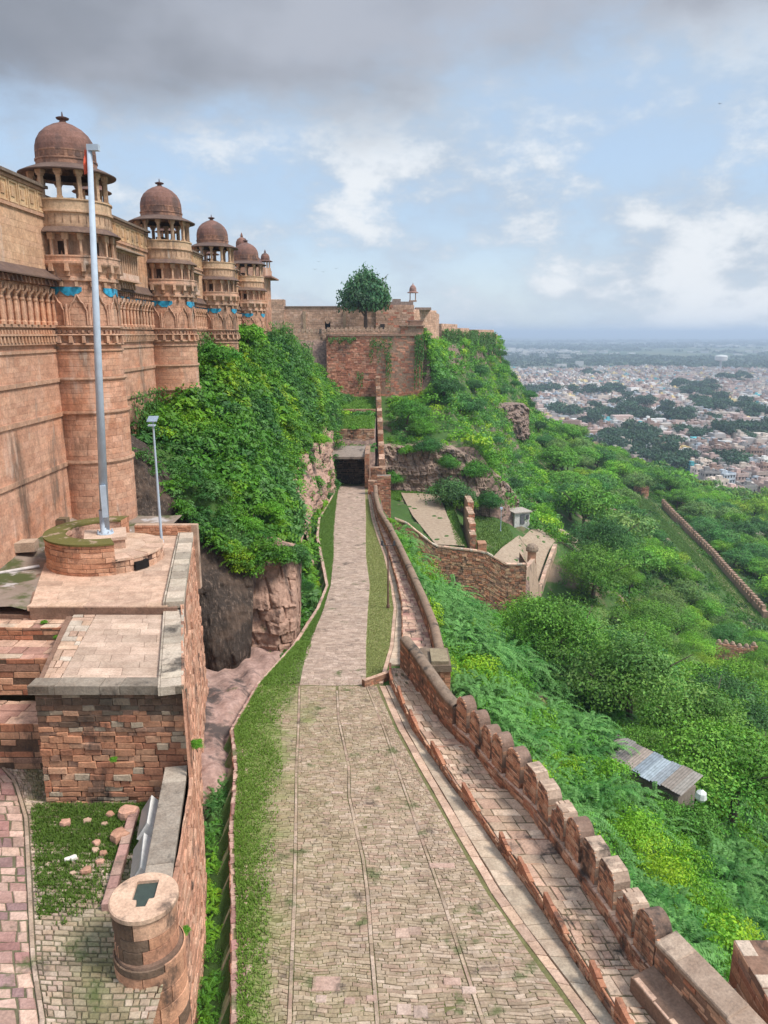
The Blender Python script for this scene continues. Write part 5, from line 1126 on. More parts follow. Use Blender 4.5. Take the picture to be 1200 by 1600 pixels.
    b = MB(); b.box((8.2, 183.0, .2), (9.1, 183.6, 2.0), (.36, .25, .19)); b.box((-.9, 183.2, 1.0), (.2, 183.4, 2.2), (.05, .04, .04)); b.build('window', M_FAR, root)
    k = MB(); k.box((6.0, 184.0, 7.4), (7.8, 185.8, 7.7), (.36, .24, .19)); kk = k.build('roof_kiosk', M_FAR, root)
    for dx in (6.25, 7.55):
        for dy in (184.25, 185.55): q = MB(); q.tube((dx, dy, 7.7), (dx, dy, 9.5), .12, .11, (.34, .23, .18), 6); q.build('column', M_FAR, kk)
    q = MB(); q.lathe([(.8, 9.45), (1.35, 9.4), (1.36, 9.5), (.85, 9.75), (.85, 10.1), (.8, 10.5), (.55, 11.0), (.2, 11.3), (.12, 11.4), (.02, 11.8)], (6.9, 184.9), (.25, .15, .13), 16); q.build('dome', M_FAR, kk)
    for (p0, p1, z0, z1, lab) in (((15.5, 206), (21.5, 224), -12, 2.6, 'weathered fort wall on the ridge just past the corner building'), ((21, 226), (26.5, 238), -12, 1.6, 'square ruined wall block in the middle of the ivy covered ridge'), ((31, 258), (41, 285), -14, 1.3, 'far ridge wall half covered by creepers'), ((41.0, 287), (44.6, 300), -12, -.3, 'last tall bastion wall at the end of the ridge')):
        r = thing('fort_wall', lab, 'wall', (p0[0], p0[1], z0)); b = MB(); fwall(b, p0, p1, z0, z1, TAN, .6, 1.1, .05, 4); w = np.array(p0); fwall(b, (w[0] - 5, w[1] + 1.5), p0, z0, z1, TAN, .6, 1.1, .05, 4); b.build('wall_body', M_FAR, r)
    # long stair wall from the bastion down to the gate at the end of the road
    root = thing('stair_wall', 'narrow jagged wall descending from the red bastion to the end of the road', 'wall', (-1, 138, -18))
    b = MB(); ys = np.array([164.5, 158, 150, 143, 137, 131, 126, 121, 116, 112.5]); zt = np.array([-8.2, -10, -11.5, -13, -14.2, -15.8, -17, -18.4, -19.5, -20.4])
    for a, c, z1 in zip(ys[:-1], ys[1:], zt[:-1]):
        xa = -.2 - 1.1 * (a - 113) / 50
        b.box((xa - .45, c, z1 - 9.), (xa + .45, a - .01, z1 - .9 + rng.uniform(-.15, .15)), (.28, .18, .13))
        for s in (-1, 1): b.blocks(plane_map((xa + s * .46, a if s < 0 else c, z1 - 7), (0, s, 0), (0, 0, 1), (s, 0, 0)), a - c, 6.1, .3, .7, RUB, prot=.04, gap=.03)
        b.blocks(plane_map((xa - .45, c - .01, z1 - 4), (1, 0, 0), (0, 0, 1), (0, -1, 0)), .9, 3.1, .3, .5, RUB, prot=.04, gap=.03)
        b.blocks(plane_map((xa - .45, c, z1 - .88), (1, 0, 0), (0, 1, 0), (0, 0, 1)), .9, a - c, .4, .6, PINK, prot=.05, gap=.03)
    b.build('wall_body', M_WALL, root)
    root = thing('terrace_wall', 'broad rough stone wall below the green terraces under the bastion', 'wall', (-5, 122, -18.3)); b = MB(); fwall(b, (-8.4, 121.8), (-1.6, 121.8), -18.4, -15.3, RUB + TAN, .25, .5, .05, .8); b.build('wall_body', M_WALL, root)
    root = thing('terrace_wall', 'low upper stone step wall on the green terraces under the bastion', 'wall', (-5, 142, -15)); b = MB(); fwall(b, (-9.5, 141.9), (-1.6, 141.9), -15.2, -14.0, RUB + TAN, .25, .5, .05, .5); b.build('wall_body', M_WALL, root)
    # dark gate chamber where the road ends
    root = thing('gate_chamber', 'dark roofed stone recess closing the far end of the cobbled road', 'gate', (-5.4, 114, -23.2))
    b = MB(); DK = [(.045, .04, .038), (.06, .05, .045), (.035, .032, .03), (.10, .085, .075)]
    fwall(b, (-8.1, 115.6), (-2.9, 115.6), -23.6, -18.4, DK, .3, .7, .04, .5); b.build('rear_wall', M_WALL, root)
    b = MB(); b.prism([(-8.15, 112.6), (-2.8, 112.6), (-2.8, 119), (-8.15, 119)], [-18.75, -18.75, -17.9, -17.9], [-18.4, -18.4, -17.6, -17.6], (.24, .20, .18)); b.build('roof_slab', M_WALL, root)
    b = MB(); fwall(b, (-2.9, 110.5), (-2.2, 110.5), -24, -17.6, RUB, .25, .5, .03, 9); b.blocks(plane_map((-2.91, 119.5, -24), (0, -1, 0), (0, 0, 1), (-1, 0, 0)), 9, 6.4, .3, .6, RUB, prot=.03, gap=.03); b.build('side_wall', M_WALL, root)
    root = thing('gate_pier', 'ruined brick pier and stub wall right of the road end', 'pier', (-.8, 104, -23)); b = MB()
    fwall(b, (-2.3, 104.6), (-1.0, 104.6), -23.2, -20.6, RED + RUB, .22, .45, .03, 1.2); fwall(b, (-1.0, 105.2), (1.0, 105.2), -27, -20.0, RED + RUB, .22, .45, .03, 1.5, top=(.2, .16, .14)); fwall(b, (-2.0, 109), (-.2, 109), -24, -19.4, RUB, .22, .45, .03, 1.); b.build('pier', M_WALL, root)
build_bastion()

def build_lower():
    # the lower bends of the road
    def strip(name, lf, rg, n=24, c=(.36, .275, .215)):
        a = resample(lf, .1); b_ = resample(rg, .1); a = a[np.linspace(0, len(a) - 1, n).astype(int)]; b_ = b_[np.linspace(0, len(b_) - 1, n).astype(int)]
        t = np.linspace(0, 1, 12); P = a[:, None] + (b_ - a)[:, None] * t[None, :, None]; P[:, :, 2] = terrain(P[:, :, 0], P[:, :, 1]) + .22
        mb = MB(); mb.grid(P.transpose(1, 0, 2), c); o = mb.build(name, M_PAVE); tag(o, kind='structure')
    strip('lower_road', [(3.2, 139.5, 0), (4.9, 124, 0), (7.9, 108.9, 0)], [(10.6, 139.5, 0), (11.0, 124, 0), (12.3, 108.9, 0)])
    strip('lower_road', [(14.6, 109, 0), (18.5, 118, 0), (25, 134, 0), (33, 150, 0), (40, 168, 0)], [(20.3, 109, 0), (24.6, 120, 0), (30.5, 134, 0), (38, 150, 0), (46, 168, 0)])
    root = thing('retaining_wall', 'tall rough stone retaining wall stepping down below the lower road bend', 'wall', (12, 108, -45))
    prof = np.array([(1.6, -26.9), (3.4, -27.6), (7.75, -31.2), (13.6, -31.9), (15.4, -32.2), (18.6, -34.1), (21.7, -34.1)])
    b = MB(); us = np.linspace(1.6, 21.7, 40); zt = np.interp(us, prof[:, 0], prof[:, 1])
    f = lambda u, v, w: np.column_stack([1.6 + u, 107.95 - w + .08 * (12 - v) * -1 * 0 - .05 * (12 - v), np.interp(1.6 + u, prof[:, 0], prof[:, 1]) - 14 + v * 14 / 12])
    b.blocks(f, 20.1, 12, .27, .55, RUB + [(.30, .18, .13), (.26, .17, .12), (.44, .29, .2)], gap=.03, prot=.05, bev=.025, jit=.02, back=(.08, .055, .04))
    G = np.stack([np.column_stack([us, np.full(40, 107.92), zt - .02]), np.column_stack([us, np.full(40, 108.6), zt]), np.column_stack([us, np.full(40, 108.6), zt - 3])], 1); b.grid(G, (.34, .26, .2))
    f2 = lambda u, v, w: np.column_stack([1.6 + u, 107.85 + v, np.interp(1.6 + u, prof[:, 0], prof[:, 1]) + w]); b.blocks(f2, 20.1, .75, .75, .7, PINK + GREYC, gap=.03, prot=.05, depth=.2)
    b.blocks(plane_map((21.72, 107.9, -46), (0, 1, 0), (0, 0, 1), (1, 0, 0)), 6, 12, .3, .6, RUB, prot=.04, gap=.03, back=(.1, .07, .05)); b.build('wall_body', M_WALL, root)
    root = thing('divider_wall', 'broken stone wall with orange brick end between the two lower road bends', 'wall', (14, 118, -34)); b = MB()
    for y0, y1, zt_, x0 in ((109.2, 112, -29.8, 13.1), (112, 116, -28.8, 13.3), (116, 121, -28.2, 13.6), (121, 126, -27.4, 14.0), (126, 130, -28.0, 14.3)):
        b.box((x0, y0, -37), (x0 + 1.0, y1, zt_), (.3, .22, .16)); b.blocks(plane_map((x0 + 1.01, y0, -37), (0, 1, 0), (0, 0, 1), (1, 0, 0)), y1 - y0, zt_ + 37, .25, .5, RED + RUB, prot=.04, gap=.03); b.blocks(plane_map((x0, y0 - .01, -37), (1, 0, 0), (0, 0, 1), (0, -1, 0)), 1., zt_ + 37, .25, .5, RED, prot=.03, gap=.03); b.blocks(plane_map((x0, y0, zt_), (1, 0, 0), (0, 1, 0), (0, 0, 1)), 1., y1 - y0, .3, .5, PINK, prot=.06, gap=.04)
    b.box((14.3, 108.5, -38), (15.6, 110.2, -31.0), (.36, .2, .14)); b.blocks(plane_map((14.3, 108.49, -38), (1, 0, 0), (0, 0, 1), (0, -1, 0)), 1.3, 7.0, .24, .6, [(.50, .26, .17), (.46, .22, .14)], prot=.02, gap=.02); b.build('wall_body', M_WALL, root)
    root = thing('parapet_wall', 'low pale parapet on the outer edge of the lowest road bend', 'parapet wall', (24, 120, -36)); b = MB()
    p = Path([(20.6, 108.4, 0), (22.6, 113, 0), (25.2, 120, 0), (29, 129, 0), (32.5, 137, 0)]); u = np.linspace(0, p.L, 30); q = p.at(u); q[:, 2] = terrain(q[:, 0] - .8, q[:, 1]); p = Path(q)
    b.section([(0, -4), (0, 1.1), (.7, 1.1), (.7, -6)], q, (.42, .31, .25)); b.blocks(p.wall(0, .2, side=-1), p.L, .9, .22, .5, TAN, prot=.03, gap=.02); b.blocks(p.top(1.1), p.L, .7, .7, .7, PINK, prot=.03, gap=.03); b.build('wall_body', M_WALL, root)
    root = thing('domed_pillar', 'little domed stone pillar on the parapet of the lowest road bend', 'pillar', (24.6, 118, -36)); zb = float(terrain(23.6, 118)) + .3
    b = MB(); b.box((23.9, 117.4, zb), (25.1, 118.6, zb + 2.0), (.40, .24, .17)); b.build('shaft', M_WALL, root); b = MB(); b.lathe([(1.0, zb + 2.0), (1.05, zb + 2.3), (.9, zb + 2.8), (.5, zb + 3.15), (.02, zb + 3.3)], (24.5, 118), (.26, .2, .16), 14); b.build('dome', M_WALL, root)
    # white hut beside the lowest bend
    hx, hy = 26.6, 143.0; hz = float(terrain(hx, hy)) - .2
    root = thing('hut', 'small whitewashed hut with flat pale roof where the lowest road bend disappears', 'hut', (hx, hy, hz)); b = MB(); b.box((hx - 1.7, hy - 1.6, hz - 2), (hx + 1.7, hy + 1.6, hz + 2.3), (.55, .53, .50), rz=.35); b.build('wall', M_ATTR, root)
    b = MB(); b.box((hx - 2.0, hy - 2.0, hz + 2.3), (hx + 2.0, hy + 2.0, hz + 2.5), (.42, .36, .31), rz=.35); b.build('roof', M_ATTR, root)
    b = MB(); b.box((hx - .4, hy - 1.75, hz), (hx + .5, hy - 1.55, hz + 1.9), (.12, .12, .13), rz=.35, about=(hx, hy)); b.build('door', M_ATTR, root); b = MB(); b.box((hx + .8, hy - 1.75, hz + .9), (hx + 1.4, hy - 1.55, hz + 1.7), (.08, .08, .09), rz=.35, about=(hx, hy)); b.build('window', M_ATTR, root)
    lamp((21.6, 133.0, float(terrain(21.6, 133.)) + .2), 4.2, 'distant lamp post on the grass before the white hut')
    # shed under the trees: sheets of tin and boards on a lean-to
    cx, cy, cz = 19.9, 50.2, -31.9; a = math.atan2(-5.6, 4.4); d = np.array((math.cos(a), math.sin(a))); q = np.array((-d[1], d[0]))
    root = thing('shed', 'low ramshackle shed roofed with grey boards and bluish tin sheets under the big trees', 'shed', (cx, cy, cz - 2.5)); b = MB()
    b.prism([tuple(np.array((cx, cy)) + d * s_ + q * t_) for s_, t_ in ((-3.3, -1.1), (3.3, -1.1), (3.3, 1.3), (-3.3, 1.3))], cz - 5, cz - .45, (.25, .2, .17)); b.build('wall', M_ATTR, root)
    for k in range(9):
        s0 = -3.6 + k * .8; col = [(.25, .21, .19), (.22, .20, .18), (.20, .17, .155), (.30, .24, .2), (.22, .25, .28), (.30, .34, .37), (.24, .26, .28), (.24, .20, .17), (.27, .24, .21)][k]; sk = rng.uniform(-.12, .12); z_ = cz + rng.uniform(0, .1)
        pts = [(s0, -1.5 + sk), (s0 + .85, -1.5 + sk), (s0 + .85, 1.4 + sk), (s0, 1.4 + sk)]; n_ = 9
        ss = np.linspace(s0, s0 + .85, n_); G = np.array([[[*(np.array((cx, cy)) + d * s_ + q * t_), z_ + .45 * (t_ + 1.5) / 2.9 + (.035 if i % 2 else 0) + .0 * s_] for i, s_ in enumerate(ss)] for t_ in (-1.5 + sk, 1.4 + sk)])
        b = MB(); b.grid(G, col); G2 = G.copy(); G2[:, :, 2] -= .03; b.grid(G2[:, ::-1], col); b.build('roof_sheet', M_ATTR, root)
    t = MB(); t.lathe([(.3, cz - .2), (.42, cz), (.35, cz + .4), (.05, cz + .65)], (cx + 2.5, cy - 3.9), (.66, .66, .64), 9); o = t.build('sack', M_ATTR); tag(o, 'pale bundled sack at the lower end of the tin shed', 'sack')
    # crenellated outer wall far below on the right
    root = thing('outer_wall', 'long crenellated outer wall beside a dirt path on the lower slope', 'wall', (97, 215, -62)); b = MB()
    p0 = np.array([(101, 262), (99.5, 238), (97.8, 212), (94, 186), (91, 166)]); ph = Path([(x, y, 0) for x, y in p0]); u = np.arange(0, ph.L, 1.0); Q = ph.at(u); Q[:, 2] = terrain(Q[:, 0], Q[:, 1])
    b.section([(-.5, -2), (-.5, 2.0), (.5, 2.0), (.5, -3)], Q, (.30, .20, .15)); 
    for i in range(0, len(u) - 1): 
        if i % 2 == 0: b.box((Q[i, 0] - .5, Q[i, 1] - .55, Q[i, 2] + 1.9), (Q[i, 0] + .5, Q[i, 1] + .55, Q[i, 2] + 3.0), np.array((.30, .2, .15)) * rng.uniform(.8, 1.15), taper=.85)
    b.build('wall_body', M_FAR, root)
    lf = [(x - 5.5, y, 0) for x, y in p0[::-1]]; rg = [(x - 2.2, y, 0) for x, y in p0[::-1]]; strip('dirt_path', lf, rg, 30, (.26, .22, .14))
    def ruin(cx, cy, w, h, lab, dirn=0., col=RUB, bumps=True):
        z = float(terrain(cx, cy)); r = thing('ruined_wall', lab, 'ruin', (cx, cy, z)); b = MB(); n = max(2, int(w / 1.3)); d_ = np.array((math.cos(dirn), math.sin(dirn)))
        for k in range(n):
            c0 = np.array((cx, cy)) + d_ * (k - n / 2) * 1.3; c1 = c0 + d_ * 1.28; zt = z + h * rng.uniform(.7, 1.1); fwall(b, c0, c1, z - 3, zt, col, .35, .7, .05, .9, top=(.3, .22, .17))
            if bumps: m_ = (c0 + c1) / 2; nn = np.array((d_[1], -d_[0])); b.lathe([(.5, zt - .1), (.48, zt + .3), (.25, zt + .65), (.02, zt + .7)], m_ - nn * .5, (.28, .2, .15), 8)
        b.build('wall_body', M_FAR, r)
    ruin(68, 133, 8, 4.6, 'tall crumbling battlemented ruin among the trees on the lower slope', -.1); ruin(76.5, 130, 9, 2.2, 'low crumbling wall continuing from the battlemented ruin', -.25)
    ruin(62, 200, 6, 6.5, 'grass topped brick bastion stub amid the wooded slope', .2, RED, False); ruin(57, 172, 5, 2.5, 'tiny brick ruin peeping out of the trees', .0, RED, False)
    ruin(95, 268, 7, 5, 'squat ruined gatehouse at the upper end of the crenellated outer wall', .3)
    x, y = 128., 250.; z = float(terrain(x, y)); r = thing('pavilion', 'tiny flat roofed stone pavilion on the slope beyond the outer wall', 'pavilion', (x, y, z)); b = MB(); b.box((x - 3, y - 2, z - 1), (x + 3, y + 2, z + .6), (.3, .22, .18)); b.build('base', M_FAR, r)
    b = MB(); b.box((x - 3.4, y - 2.4, z + 4), (x + 3.4, y + 2.4, z + 4.6), (.3, .22, .19)); b.build('roof', M_FAR, r)
    for i in range(4):
        for j in (-1.7, 1.7): b = MB(); b.box((x - 2.8 + i * 1.75, y + j - .2, z + .6), (x - 2.4 + i * 1.75, y + j + .2, z + 4), (.28, .2, .17)); b.build('column', M_FAR, r)
build_lower()

# ------------------------------------------------------------------ plants
def project(P):
    P = np.asarray(P, float); d = P[:, 1] * CT - P[:, 2] * ST; d_ = np.maximum(d, .1)
    return 600 + F * P[:, 0] / d_, 800 - F * (P[:, 1] * ST + P[:, 2] * CT) / d_, d
def inview(P, m=60):
    x, y, d = project(P); return (d > 2) & (x > -m) & (x < 1200 + m) & (y > -m) & (y < 1600 + m * 2)
def drop(px, py, far=3000.):
    """where the sight line of a photo pixel meets the terrain"""
    u = (px - 600) / F; v = (py - 800) / F; r = np.array((u, CT - v * ST, -(ST + v * CT)))
    k = np.geomspace(12, far, 6000); P = k[:, None] * r; below = P[:, 2] < terrain(P[:, 0], P[:, 1]) + .0
    i = int(np.argmax(below)); return P[i] if below.any() else P[-1]
def unit(v): return v / np.maximum(np.linalg.norm(v, axis=-1, keepdims=True), 1e-6)
def rhombi(c, nrm, up, ln, wd):
    """leaf shaped quads at c facing nrm with their long axis along up"""
    a = unit(up - (up * nrm).sum(1, keepdims=True) * nrm); b = np.cross(nrm, a)
    ln = np.broadcast_to(ln, len(c))[:, None]; wd = np.broadcast_to(wd, len(c))[:, None]
    return np.stack([c - a * ln * .5, c + b * wd * .5 - a * ln * .05, c + a * ln * .5 - nrm * ln * .1, c - b * wd * .5 - a * ln * .05], 1)
def leafy(n, r, leaf, squash=.75, low=-.15, asp=.55):
    d = unit(rng.normal(0, 1, (n, 3))); d[:, 2] = np.where(d[:, 2] < low, -d[:, 2], d[:, 2])
    lob = 1 + .22 * np.sin(d[:, 0] * 5 + r) * np.cos(d[:, 1] * 6) + .15 * np.sin(d[:, 2] * 7 + d[:, 0] * 4)
    rad = r * lob * (1 - .45 * rng.random(n) ** 2); c = d * rad[:, None]; c[:, 2] *= squash
    nr = unit(d + rng.normal(0, .55, (n, 3)) + (0, 0, .35)); up = unit(rng.normal(0, 1, (n, 3)) + (0, 0, -.4) + d * .4); l = leaf * rng.uniform(.6, 1.4, n)
    return rhombi(c, nr, up, l, l * asp), np.repeat(rng.uniform(.78, 1.22, (n, 1)), 3, 1) * (1 + rng.normal(0, .05, (n, 3)))
def feathery(nf, r, leaf, st=8):
    Q = []; Cc = []
    for k in range(nf):
        a = rng.uniform(0, 2 * PI); el = rng.uniform(.15, 1.2); ln = r * rng.uniform(.7, 1.25); o = rng.normal(0, .22 * r, 3) * (1, 1, .4)
        t = np.linspace(.2, 1, st); h = np.array((math.cos(a), math.sin(a), 0)); p = o + h * (t * ln * math.cos(el))[:, None] + np.outer(t * ln * math.sin(el) - .55 * ln * t ** 2.4, (0, 0, 1))
        tg = unit(np.gradient(p, axis=0)); sd = np.cross(tg, (0, 0, 1)); sd = unit(sd)
        for s in (-1, 1):
            up = unit(sd * s + tg * .45 + (0, 0, -.25)); nr = unit(np.cross(up, tg) * s + rng.normal(0, .2, (st, 3))); nr = np.where(nr[:, 2:] < 0, -nr, nr)
            l = leaf * (1.15 - .6 * np.abs(t - .55)) * rng.uniform(.8, 1.2, st)
            Q.append(rhombi(p + up * (l * .45)[:, None], nr, up, l, l * .42)); Cc.append(np.repeat(np.full((st, 1), rng.uniform(.8, 1.2)), 3, 1))
    return np.concatenate(Q), np.concatenate(Cc)
def crown(nl, R, H, per, leaf, flat=.8, asp=.55):
    Q = []; Cc = []
    for k in range(nl):
        d = unit(rng.normal(0, 1, 3)); d[2] = abs(d[2]) * .9 - .15; rr = rng.uniform(.25, .95) ** .8 * .74; c = d * rr * np.array((R, R, H)); lr = R * rng.uniform(.24, .56)
        q, cc = leafy(per, lr, leaf, flat, -.35, asp); Q.append(q + c); Cc.append(cc * rng.uniform(.62, 1.35) * np.array((1 + rng.normal(0, .10), 1, 1 + rng.normal(0, .08))))
    return np.concatenate(Q), np.concatenate(Cc)
def spread_mesh(protos, P, scale, tint, kidx=None, tilt=.15):
    V = []; C_ = []; n = len(P); kidx = rng.integers(0, len(protos), n) if kidx is None else kidx; ang = rng.uniform(0, 2 * PI, n)
    for k, (Q, cc) in enumerate(protos):
        i = np.nonzero(kidx == k)[0]
        if not len(i): continue
        c, s = np.cos(ang[i]), np.sin(ang[i]); X = Q[None, ..., 0] * c[:, None, None] - Q[None, ..., 1] * s[:, None, None]; Y = Q[None, ..., 0] * s[:, None, None] + Q[None, ..., 1] * c[:, None, None]; Z = np.broadcast_to(Q[None, ..., 2], X.shape)
        W = np.stack([X, Y, Z], -1) * scale[i][:, None, None, None] + P[i][:, None, None, :]
        V.append(W.reshape(-1, 3)); C_.append((cc[None] * tint[i][:, None, :]).reshape(-1, 3))
    return np.concatenate(V), np.concatenate(C_)
def leaf_object(name, V, C_, mat=None, **kw):
    mb = MB(); mb.quads(V, np.arange(len(V)).reshape(-1, 4), np.clip(C_, 0.003, .9)); return mb.build(name, mat or M_LEAF, **kw)
GREENS = np.array([(.115, .30, .020), (.085, .25, .022), (.18, .38, .020), (.050, .17, .026), (.12, .28, .062), (.27, .43, .016)])
def tints(P, n, wts=None):
    """plant kinds grow in patches: pick a leaf colour by where the plant stands"""
    f = 2.2 * fbm(P[:, 0] * .26, P[:, 1] * .26, P[:, 2] * .26, 4) + rng.normal(0, .18, n); q = np.argsort(np.argsort(f)) / max(1, n - 1)
    order = np.array([3, 4, 1, 0, 2, 5]); cum = np.array(wts if wts is not None else (.14, .18, .22, .24, .15, .07)).cumsum(); idx = np.searchsorted(cum, q * .999)
    return GREENS[order[np.clip(idx, 0, 5)]] * rng.uniform(.82, 1.2, (n, 1)), q
def sample_ground(x0, x1, y0, y1, step, keep):
    """points spread evenly over the (steep) terrain surface"""
    xs = np.arange(x0, x1, step); ys = np.arange(y0, y1, step); X, Y = np.meshgrid(xs, ys, indexing='ij'); X = X.ravel() + rng.uniform(-.5, .5, X.size) * step; Y = Y.ravel() + rng.uniform(-.5, .5, Y.size) * step
    e = .25; Z = terrain(X, Y); gx = np.clip(np.abs(terrain(X + e, Y) - terrain(X - e, Y)) / (2 * e), 0, 4); rep = np.floor(np.sqrt(1 + gx ** 2) + rng.random(X.size)).astype(int)
    X = np.repeat(X, rep) + rng.uniform(-.5, .5, rep.sum()) * step * .8; Y = np.repeat(Y, rep) + rng.uniform(-.5, .5, rep.sum()) * step * .6; Z = terrain(X, Y); P = np.column_stack([X, Y, Z])
    return P[keep(X, Y, Z) & inview(P)]
def build_undergrowth():
    near = [leafy(230, .75, .13), leafy(280, .8, .11, .6), feathery(24, 1.5, .17, 14), feathery(26, 1.9, .16, 17), feathery(20, 1.2, .22, 11)]
    mid = [leafy(110, .85, .26), leafy(150, .95, .22, .65), feathery(13, 1.3, .36, 7), leafy(130, .75, .24, .9)]
    far = [leafy(80, 1.7, .55, .7), leafy(110, 2.0, .5, .6), leafy(90, 1.4, .5, .9)]
    # slope under the parapet
    xp = lambda Y: np.interp(Y, XP_Y, XP_X)
    P = sample_ground(2, 40, 12, 107.6, .76, lambda X, Y, Z: (X > xp(Y) + .75) & (X < xp(Y) + np.where(Y < 70, 32, 20)) & ~((np.abs(X - 19.9) + np.abs(Y - 50.2) * .6) < 3.6))
    P = P[rng.random(len(P)) < np.interp(P[:, 1], [15, 60, 107], [1, .8, .55])]
    t, q = tints(P, len(P), (.12, .27, .12, .22, .18, .09)); kf = np.where(q < .40, rng.integers(2, 5, len(P)), rng.integers(0, 2, len(P)))
    hump = np.clip(4.2 * fbm(P[:, 0] * .38, P[:, 1] * .38, 0 * P[:, 2] + .3, 3), -1.1, 2.0) * np.interp(P[:, 0] - xp(P[:, 1]), [.7, 3], [.3, 1]); P = P + np.column_stack([0 * hump, 0 * hump, hump + .2])
    V, C_ = spread_mesh(near, P, rng.uniform(.55, 1.5, len(P)) * np.interp(P[:, 1], [15, 107], [1, 1.4]), t, kf); o = leaf_object('undergrowth', V, C_, origin=(15, 50, -35)); tag(o, 'bright green creepers and feathery shrubs smothering the slope below the merlons', 'undergrowth', kind='stuff')
    # mound at the foot of the palace
    def keepL(X, Y, Z):
        xf = np.interp(Y, LY, LA[:, 0, 0]); xc = np.interp(Y, LY, LA[:, 1, 0]); cliff = (X > xc - .15) & (X < xf + .05)
        k = (X < xf + .2) & ~(cliff & (rng.random(X.shape) < np.where(Y > 60, .7, .97)))
        k &= (Y > 50.5) | (Z > np.interp(X, [-16.8, -15.3, -13.5, -11.7, -10., -8.35], [-6.4, -7.3, -9.4, -11.7, -13., -13.9]) - .5); k &= ~((Y > 125) & (X < -8.6) & (rng.random(X.shape) < .72)); return k & (X > -17.5) & (Y < 162)
    P = sample_ground(-17, -6, 45.6, 160, .62, keepL); P = P[rng.random(len(P)) < np.interp(P[:, 1], [46, 100], [1, .75])]
    t, q = tints(P, len(P), (.16, .16, .22, .28, .14, .04)); hump = np.clip(2.6 * fbm(P[:, 0] * .4, P[:, 1] * .4, P[:, 2] * .4, 3), -.9, 1.4); P = P + np.column_stack([.25 + .35 * hump, -.1 - .3 * hump, .6 * hump + .2])
    # and hanging over the rim of the boulder and the outcrop
    rim = Path([(-16.8, 45.3, -6.5), (-15.3, 45.0, -7.4), (-13.5, 44.8, -9.5), (-11.7, 44.5, -11.7), (-10., 44.3, -13.0), (-8.6, 44.6, -13.8), (-7.8, 45.3, -13.4), (-6.6, 45.2, -13.8), (-5.7, 46.6, -14.4), (-5.6, 50, -15)]); n = 240; u = 4.2 + rng.random(n) * (rim.L - 4.2); H = rim.at(u); hg = rng.random(n) ** 1.4 * np.interp(u, [0, 3, 5, 7.5, 9, 11, 13, 18], [.1, .1, .4, 1.1, 1.2, .5, .4, 1.0]) * (.6 + .8 * np.clip(2 * fbm(u * .9, u * 0, u * 0, 2) + .3, 0, 1)); H[:, 2] += .55 - hg; H[:, 1] -= .1 + .2 * hg + rng.random(n) * .3; H[:, 0] += .12 * hg
    P = np.concatenate([P, H]); t = np.concatenate([t, tints(H, n)[0]]); sc = rng.uniform(.6, 1.5, len(P)); sc[-n:] = rng.uniform(.35, .7, n); sc = np.where((P[:, 1] < 50), np.minimum(sc, .62), sc)
    V, C_ = spread_mesh(mid, P, sc, t * .72); o = leaf_object('undergrowth', V, C_, origin=(-12, 80, -12)); tag(o, 'dense green shrubs covering the steep mound at the palace foot', 'undergrowth', kind='stuff')
    # ditch beside the road
    P = sample_ground(-10, -4, 44, 112, .45, lambda X, Y, Z: (X < L(KL, Y) - .35) & (X > L(KL, Y) - 2.0) & (X > np.interp(Y, LY, LA[:, 0, 0]) - .3)); P = P[rng.random(len(P)) < .6]; t, q = tints(P, len(P)); V, C_ = spread_mesh(mid, P, rng.uniform(.3, .6, len(P)), t * .9)
    P2 = sample_ground(-8, -3.5, 12, 30, .25, lambda X, Y, Z: (X < L(KL, Y) - .25) & (X > L(KL, Y) - 1.1)); P2 = P2[(rng.random(len(P2)) < .30)]; P2[:, 2] = RZ(P2[:, 1]) - .75; t, q = tints(P2, len(P2)); V2, C2 = spread_mesh(near, P2, rng.uniform(.16, .42, len(P2)), t * .85)
    o = leaf_object('ditch_weeds', np.concatenate([V, V2]), np.concatenate([C_, C2])); tag(o, 'weeds and low shrubs growing in the ditch along the road', 'weeds', kind='stuff')
    # terraces under the bastion and the northern spur
    P = sample_ground(-8.2, 8, 121.5, 164, 1.0, lambda X, Y, Z: ((X > 1.2) & (Y > 143) & (rng.random(X.shape) < .8)) | ((X < -1.7) & (np.abs(Y - 120) < 2.4)) | ((X < -1.7) & (np.abs(Y - 140.5) < 1.5) )); t, q = tints(P, len(P)); V, C_ = spread_mesh(mid, P, rng.uniform(.7, 1.5, len(P)), t)
    P_ = sample_ground(7.6, 14, 162, 190, .9, lambda X, Y, Z: X > 8.2); t_, q = tints(P_, len(P_)); V_, c_ = spread_mesh(mid, P_ + (.3, -.3, .3), rng.uniform(.9, 1.7, len(P_)), t_); V = np.concatenate([V, V_]); C_ = np.concatenate([C_, c_])
    bare = lambda X, Y: rough_noise(X, Y * .7, .13) + .4 * rough_noise(X, Y, .5)
    P = sample_ground(6, 95, 143, 345, 1.9, lambda X, Y, Z: (X > np.interp(Y, [141, 165, 200, 250, 300, 330], [7.5, 9, 16.5, 29, 44.5, 47]) - 1.0) & (X < np.interp(Y, [141, 165, 200, 250, 300, 330], [7.5, 9, 16.5, 29, 44.5, 47]) + 30) & (bare(X, Y) > -.62) & ~((Y < 150) & (X < 13.5) & (Z < -21.5) & (Z > -30.5))); P = P[rng.random(len(P)) < .85]
    t2, q = tints(P, len(P), (.12, .12, .2, .3, .2, .06)); hump = np.clip(4.5 * fbm(P[:, 0] * .14, P[:, 1] * .14, P[:, 2] * .14, 3), -1.6, 2.6); P = P + np.column_stack([.4 * hump, -.3 * hump, hump * .8]); V2, C2 = spread_mesh(far, P, rng.uniform(.6, 1.25, len(P)), t2)
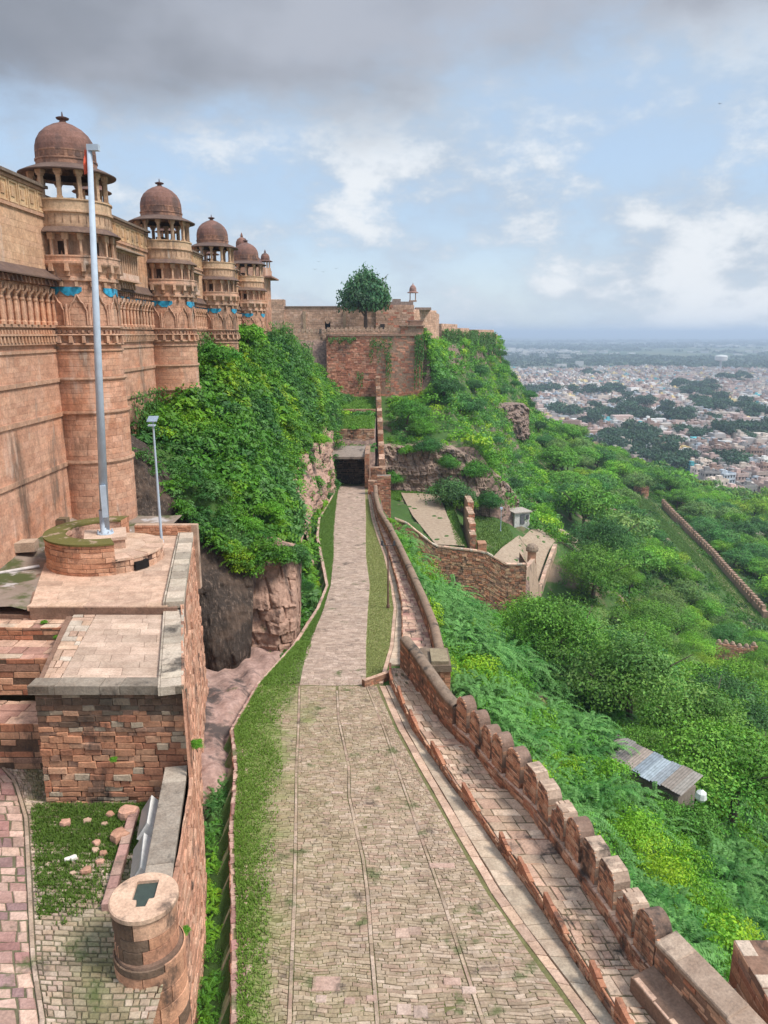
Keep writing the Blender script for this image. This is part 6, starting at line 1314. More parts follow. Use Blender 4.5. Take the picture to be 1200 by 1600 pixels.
    o = leaf_object('undergrowth', np.concatenate([V, V2]), np.concatenate([C_, C2]), origin=(30, 220, -20)); tag(o, 'green scrub draping the northern flank of the fort hill', 'undergrowth', kind='stuff')
    # floor of the valley under the trees
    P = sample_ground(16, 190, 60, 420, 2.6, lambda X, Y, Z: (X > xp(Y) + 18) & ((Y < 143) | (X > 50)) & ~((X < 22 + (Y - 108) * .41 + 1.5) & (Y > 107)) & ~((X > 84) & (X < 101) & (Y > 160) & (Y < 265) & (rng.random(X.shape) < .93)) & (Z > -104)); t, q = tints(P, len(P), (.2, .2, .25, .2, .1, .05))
    V, C_ = spread_mesh(far, P, rng.uniform(.6, 1.3, len(P)), t * .62); o = leaf_object('undergrowth', V, C_, origin=(90, 200, -60)); tag(o, 'shrubs filling the gaps between the trees of the lower slope', 'undergrowth', kind='stuff')  # leaf tint darkened to put shade into the gaps between the crowns
build_undergrowth()

def build_grass():
    Q = []; C_ = []
    def tufts(P, h, col, per=4, w=.02):
        n = len(P); 
        for k in range(per):
            a = rng.uniform(0, 2 * PI, n); d = np.column_stack([np.cos(a), np.sin(a), np.zeros(n)]); hh = h * rng.uniform(.5, 1.3, n)[:, None]; b = P + d * rng.uniform(0, .05, n)[:, None]; s = np.column_stack([-d[:, 1], d[:, 0], np.zeros(n)]) * w
            Q.append(np.stack([b - s, b + s, b + s * .3 + d * hh * .5 + (0, 0, 1) * hh, b - s * .3 + d * hh * .5 + (0, 0, 1) * hh], 1)); C_.append(col * rng.uniform(.7, 1.3, (n, 1)))
    # left verge, thick at the kerb and thinning over the stones
    n = 42000; y = 14 + 31 * rng.random(n); kl = L(KL, y); wdt = np.interp(y, [14, 18, 24, 33, 38, 45], [.8, .95, 1.5, 2.3, 2.2, .9]); t = rng.random(n) ** 1.3; x = kl + .22 + t * wdt; nz = rough_noise(x * 1.5, y * 1.2, 1.); keep = (rng.random(n) < (1.0 - t * .9) * np.clip(.75 + .5 * nz, .1, 1) * np.interp(y, [14, 20, 26, 36], [.35, .5, .9, 1]))
    P = np.column_stack([x, y, RZ(y) + .02])[keep]; tufts(P, .07, np.array((.17, .28, .045)))
    n = 30000; y = 44 + 66 * rng.random(n); a = L(KL, y) + .3; b = L(CLn, y) + .1; x = a + (b - a) * rng.random(n); P = np.column_stack([x, y, RZ(y) + .0]); tufts(P, .06, np.array((.13, .23, .04)), 3, .035)
    # lawn between road and channel
    n = 34000; y = 38.6 + 62 * rng.random(n); a = L(CRn, y) + .02; b = L(KR, y); x = a + (b - a) * rng.random(n); k = rng.random(n) < np.interp(y, [38, 60, 75, 100], [1, .9, .5, .2]); P = np.column_stack([x, y, RZ(y) + .0])[k]; tufts(P, .05, np.array((.30, .33, .12)), 3, .03)
    # moss in the joints near the camera
    n = 26000; y = 13 + 26 * rng.random(n); u = rng.random(n); x = L(KL, y) + .6 + (L(KR, y) - L(KL, y) - 1) * u; nz = rough_noise(x, y, .55); k = (nz > .1 + rng.normal(0, .5, n)) & (rng.random(n) < .35 * (1 - .7 * u)); tufts(np.column_stack([x, y, RZ(y) + .02])[k], .03, np.array((.16, .20, .05)), 2, .02)
    # the court's grass patch
    n = 24000; x = -11.6 + 4.6 * rng.random(n); y = 15.2 + 6. * rng.random(n); nz = fbm(x * .9, y * .9, 0 * x, 4); e = ((x + 8.9) / 1.9) ** 2 + ((y - 20.3) / 3.0) ** 2; k = (rng.random(n) < sstep(1.5, .3, e + 1.2 * nz)) & (y < 21.15) & (x > L(np.array([(-8.6, 15), (-9.9, 17.6), (-11.3, 20.4), (-11.7, 21.2)]), y) + .25) & (x < L(np.array([(-6.4, 15), (-7.1, 21.2)]), y)); tufts(np.column_stack([x, y, np.full(n, -14.83)])[k], .08, np.array((.10, .17, .025)), 4)
    # green shelves near the lower bend and terraces
    def shelf(x0, x1, y0, y1, n, h, col, keep=None):
        x = x0 + (x1 - x0) * rng.random(n); y = y0 + (y1 - y0) * rng.random(n); P = np.column_stack([x, y, terrain(x, y)]); 
        if keep is not None: P = P[keep(x, y)]
        tufts(P, h, np.array(col), 3, .08)
    shelf(-8, -1.7, 122.3, 164, 9000, .3, (.14, .28, .03)); shelf(.3, 13, 134, 141, 6000, .3, (.13, .27, .03), lambda x, y: (x < 3.2) | (x > 10.6) | (y > 139.2)); shelf(11.2, 13.2, 109, 134, 3000, .3, (.13, .25, .04)); shelf(15.5, 24, 112, 150, 7000, .3, (.16, .26, .06), lambda x, y: x < 15 + (y - 110) * .42); shelf(86, 98, 162, 262, 16000, .5, (.13, .23, .05)); shelf(102, 130, 150, 262, 9000, .5, (.15, .22, .07))
    V = np.concatenate(Q).reshape(-1, 3); o = leaf_object('grass', V, np.concatenate(C_), origin=(0, 40, -19)); tag(o, 'short green grass along the road edges and on the terraces', 'grass', kind='stuff')
build_grass()

def make_trunk(h, r, lean, nb=5, spread=2.2):
    mb = MB(); top = np.array((lean[0], lean[1], h)); m_ = top * .5 + (rng.normal(0, .15), rng.normal(0, .15), 0)
    mb.tube((0, 0, -.8), m_, r * 1.25, r * .9, (.1, .08, .06), 8); mb.tube(m_ - (0, 0, .05), top, r * .9, r * .6, (.1, .08, .06), 8)
    for k in range(nb):
        a = k * 2 * PI / nb + rng.uniform(-.4, .4); s = m_ + (top - m_) * rng.uniform(.2, .95); e = s + np.array((math.cos(a), math.sin(a), rng.uniform(.5, 1.1))) * spread * rng.uniform(.7, 1.1); mb.tube(s, e, r * .45, r * .2, (.1, .08, .06), 6)
        e2 = e + np.array((math.cos(a + .6), math.sin(a + .6), .7)) * spread * .5; mb.tube(e, e2, r * .2, r * .08, (.1, .08, .06), 5)
    return mb
TREES = {}
def tree_proto(key, nl, R, H, per, leaf, h, r, flat=.8, asp=.55):
    q, c = crown(nl, R, H, per, leaf, flat, asp); q = q + (0, 0, h + H * .35); V = q.reshape(-1, 3)
    mb = MB(); mb.quads(V, np.arange(len(V)).reshape(-1, 4), c); cr = mb.build('crown', M_LEAFO, origin=(0, 0, 0)); tr = make_trunk(h + H * .3, r, (rng.normal(0, .3), rng.normal(0, .3)), 6, R * .55).build('trunk', M_BARK, origin=(0, 0, 0))
    TREES[key] = (cr.data, tr.data); bpy.data.objects.remove(cr); bpy.data.objects.remove(tr)
def plant_tree(key, loc, s, tint, label, group=None, name='tree', rz=None, sz=None):
    t = thing(name, label, 'tree' if 'tree' in name else 'shrub', tuple(float(q) for q in loc), group, rng.uniform(0, 6.28) if rz is None else rz)
    t.scale = (s, s, sz or s)
    for me, nm in zip(TREES[key], ('crown', 'trunk')):
        o = bpy.data.objects.new(nm, me); COL.objects.link(o); o.parent = t; o.color = (*[float(q) for q in tint], 1)
    return t
def build_trees():
    tree_proto('a', 26, 3.4, 2.6, 760, .15, 2.6, .2); tree_proto('b', 22, 3.2, 3.0, 760, .145, 2.6, .2, .7); tree_proto('c', 28, 3.6, 2.3, 720, .155, 2.8, .22, .6)
    tree_proto('d', 20, 3.4, 2.8, 414, 0.266, 2.6, .2); tree_proto('e', 24, 3.8, 2.3, 396, 0.281, 2.4, .2, .65); tree_proto('big', 60, 5.8, 6.0, 240, .55, 2.4, .42, .95); tree_proto('bush', 26, 3.2, 2.3, 330, .22, .5, .12, .8)
    tree_proto('plume', 20, 2.2, 1.8, 260, .26, .6, .1, .75, .35)
    plant_tree('big', (-4.3, 176.5, -.2), 1.08, (.055, .14, .05), 'big leafy tree standing alone on top of the red bastion', rz=1., sz=1.5)
    b = drop(716, 800); plant_tree('bush', (12.6, 132, float(terrain(12.6, 132)) - .1), 1.6, (.075, .17, .04), 'round green bush on the grass between the lower road bends', name='bush')
    for (x, y, z, sc, lab) in ((-6.05, 21.6, -13.1, .13, 'leafy weed sprouting from the outer face of the terrace wall'), (-8.55, 21.0, -13.2, .07, 'small weed growing in the middle of the terrace front wall'), (-5.2, 16.2, -15.2, .09, 'little weed on the wall beside the round pillar'), (-12.3, 26.2, -11.3, .10, 'weed growing beside the top of the stone stairs'), (-13.2, 27.0, -11.0, .08, 'weed on the edge of the upper stair landing'), (-7.2, 21.0, -14.8, .09, 'weed at the foot of the terrace front wall')):
        plant_tree('plume', (x, y, z), sc, GREENS[0], lab, name='shrub')
    # shrubs leaning over the rock faces
    for i, (px, py, Y, s, lab) in enumerate(((385, 822, 48.2, .5, 'feathery shrub hanging over the black boulder'), (320, 752, 51, .6, 'feathery shrub above the black boulder nearest the lamp post'), (420, 800, 50, .55, 'pale green shrub on top of the weathered rock outcrop'), (465, 880, 52, .36, 'dark bushy shrub growing at the end of the rock outcrop'), (470, 920, 50.5, .3, 'small dark shrub at the ditch beside the rock outcrop'), (345, 560, 66, .9, 'tall dark shrub at the foot of the second palace tower'), (385, 530, 80, .95, 'climbing shrub against the third palace tower'), (250, 680, 52, .6, 'yellow green shrub in front of the first palace bays'), (500, 690, 88, .7, 'light green shrub on the cliff edge above the road end'), (610, 815, 79, .28, 'light green bush growing behind the parapet near the gate'), (636, 645, 150, 1.1, 'dark shrub at the foot of the red bastion'), (660, 675, 148, 1.0, 'rounded shrub on the ledge above the banded brown cliff'))):
        u = (px - 600) / F; v = (py - 800) / F; k = Y / (CT - v * ST); P = np.array((u * k, Y, -(ST + v * CT) * k)); plant_tree('plume' if i not in (3, 4, 10, 11) else 'bush', P - (0, 0, 1.2 * s), s * 1.1, GREENS[(0, 2, 0, 3, 3, 1, 0, 5, 2, 2, 1, 0)[i]] * rng.uniform(.9, 1.1), lab, name='shrub')
    for x, y, dz, sc, kk, lab in ((1.8, 140.6, 2.5, .8, 1, 'dark shrub at the left foot of the banded cliff above the lower bend'), (4.5, 141.6, 8.0, .9, 0, 'green shrub on the brow of the banded cliff, nearest the stair wall'), (8.5, 141.4, 8.6, 1.0, 3, 'dark shrub on the brow in the middle of the banded cliff'), (10.0, 139.9, 1.2, .8, 0, 'shrub growing at the middle foot of the banded cliff'), (12.5, 141.2, 6.0, .9, 1, 'shrub clinging to the right half of the banded cliff'), (15.5, 139.9, 2.0, 1.1, 2, 'light green shrub at the right foot of the banded cliff'), (17.5, 141.0, 8.5, 1.1, 1, 'big shrub over the right brow of the banded cliff'), (20.5, 140.2, 3.0, 1.1, 3, 'dark shrub between the banded cliff and the white hut')):
        plant_tree('bush' if kk else 'plume', (x, y, float(terrain(x, 139.0)) + dz - 1.2), sc, GREENS[kk], lab, name='shrub')
    k = 0
    while k < 26:
        y = rng.uniform(150, 320); xe_ = float(np.interp(y, [141, 165, 200, 250, 300, 330], [7.5, 9, 16.5, 29, 44.5, 47])); x = xe_ + rng.uniform(1.5, 30); z = float(terrain(x, y))
        if not inview(np.array([[x, y, z]]), 0)[0] or (y < 160 and x < 24 and z < -24): continue
        plant_tree(rng.choice(['d', 'e', 'bush']), (x, y, z - .8), rng.uniform(.6, 1.15), np.array((.055, .165, .035)) * rng.uniform(.7, 1.3), 'dark rounded shrub rooted in the steep green flank below the ridge', 'shrubs on the flank below the ridge', name='shrub'); k += 1
    # the wooded slope: every tree by itself, the nearest ones things
    xp = lambda Y: np.interp(Y, XP_Y, XP_X); cand = []; pts = np.zeros((0, 3)); R_ = []
    tries = rng.random((16000, 2))
    OW = Path([(101, 262, 0), (99.5, 238, 0), (97.8, 212, 0), (94, 186, 0), (91, 166, 0)]).at(np.linspace(0, 96, 24)); OW[:, 2] = terrain(OW[:, 0], OW[:, 1]); OX, OY, _ = project(OW)
    for x, y, s, key, col, lab in ((22.5, 63., 1.9, 'a', (.125, .26, .045), 'largest greyish green tree spreading directly behind the tin roofed shed'), (17.2, 68.5, 1.75, 'b', (.11, .27, .03), 'big mid green tree left of and behind the tin roofed shed'), (27.6, 52.5, 1.75, 'c', (.13, .30, .03), 'big bright tree at the right edge beside the tin roofed shed'), (30.5, 66, 1.7, 'a', (.12, .26, .035), 'second row tree behind the one overhanging the tin roofed shed')):
        z = float(terrain(x, y)); plant_tree(key, (x, y, z - 1.2), s, col, lab, 'trees on the wooded slope below the fort'); pts = np.concatenate([pts, [(x, y, z)]]); R_.append(3.1 * s * 1.1)
    for x, y, s, lab in ((21.6, 45.6, .75, 'low bush at the lower end of the tin roofed shed'), (20.2, 46.0, .6, 'low bush in front of the tin roofed shed')): plant_tree('bush', (x, y, float(terrain(x, y)) - .2), s, (.11, .27, .03), lab, name='bush')
    for a, b_ in tries:
        y = 36 + 475 * a ** 1.2; x = y * (.02 + .56 * b_)
        d = x - float(xp(y))
        if y > 405 + 115 * float(sstep(.42, .26, x / y)): continue
        if 75 < y < 108 and x < .205 * y: continue
        if y < float(np.interp(x, [9, 13, 15.5, 17.5, 22, 25, 27, 32], [97, 86, 68, 57, 53.5, 50, 46, 43])) or d < 9: continue
        if 106 < y < 141:
            if not (x > 22 + (y - 108) * .41 + 4.5): continue
        if abs(x - 20.5) < 4.4 and -7 < y - 50 < 2.6 or 37 < y < 51.5 and abs(x - .40 * y) < 3.6: continue
        if 141 <= y < 172 and x < 50: continue
        if 172 <= y < 345 and x < float(np.interp(y, [165, 200, 250, 300, 330, 345], [44, 46, 56, 72, 78, 80])): continue
        if 76 < x < 103 and 146 < y < 268: continue
        if 101 <= x < 128 and 150 < y < 262 and rng.random() < .6: continue
        if abs(x - 68) < 6 and 118 < y < 133 or abs(x - 77) < 5 and 117 < y < 130: continue
        if x < 64 and 190 < y < 200 and x > 58: continue
        s = rng.uniform(.8, 1.25) * np.interp(y, [36, 60, 110, 160, 230, 400], [1.5, 1.9, 2.1, 2.0, 1.6, 1.4]) * (.5 if rng.random() < .22 else 1.); r = 3.1 * s
        if len(pts) and (((pts[:, 0] - x) ** 2 + (pts[:, 1] - y) ** 2) < (r * .72 + np.array(R_) * .72) ** 2).any(): continue
        z = float(terrain(x, y)); p = np.array((x, y, z))
        if 110 < y < 262:
            tx, ty, td = project(np.array([[x, y, z + 6.5 * s]])); by = project(np.array([[x, y, z]]))[1][0]
            if ((OW[:, 1] > y) & (np.abs(OX - tx[0]) < 4.2 * s * F / td[0]) & (ty[0] < OY + 2) & (by > OY - 12)).any(): continue
        if not inview(np.array([[x, y, z + 4]]), 50)[0]: continue
        pts = np.concatenate([pts, [p]]); R_.append(r); cand.append((p, s))
    cand.sort(key=lambda c: np.linalg.norm(c[0])); print('trees', len(cand))
    near = cand[:240]; rest = cand[240:]
    TC = [((.12, .28, .03), 'mid green'), ((.155, .34, .026), 'bright green'), ((.072, .20, .042), 'dark bluish green'), ((.17, .29, .07), 'greyish green'), ((.22, .37, .026), 'yellow green')]
    marks = [((19.9, 50.2, -31.9), 'the tin roofed shed'), ((68, 133, -60), 'the tall battlemented ruin'), ((76.5, 130, -61), 'the low crumbling ruin'), ((19, 108, -38), 'the lower end of the retaining wall'), ((24.5, 118, -33), 'the little domed pillar'), ((26.6, 143, -38), 'the whitewashed hut'), ((101, 262, -60), 'the upper end of the outer wall'), ((97, 212, -60), 'the middle of the outer wall'), ((91, 168, -60), 'the lower end of the outer wall'), ((62, 200, -58), 'the grass topped brick stub'), ((57, 172, -58), 'the tiny brick ruin'), ((128, 250, -62), 'the small stone pavilion'), ((100, 440, -98), 'the blue tarpaulin in the town'), ((45, 240, -30), 'the overhanging rock ledge')]
    mx = [project(np.array([m_[0]])) for m_ in marks]
    def where(p, s, nm):
        x, y, _ = project(np.array([p])); ds = [math.hypot(float(q[0][0] - x[0]), float(q[1][0] - y[0])) for q in mx]; i = int(np.argmin(ds)); dx, dy = float(x[0] - mx[i][0][0]), float(y[0] - mx[i][1][0])
        side = ('right of' if dx > 0 else 'left of') if abs(dx) > abs(dy) * 1.4 else ('below' if dy > 0 else 'above') if abs(dy) > abs(dx) * 1.4 else ('below ' if dy > 0 else 'above ') + ('right of' if dx > 0 else 'left of')
        dist = 'just' if ds[i] < 55 else 'slightly' if ds[i] < 110 else 'well'
        size = 'large' if s > 1.9 else 'small' if s < 1.15 else 'middling'
        return f'{size} {nm} tree {dist} {side} {marks[i][1]}'
    for p, s in near:
        d = float(np.linalg.norm(p)); k = int(rng.choice(5, p=(.3, .2, .22, .18, .10))); col, nm = TC[k]
        key = rng.choice(list('abc')) if d < 170 else rng.choice(list('de'))
        plant_tree(key, p - (0, 0, 1.5 * s if d < 150 else .7 * s), s, np.array(col) * rng.uniform(.85, 1.15), where(p + (0, 0, 3 * s), s, nm), 'trees on the wooded slope below the fort', sz=s * rng.uniform(.85, 1.1))
    cl = [crown(11, 3.6, 2.8, 50, .8, .75), crown(12, 4, 2.4, 46, .85, .65)]
    cl = [(q + (0, 0, 3.2), c) for q, c in cl]
    P = np.array([c[0] for c in rest]) - (0, 0, 2.5); S = np.array([c[1] for c in rest]); t = np.array([TC[k][0] for k in rng.integers(0, 5, len(rest))]) * rng.uniform(.8, 1.15, (len(rest), 1))
    # wood between hill and town, and trees inside the town
    Pt = []
    for px, py, w, h, n in ((960, 657, 95, 18, 34), (1000, 640, 60, 10, 14), (1120, 640, 80, 16, 30), (1085, 622, 60, 8, 14), (1160, 685, 90, 12, 30), (930, 712, 120, 24, 50), (1015, 715, 70, 34, 30), (1060, 662, 70, 14, 22), (880, 655, 40, 10, 8), (830, 620, 30, 6, 8), (850, 618, 30, 5, 6), (955, 620, 60, 8, 20), (1090, 610, 50, 6, 12), (1150, 598, 26, 5, 8), (990, 690, 30, 6, 5), (1180, 655, 40, 8, 10), (1045, 740, 60, 12, 16), (1120, 735, 60, 10, 10), (870, 700, 60, 14, 22), (800, 690, 40, 10, 8), (1080, 690, 30, 6, 5), (920, 590, 30, 3, 5), (960, 700, 40, 10, 8)):
        for _ in range(n):
            p = drop(px + rng.normal(0, w * .32), py + rng.normal(0, h * .34), 6000); Pt.append((p[0], p[1], -105.3))
    Pt = np.array(Pt); S2 = rng.uniform(2.0, 3.4, len(Pt)) * np.interp(Pt[:, 1], [500, 1500], [1, 1.3]); t2 = np.array((.045, .10, .045)) * rng.uniform(.75, 1.2, (len(Pt), 1))
    V, C_ = spread_mesh(cl, np.concatenate([P, Pt]), np.concatenate([S, S2]), np.concatenate([t, t2])); o = leaf_object('far_wood', V, C_, origin=(150, 600, -105)); tag(o, 'far off dark trees at the foot of the hill and among the town houses', 'wood', kind='stuff')
    # tree belts of the plain
    bl = [leafy(26, 1., .9, .5), leafy(30, 1., .8, .4)]; n = 5200; y = 1900 * np.exp(rng.random(n) * 1.75); x = y * (-.02 + .62 * rng.random(n)); f = np.sin(y * .0021 + 2 * np.sin(x * .0012)) + .7 * np.sin(x * .004 + y * .003) + rng.normal(0, .5, n); k = f > .1; P = np.column_stack([x, y, np.full(n, -105.)])[k]; s = rng.uniform(9, 26, len(P)) * np.interp(P[:, 1], [1900, 9000], [.7, 2.2])
    V, C_ = spread_mesh(bl, P, s, np.array((.045, .085, .04)) * rng.uniform(.7, 1.3, (len(P), 1))); o = leaf_object('distant_trees', V, C_, origin=(1500, 4000, -105)); tag(o, 'dark tree belts scattered over the hazy plain', 'trees', kind='stuff')
    # ivy on the bastion corner and the spur walls
    def ivy(rects, name, lab):
        Q = []; T = []
        for (p0, p1, z0, z1, n, leaf) in rects:
            p0 = np.array(p0, float); p1 = np.array(p1, float); u = rng.random(n); hang = rng.random(n) ** .8; dpt = np.clip(.35 + .65 * np.sin(u * 9 + 1) ** 2, 0, 1); z = z1 - hang * dpt * (z1 - z0); d = p1 - p0; d /= np.linalg.norm(d); nn = np.array((d[1], -d[0])); xy = p0 + np.outer(u, p1 - p0) + nn * rng.uniform(.05, .9, (n, 1)); c = np.column_stack([xy, z]); nr = unit(np.column_stack([np.repeat(nn[None], n, 0), np.full(n, .4)]) + rng.normal(0, .4, (n, 3))); l = leaf * rng.uniform(.6, 1.3, n); Q.append(rhombi(c, nr, unit(rng.normal(0, .4, (n, 3)) + (0, 0, -1)), l, l * .6)); T.append(np.array((.075, .175, .03)) * rng.uniform(.6, 1.3, (n, 1)))
        V = np.concatenate(Q).reshape(-1, 3); o = leaf_object(name, V, np.concatenate(T)); tag(o, lab, 'creeper')
    ivy([((8.6, 165.5), (8.8, 182), -13, 1.2, 4200, .5), ((6.6, 164.8), (8.6, 164.8), -12, -.2, 900, .4)], 'creeper', 'long green creeper hanging down the right corner of the red bastion')
    ivy([((-3.2, 164.9), (1.8, 164.9), -6.5, -.8, 420, .35), ((-12, 164.9), (-6, 164.9), -2.2, -.8, 260, .35), ((.4, 164.9), (1.6, 164.9), -13, -4, 260, .35), ((-6, 164.9), (-4.5, 164.9), -12, -8, 120, .35)], 'creeper', 'thin patches of creeper on the face of the red bastion')
    ivy([((15.3, 205.7), (21.7, 223.7), -10, 1.2, 2600, .6), ((21.2, 225.7), (26.8, 237.7), -11, .8, 2000, .6), ((27, 240), (31, 257), -12, 1.0, 2600, .6), ((31.2, 257.8), (41.2, 284.8), -12, .4, 3400, .7)], 'creeper', 'green creepers hanging over the ridge walls beyond the bastion')
    ivy([((-18.5, 98.9), (-15.2, 98.9), -8, -2.0, 900, .3), ((-15.3, 99), (-13.2, 106), -11, 1.5, 2200, .34), ((-13.2, 106), (-11.2, 112), -14, -1.2, 2000, .34)], 'creeper', 'thick mass of creepers hanging below the end of the palace')
    ivy([((-17.2, 50), (-17.2, 57), -8.5, -3.8, 900, .26), ((-15.2, 56.9), (-14.5, 58.5), -7.5, -4.0, 300, .26), ((-17.2, 61.0), (-17.2, 74), -6, .2, 1300, .3)], 'creeper', 'leafy creeper climbing the foot of the palace wall between its towers')
build_trees()

# ------------------------------------------------------------------ the town and the plain
HC = [((.47, .40, .34), 'cream'), ((.43, .32, .28), 'pale pink'), ((.36, .39, .42), 'pale blue'), ((.31, .285, .27), 'grey'), ((.27, .18, .14), 'bare brick'), ((.58, .56, .53), 'white'), ((.58, .46, .22), 'yellow ochre'), ((.10, .34, .36), 'turquoise')]
def house_mesh(k):
    w, d, h = ((9, 10, 7), (8, 9, 10), (12, 9, 6.5), (7, 11, 9.5), (10, 8, 12), (14, 11, 7.5))[k]; b = MB(); o = np.ones(3)
    b.box((-w / 2, -d / 2, -2), (w / 2, d / 2, h), o * .92)
    for q in ((-w / 2 - .1, -d / 2 - .1, w / 2 + .1, -d / 2 + .15), (-w / 2 - .1, d / 2 - .15, w / 2 + .1, d / 2 + .1), (-w / 2 - .1, -d / 2 + .15, -w / 2 + .15, d / 2 - .15), (w / 2 - .15, -d / 2 + .15, w / 2 + .1, d / 2 - .15)): b.box((q[0], q[1], h), (q[2], q[3], h + 1.0), o * 1.02)
    b.box((-w * .35, -d * .1, h), (-w * .35 + 3, d * .25, h + 2.8), o * .85); b.lathe([(.8, h), (.8, h + 1.5), (.1, h + 1.8)], (w * .28, d * .25), o * (.12 if k % 2 else 1.2), 8)
    for f in range(int(h // 3)):
        z = f * 3.1 + .9
        b.box((-w / 2 - .25, -d / 2 - .35, z + 1.75), (w / 2 + .1, -d / 2 - .005, z + 1.9), o * .8)
        for x in np.arange(-w / 2 + 1, w / 2 - 1.4, 2.4): b.box((x, -d / 2 - .03, z), (x + 1.1, -d / 2 + .05, z + 1.4), o * .10)
        for y in np.arange(-d / 2 + 1, d / 2 - 1.4, 2.8): b.box((-w / 2 - .03, y, z), (-w / 2 + .05, y + 1.0, z + 1.3), o * .10)
    if k in (0, 3, 5): b.box((w / 2 + .1, -d / 2, h - 3.4), (w / 2 + 2.6, d / 2 - 2, h - 3.2), o * .75)
    return b
def build_town():
    protos = []
    for k in range(6):
        o = house_mesh(k).build('house', M_CITY, origin=(0, 0, 0)); protos.append(o.data); bpy.data.objects.remove(o)
    sites = []; y = 420.
    while y < 2350:
        step = 10.8 * (1 + (y - 545) / 5200)
        for x in np.arange(y * .14, y * .56, step):
            X = x + rng.normal(0, 2.2); Y = y + rng.normal(0, 2.6)
            if rng.random() < .10: continue
            f = rough_noise(X, Y, .012); 
            if f > .95: continue
            sites.append((X, Y))
        y += step * 1.05
    S = np.array(sites); edge = 435 + 215 * sstep(.44, .22, S[:, 0] / S[:, 1]) + 25 * np.sin(S[:, 0] * .03); S = S[(S[:, 1] > edge) & (S[:, 1] < 2250 + 90 * np.sin(S[:, 0] * .01))]
    P = np.column_stack([S, np.full(len(S), -98.)]); S = S[inview(P, 10)]; S = S[np.argsort(np.hypot(S[:, 0], S[:, 1]))]; print('houses', len(S))
    wts = (.21, .20, .08, .19, .17, .10, .03, .02); rot0 = lambda X, Y: .35 * np.sin(X * .006) + .3 * np.cos(Y * .004)
    n = 290
    for X, Y in S[:n]:
        k = int(rng.choice(8, p=wts)); col, nm = HC[k]; o = bpy.data.objects.new('house', protos[int(rng.integers(6))]); COL.objects.link(o); o.location = (X, Y, float(terrain(X, Y)) - .5); s = rng.uniform(.75, 1.1); o.scale = (s, s, s * rng.uniform(.8, 1.25)); o.rotation_euler = (0, 0, float(rot0(X, Y)) + rng.normal(0, .08) + (PI / 2 if rng.random() < .4 else 0)); c = np.array(col) * rng.uniform(1.15, 1.55); o.color = (*c, 1)
        tag(o, f'{nm} flat roofed house at the near edge of the town beyond the wood', 'house', f'{nm} houses at the near edge of the town')
    mb = MB(); R = S[n:]; m = len(R); wd = rng.uniform(3.5, 6.5, m); dp = rng.uniform(3.5, 6.5, m); h = rng.uniform(4, 11, m); a = rot0(R[:, 0], R[:, 1]) + rng.normal(0, .1, m); big = rng.random(m) < .02; wd = np.where(big, wd * 2.2, wd); h = np.where(big, h * 1.3, h)
    def boxes(cx, cy, wd, dp, z0, z1, a, col, roof):
        c, s = np.cos(a), np.sin(a); sg = np.array([(-1, -1), (1, -1), (1, 1), (-1, 1)]); X = cx[:, None] + sg[:, 0] * wd[:, None] * c[:, None] - sg[:, 1] * dp[:, None] * s[:, None]; Y = cy[:, None] + sg[:, 0] * wd[:, None] * s[:, None] + sg[:, 1] * dp[:, None] * c[:, None]
        V = np.stack([np.concatenate([X, X], 1), np.concatenate([Y, Y], 1), np.concatenate([np.repeat(z0[:, None], 4, 1), np.repeat(z1[:, None], 4, 1)], 1)], 2); base = np.array([(0, 1, 5, 4), (1, 2, 6, 5), (2, 3, 7, 6), (3, 0, 4, 7), (4, 5, 6, 7)]); Fq = (np.arange(len(cx))[:, None, None] * 8 + base).reshape(-1, 4); cc = np.repeat(col[:, None, :], 5, 1); cc[:, 4] = roof; mb.quads(V.reshape(-1, 3), Fq, cc.reshape(-1, 3))
    col = np.array([HC[k][0] for k in rng.choice(8, m, p=wts)]) * rng.uniform(1.1, 1.55, (m, 1)); roof = col * rng.uniform(.6, 1.0, (m, 1)); boxes(R[:, 0], R[:, 1], wd, dp, np.full(m, -107.), -105 + h, a, col, roof); i = rng.random(m) < .6; q = int(i.sum()); boxes(R[i, 0] - wd[i] * .3, R[i, 1], np.full(q, 1.6), np.full(q, 1.9), -105 + h[i], -105 + h[i] + 2.8, a[i], col[i] * .95, roof[i]); i = rng.random(m) < .55; q = int(i.sum())
    boxes(R[i, 0], R[i, 1] - dp[i] - .02, wd[i] * .75, np.full(q, .1), -105 + h[i] * .5, -105 + h[i] * .5 + 1.6, a[i] * 0, np.repeat(np.array([[.10, .09, .085]]), q, 0), np.repeat(np.array([[.1, .09, .085]]), q, 0))
    n2 = 1500; y = 2300 * np.exp(rng.random(n2) ** .8 * 1.5); x = y * (.02 + .58 * rng.random(n2)); f = np.sin(y * .0016 + x * .001) + np.sin(x * .0031) + rng.normal(0, .4, n2); k = f > .7; x, y = x[k], y[k]; q = len(x); boxes(x, y, rng.uniform(8, 26, q), rng.uniform(8, 14, q), np.full(q, -107.), -105 + rng.uniform(6, 17, q), rng.uniform(-.4, .4, q), np.array((.62, .60, .57)) * rng.uniform(.7, 1.1, (q, 1)), np.array((.55, .5, .47)) * np.ones((q, 3)))
    o = mb.build('far_town', M_CITYS, origin=(400, 1200, -105)); tag(o, 'densely packed pale houses of the town stretching to the hazy plain', 'town', kind='stuff')
    # a water tank on legs and blue tarpaulins
    p = drop(1125, 578, 6000); x, y = p[0], p[1]; r = thing('water_tower', 'pale water tower standing above the far edge of the town', 'water tower', (x, y, -105)); b = MB(); b.lathe([(3, -80), (17, -77), (18, -66), (15, -63), (.1, -61)], (x, y), (.62, .62, .6), 20); b.build('tank', M_CITYS, r); b = MB(); b.tube((x, y, -106), (x, y, -79), 3, 3, (.5, .5, .5), 10); b.build('shaft', M_CITYS, r)
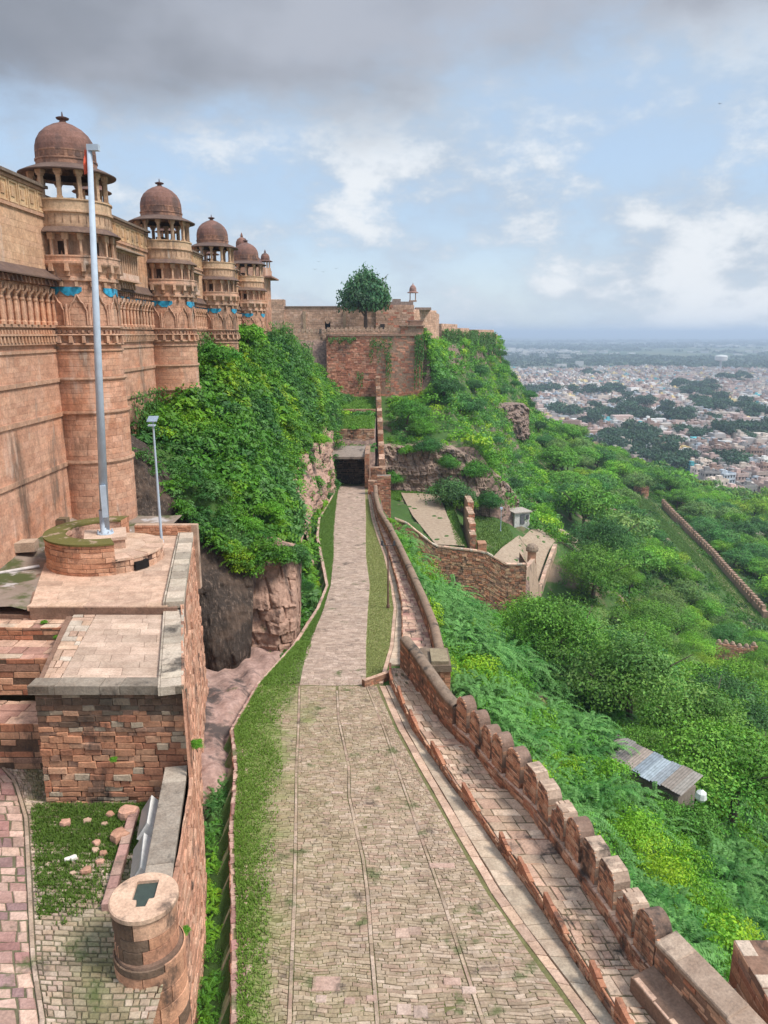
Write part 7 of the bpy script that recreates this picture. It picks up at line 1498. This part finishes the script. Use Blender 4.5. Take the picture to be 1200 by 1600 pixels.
    for px, py, w, lab in ((1118, 722, 13, 'bright blue tarpaulin awning among houses at the near edge of the town'), (968, 716, 9, 'dark blue tarpaulin roof among trees by the town edge'), (1095, 726, 7, 'small pale blue sheet roof left of the bright blue awning')):
        p = drop(px, py, 3000); b = MB(); b.prism([(p[0] - w * .6, p[1] - 4), (p[0] + w * .6, p[1] - 4), (p[0] + w * .6, p[1] + 4), (p[0] - w * .6, p[1] + 4)], [-98, -98, -96.5, -96.5], [-97.8, -97.8, -96.3, -96.3], (.06, .22, .52))
        for dx in (-.5, .5): b.tube((p[0] + dx * w, p[1], -105), (p[0] + dx * w, p[1], -97.3), .2, .2, (.3, .3, .3), 5)
        o = b.build('tarpaulin', M_CITYS); tag(o, lab, 'tarpaulin')
build_town()

def build_birds():
    m = M_DARK
    for px, py, Y, s, lab in ((492, 421, 120, .62, 'small dark bird flying left of the other birds above the fort'), (498, 409, 126, .55, 'topmost of the small dark birds flying above the fort wall'), (505, 425, 118, .55, 'lowest of the small dark birds flying above the fort wall'), (525, 420, 122, .6, 'small dark bird flying nearest the tree on the bastion'), (1125, 162, 110, .5, 'lone dark bird high in the open sky above the town')):
        u = (px - 600) / F; v = (py - 800) / F; k = Y / (CT - v * ST); x, y, z = u * k, Y, -(ST + v * CT) * k
        r = thing('bird', lab, 'bird', (x, y, z), 'birds flying over the fort'); b = MB(); n = 8; a = np.linspace(0, 2 * PI, n, endpoint=False)
        P = np.stack([np.column_stack([x + rr * np.cos(a) * s, np.full(n, y + yy * s), z + rr * np.sin(a) * s]) for yy, rr in ((-.28, .004), (-.2, .05), (0, .075), (.15, .05), (.3, .012), (.42, .03))]); b.grid(P, (.03, .03, .03), closed=True); b.build('body', m, r)
        for sg in (-1, 1):
            t = np.linspace(0, 1, 5); f = rng.uniform(.3, .7); sp = np.column_stack([x + sg * t * .6 * s, y + .12 * s * t ** 2, z + s * (.35 * f * np.sin(t * 2.4))]); ch = (.16 * (1 - t) ** .6 + .01) * s; b = MB(); A = sp + np.column_stack([0 * t, -ch, 0 * t]); B = sp + np.column_stack([0 * t, ch, 0 * t]); T = sp + (0, 0, .02 * s); b.grid(np.stack([A, T, B, sp - (0, 0, .01 * s)]).transpose(1, 0, 2), (.03, .03, .03), closed=True); b.build('wing', m, r)
build_birds()

# ------------------------------------------------------------------ air
def build_haze():
    m = bpy.data.materials.new('haze_air'); m.use_nodes = True; nt = m.node_tree; nt.nodes.clear(); out = N(nt, 'ShaderNodeOutputMaterial'); v = N(nt, 'ShaderNodeVolumePrincipled'); v.inputs['Color'].default_value = (.70, .83, 1.0, 1); v.inputs['Density'].default_value = 2.0e-4; v.inputs['Anisotropy'].default_value = .2
    LK(nt, v.outputs[0], out.inputs['Volume'])
    b = MB(); b.box((-27000, -100, -107.5), (27000, 31000, 60), (1, 1, 1)); o = b.build('haze', m, origin=(0, 0, 0)); tag(o, kind='stuff'); tag(o, 'thin bluish haze over the plain', 'haze')
build_haze()
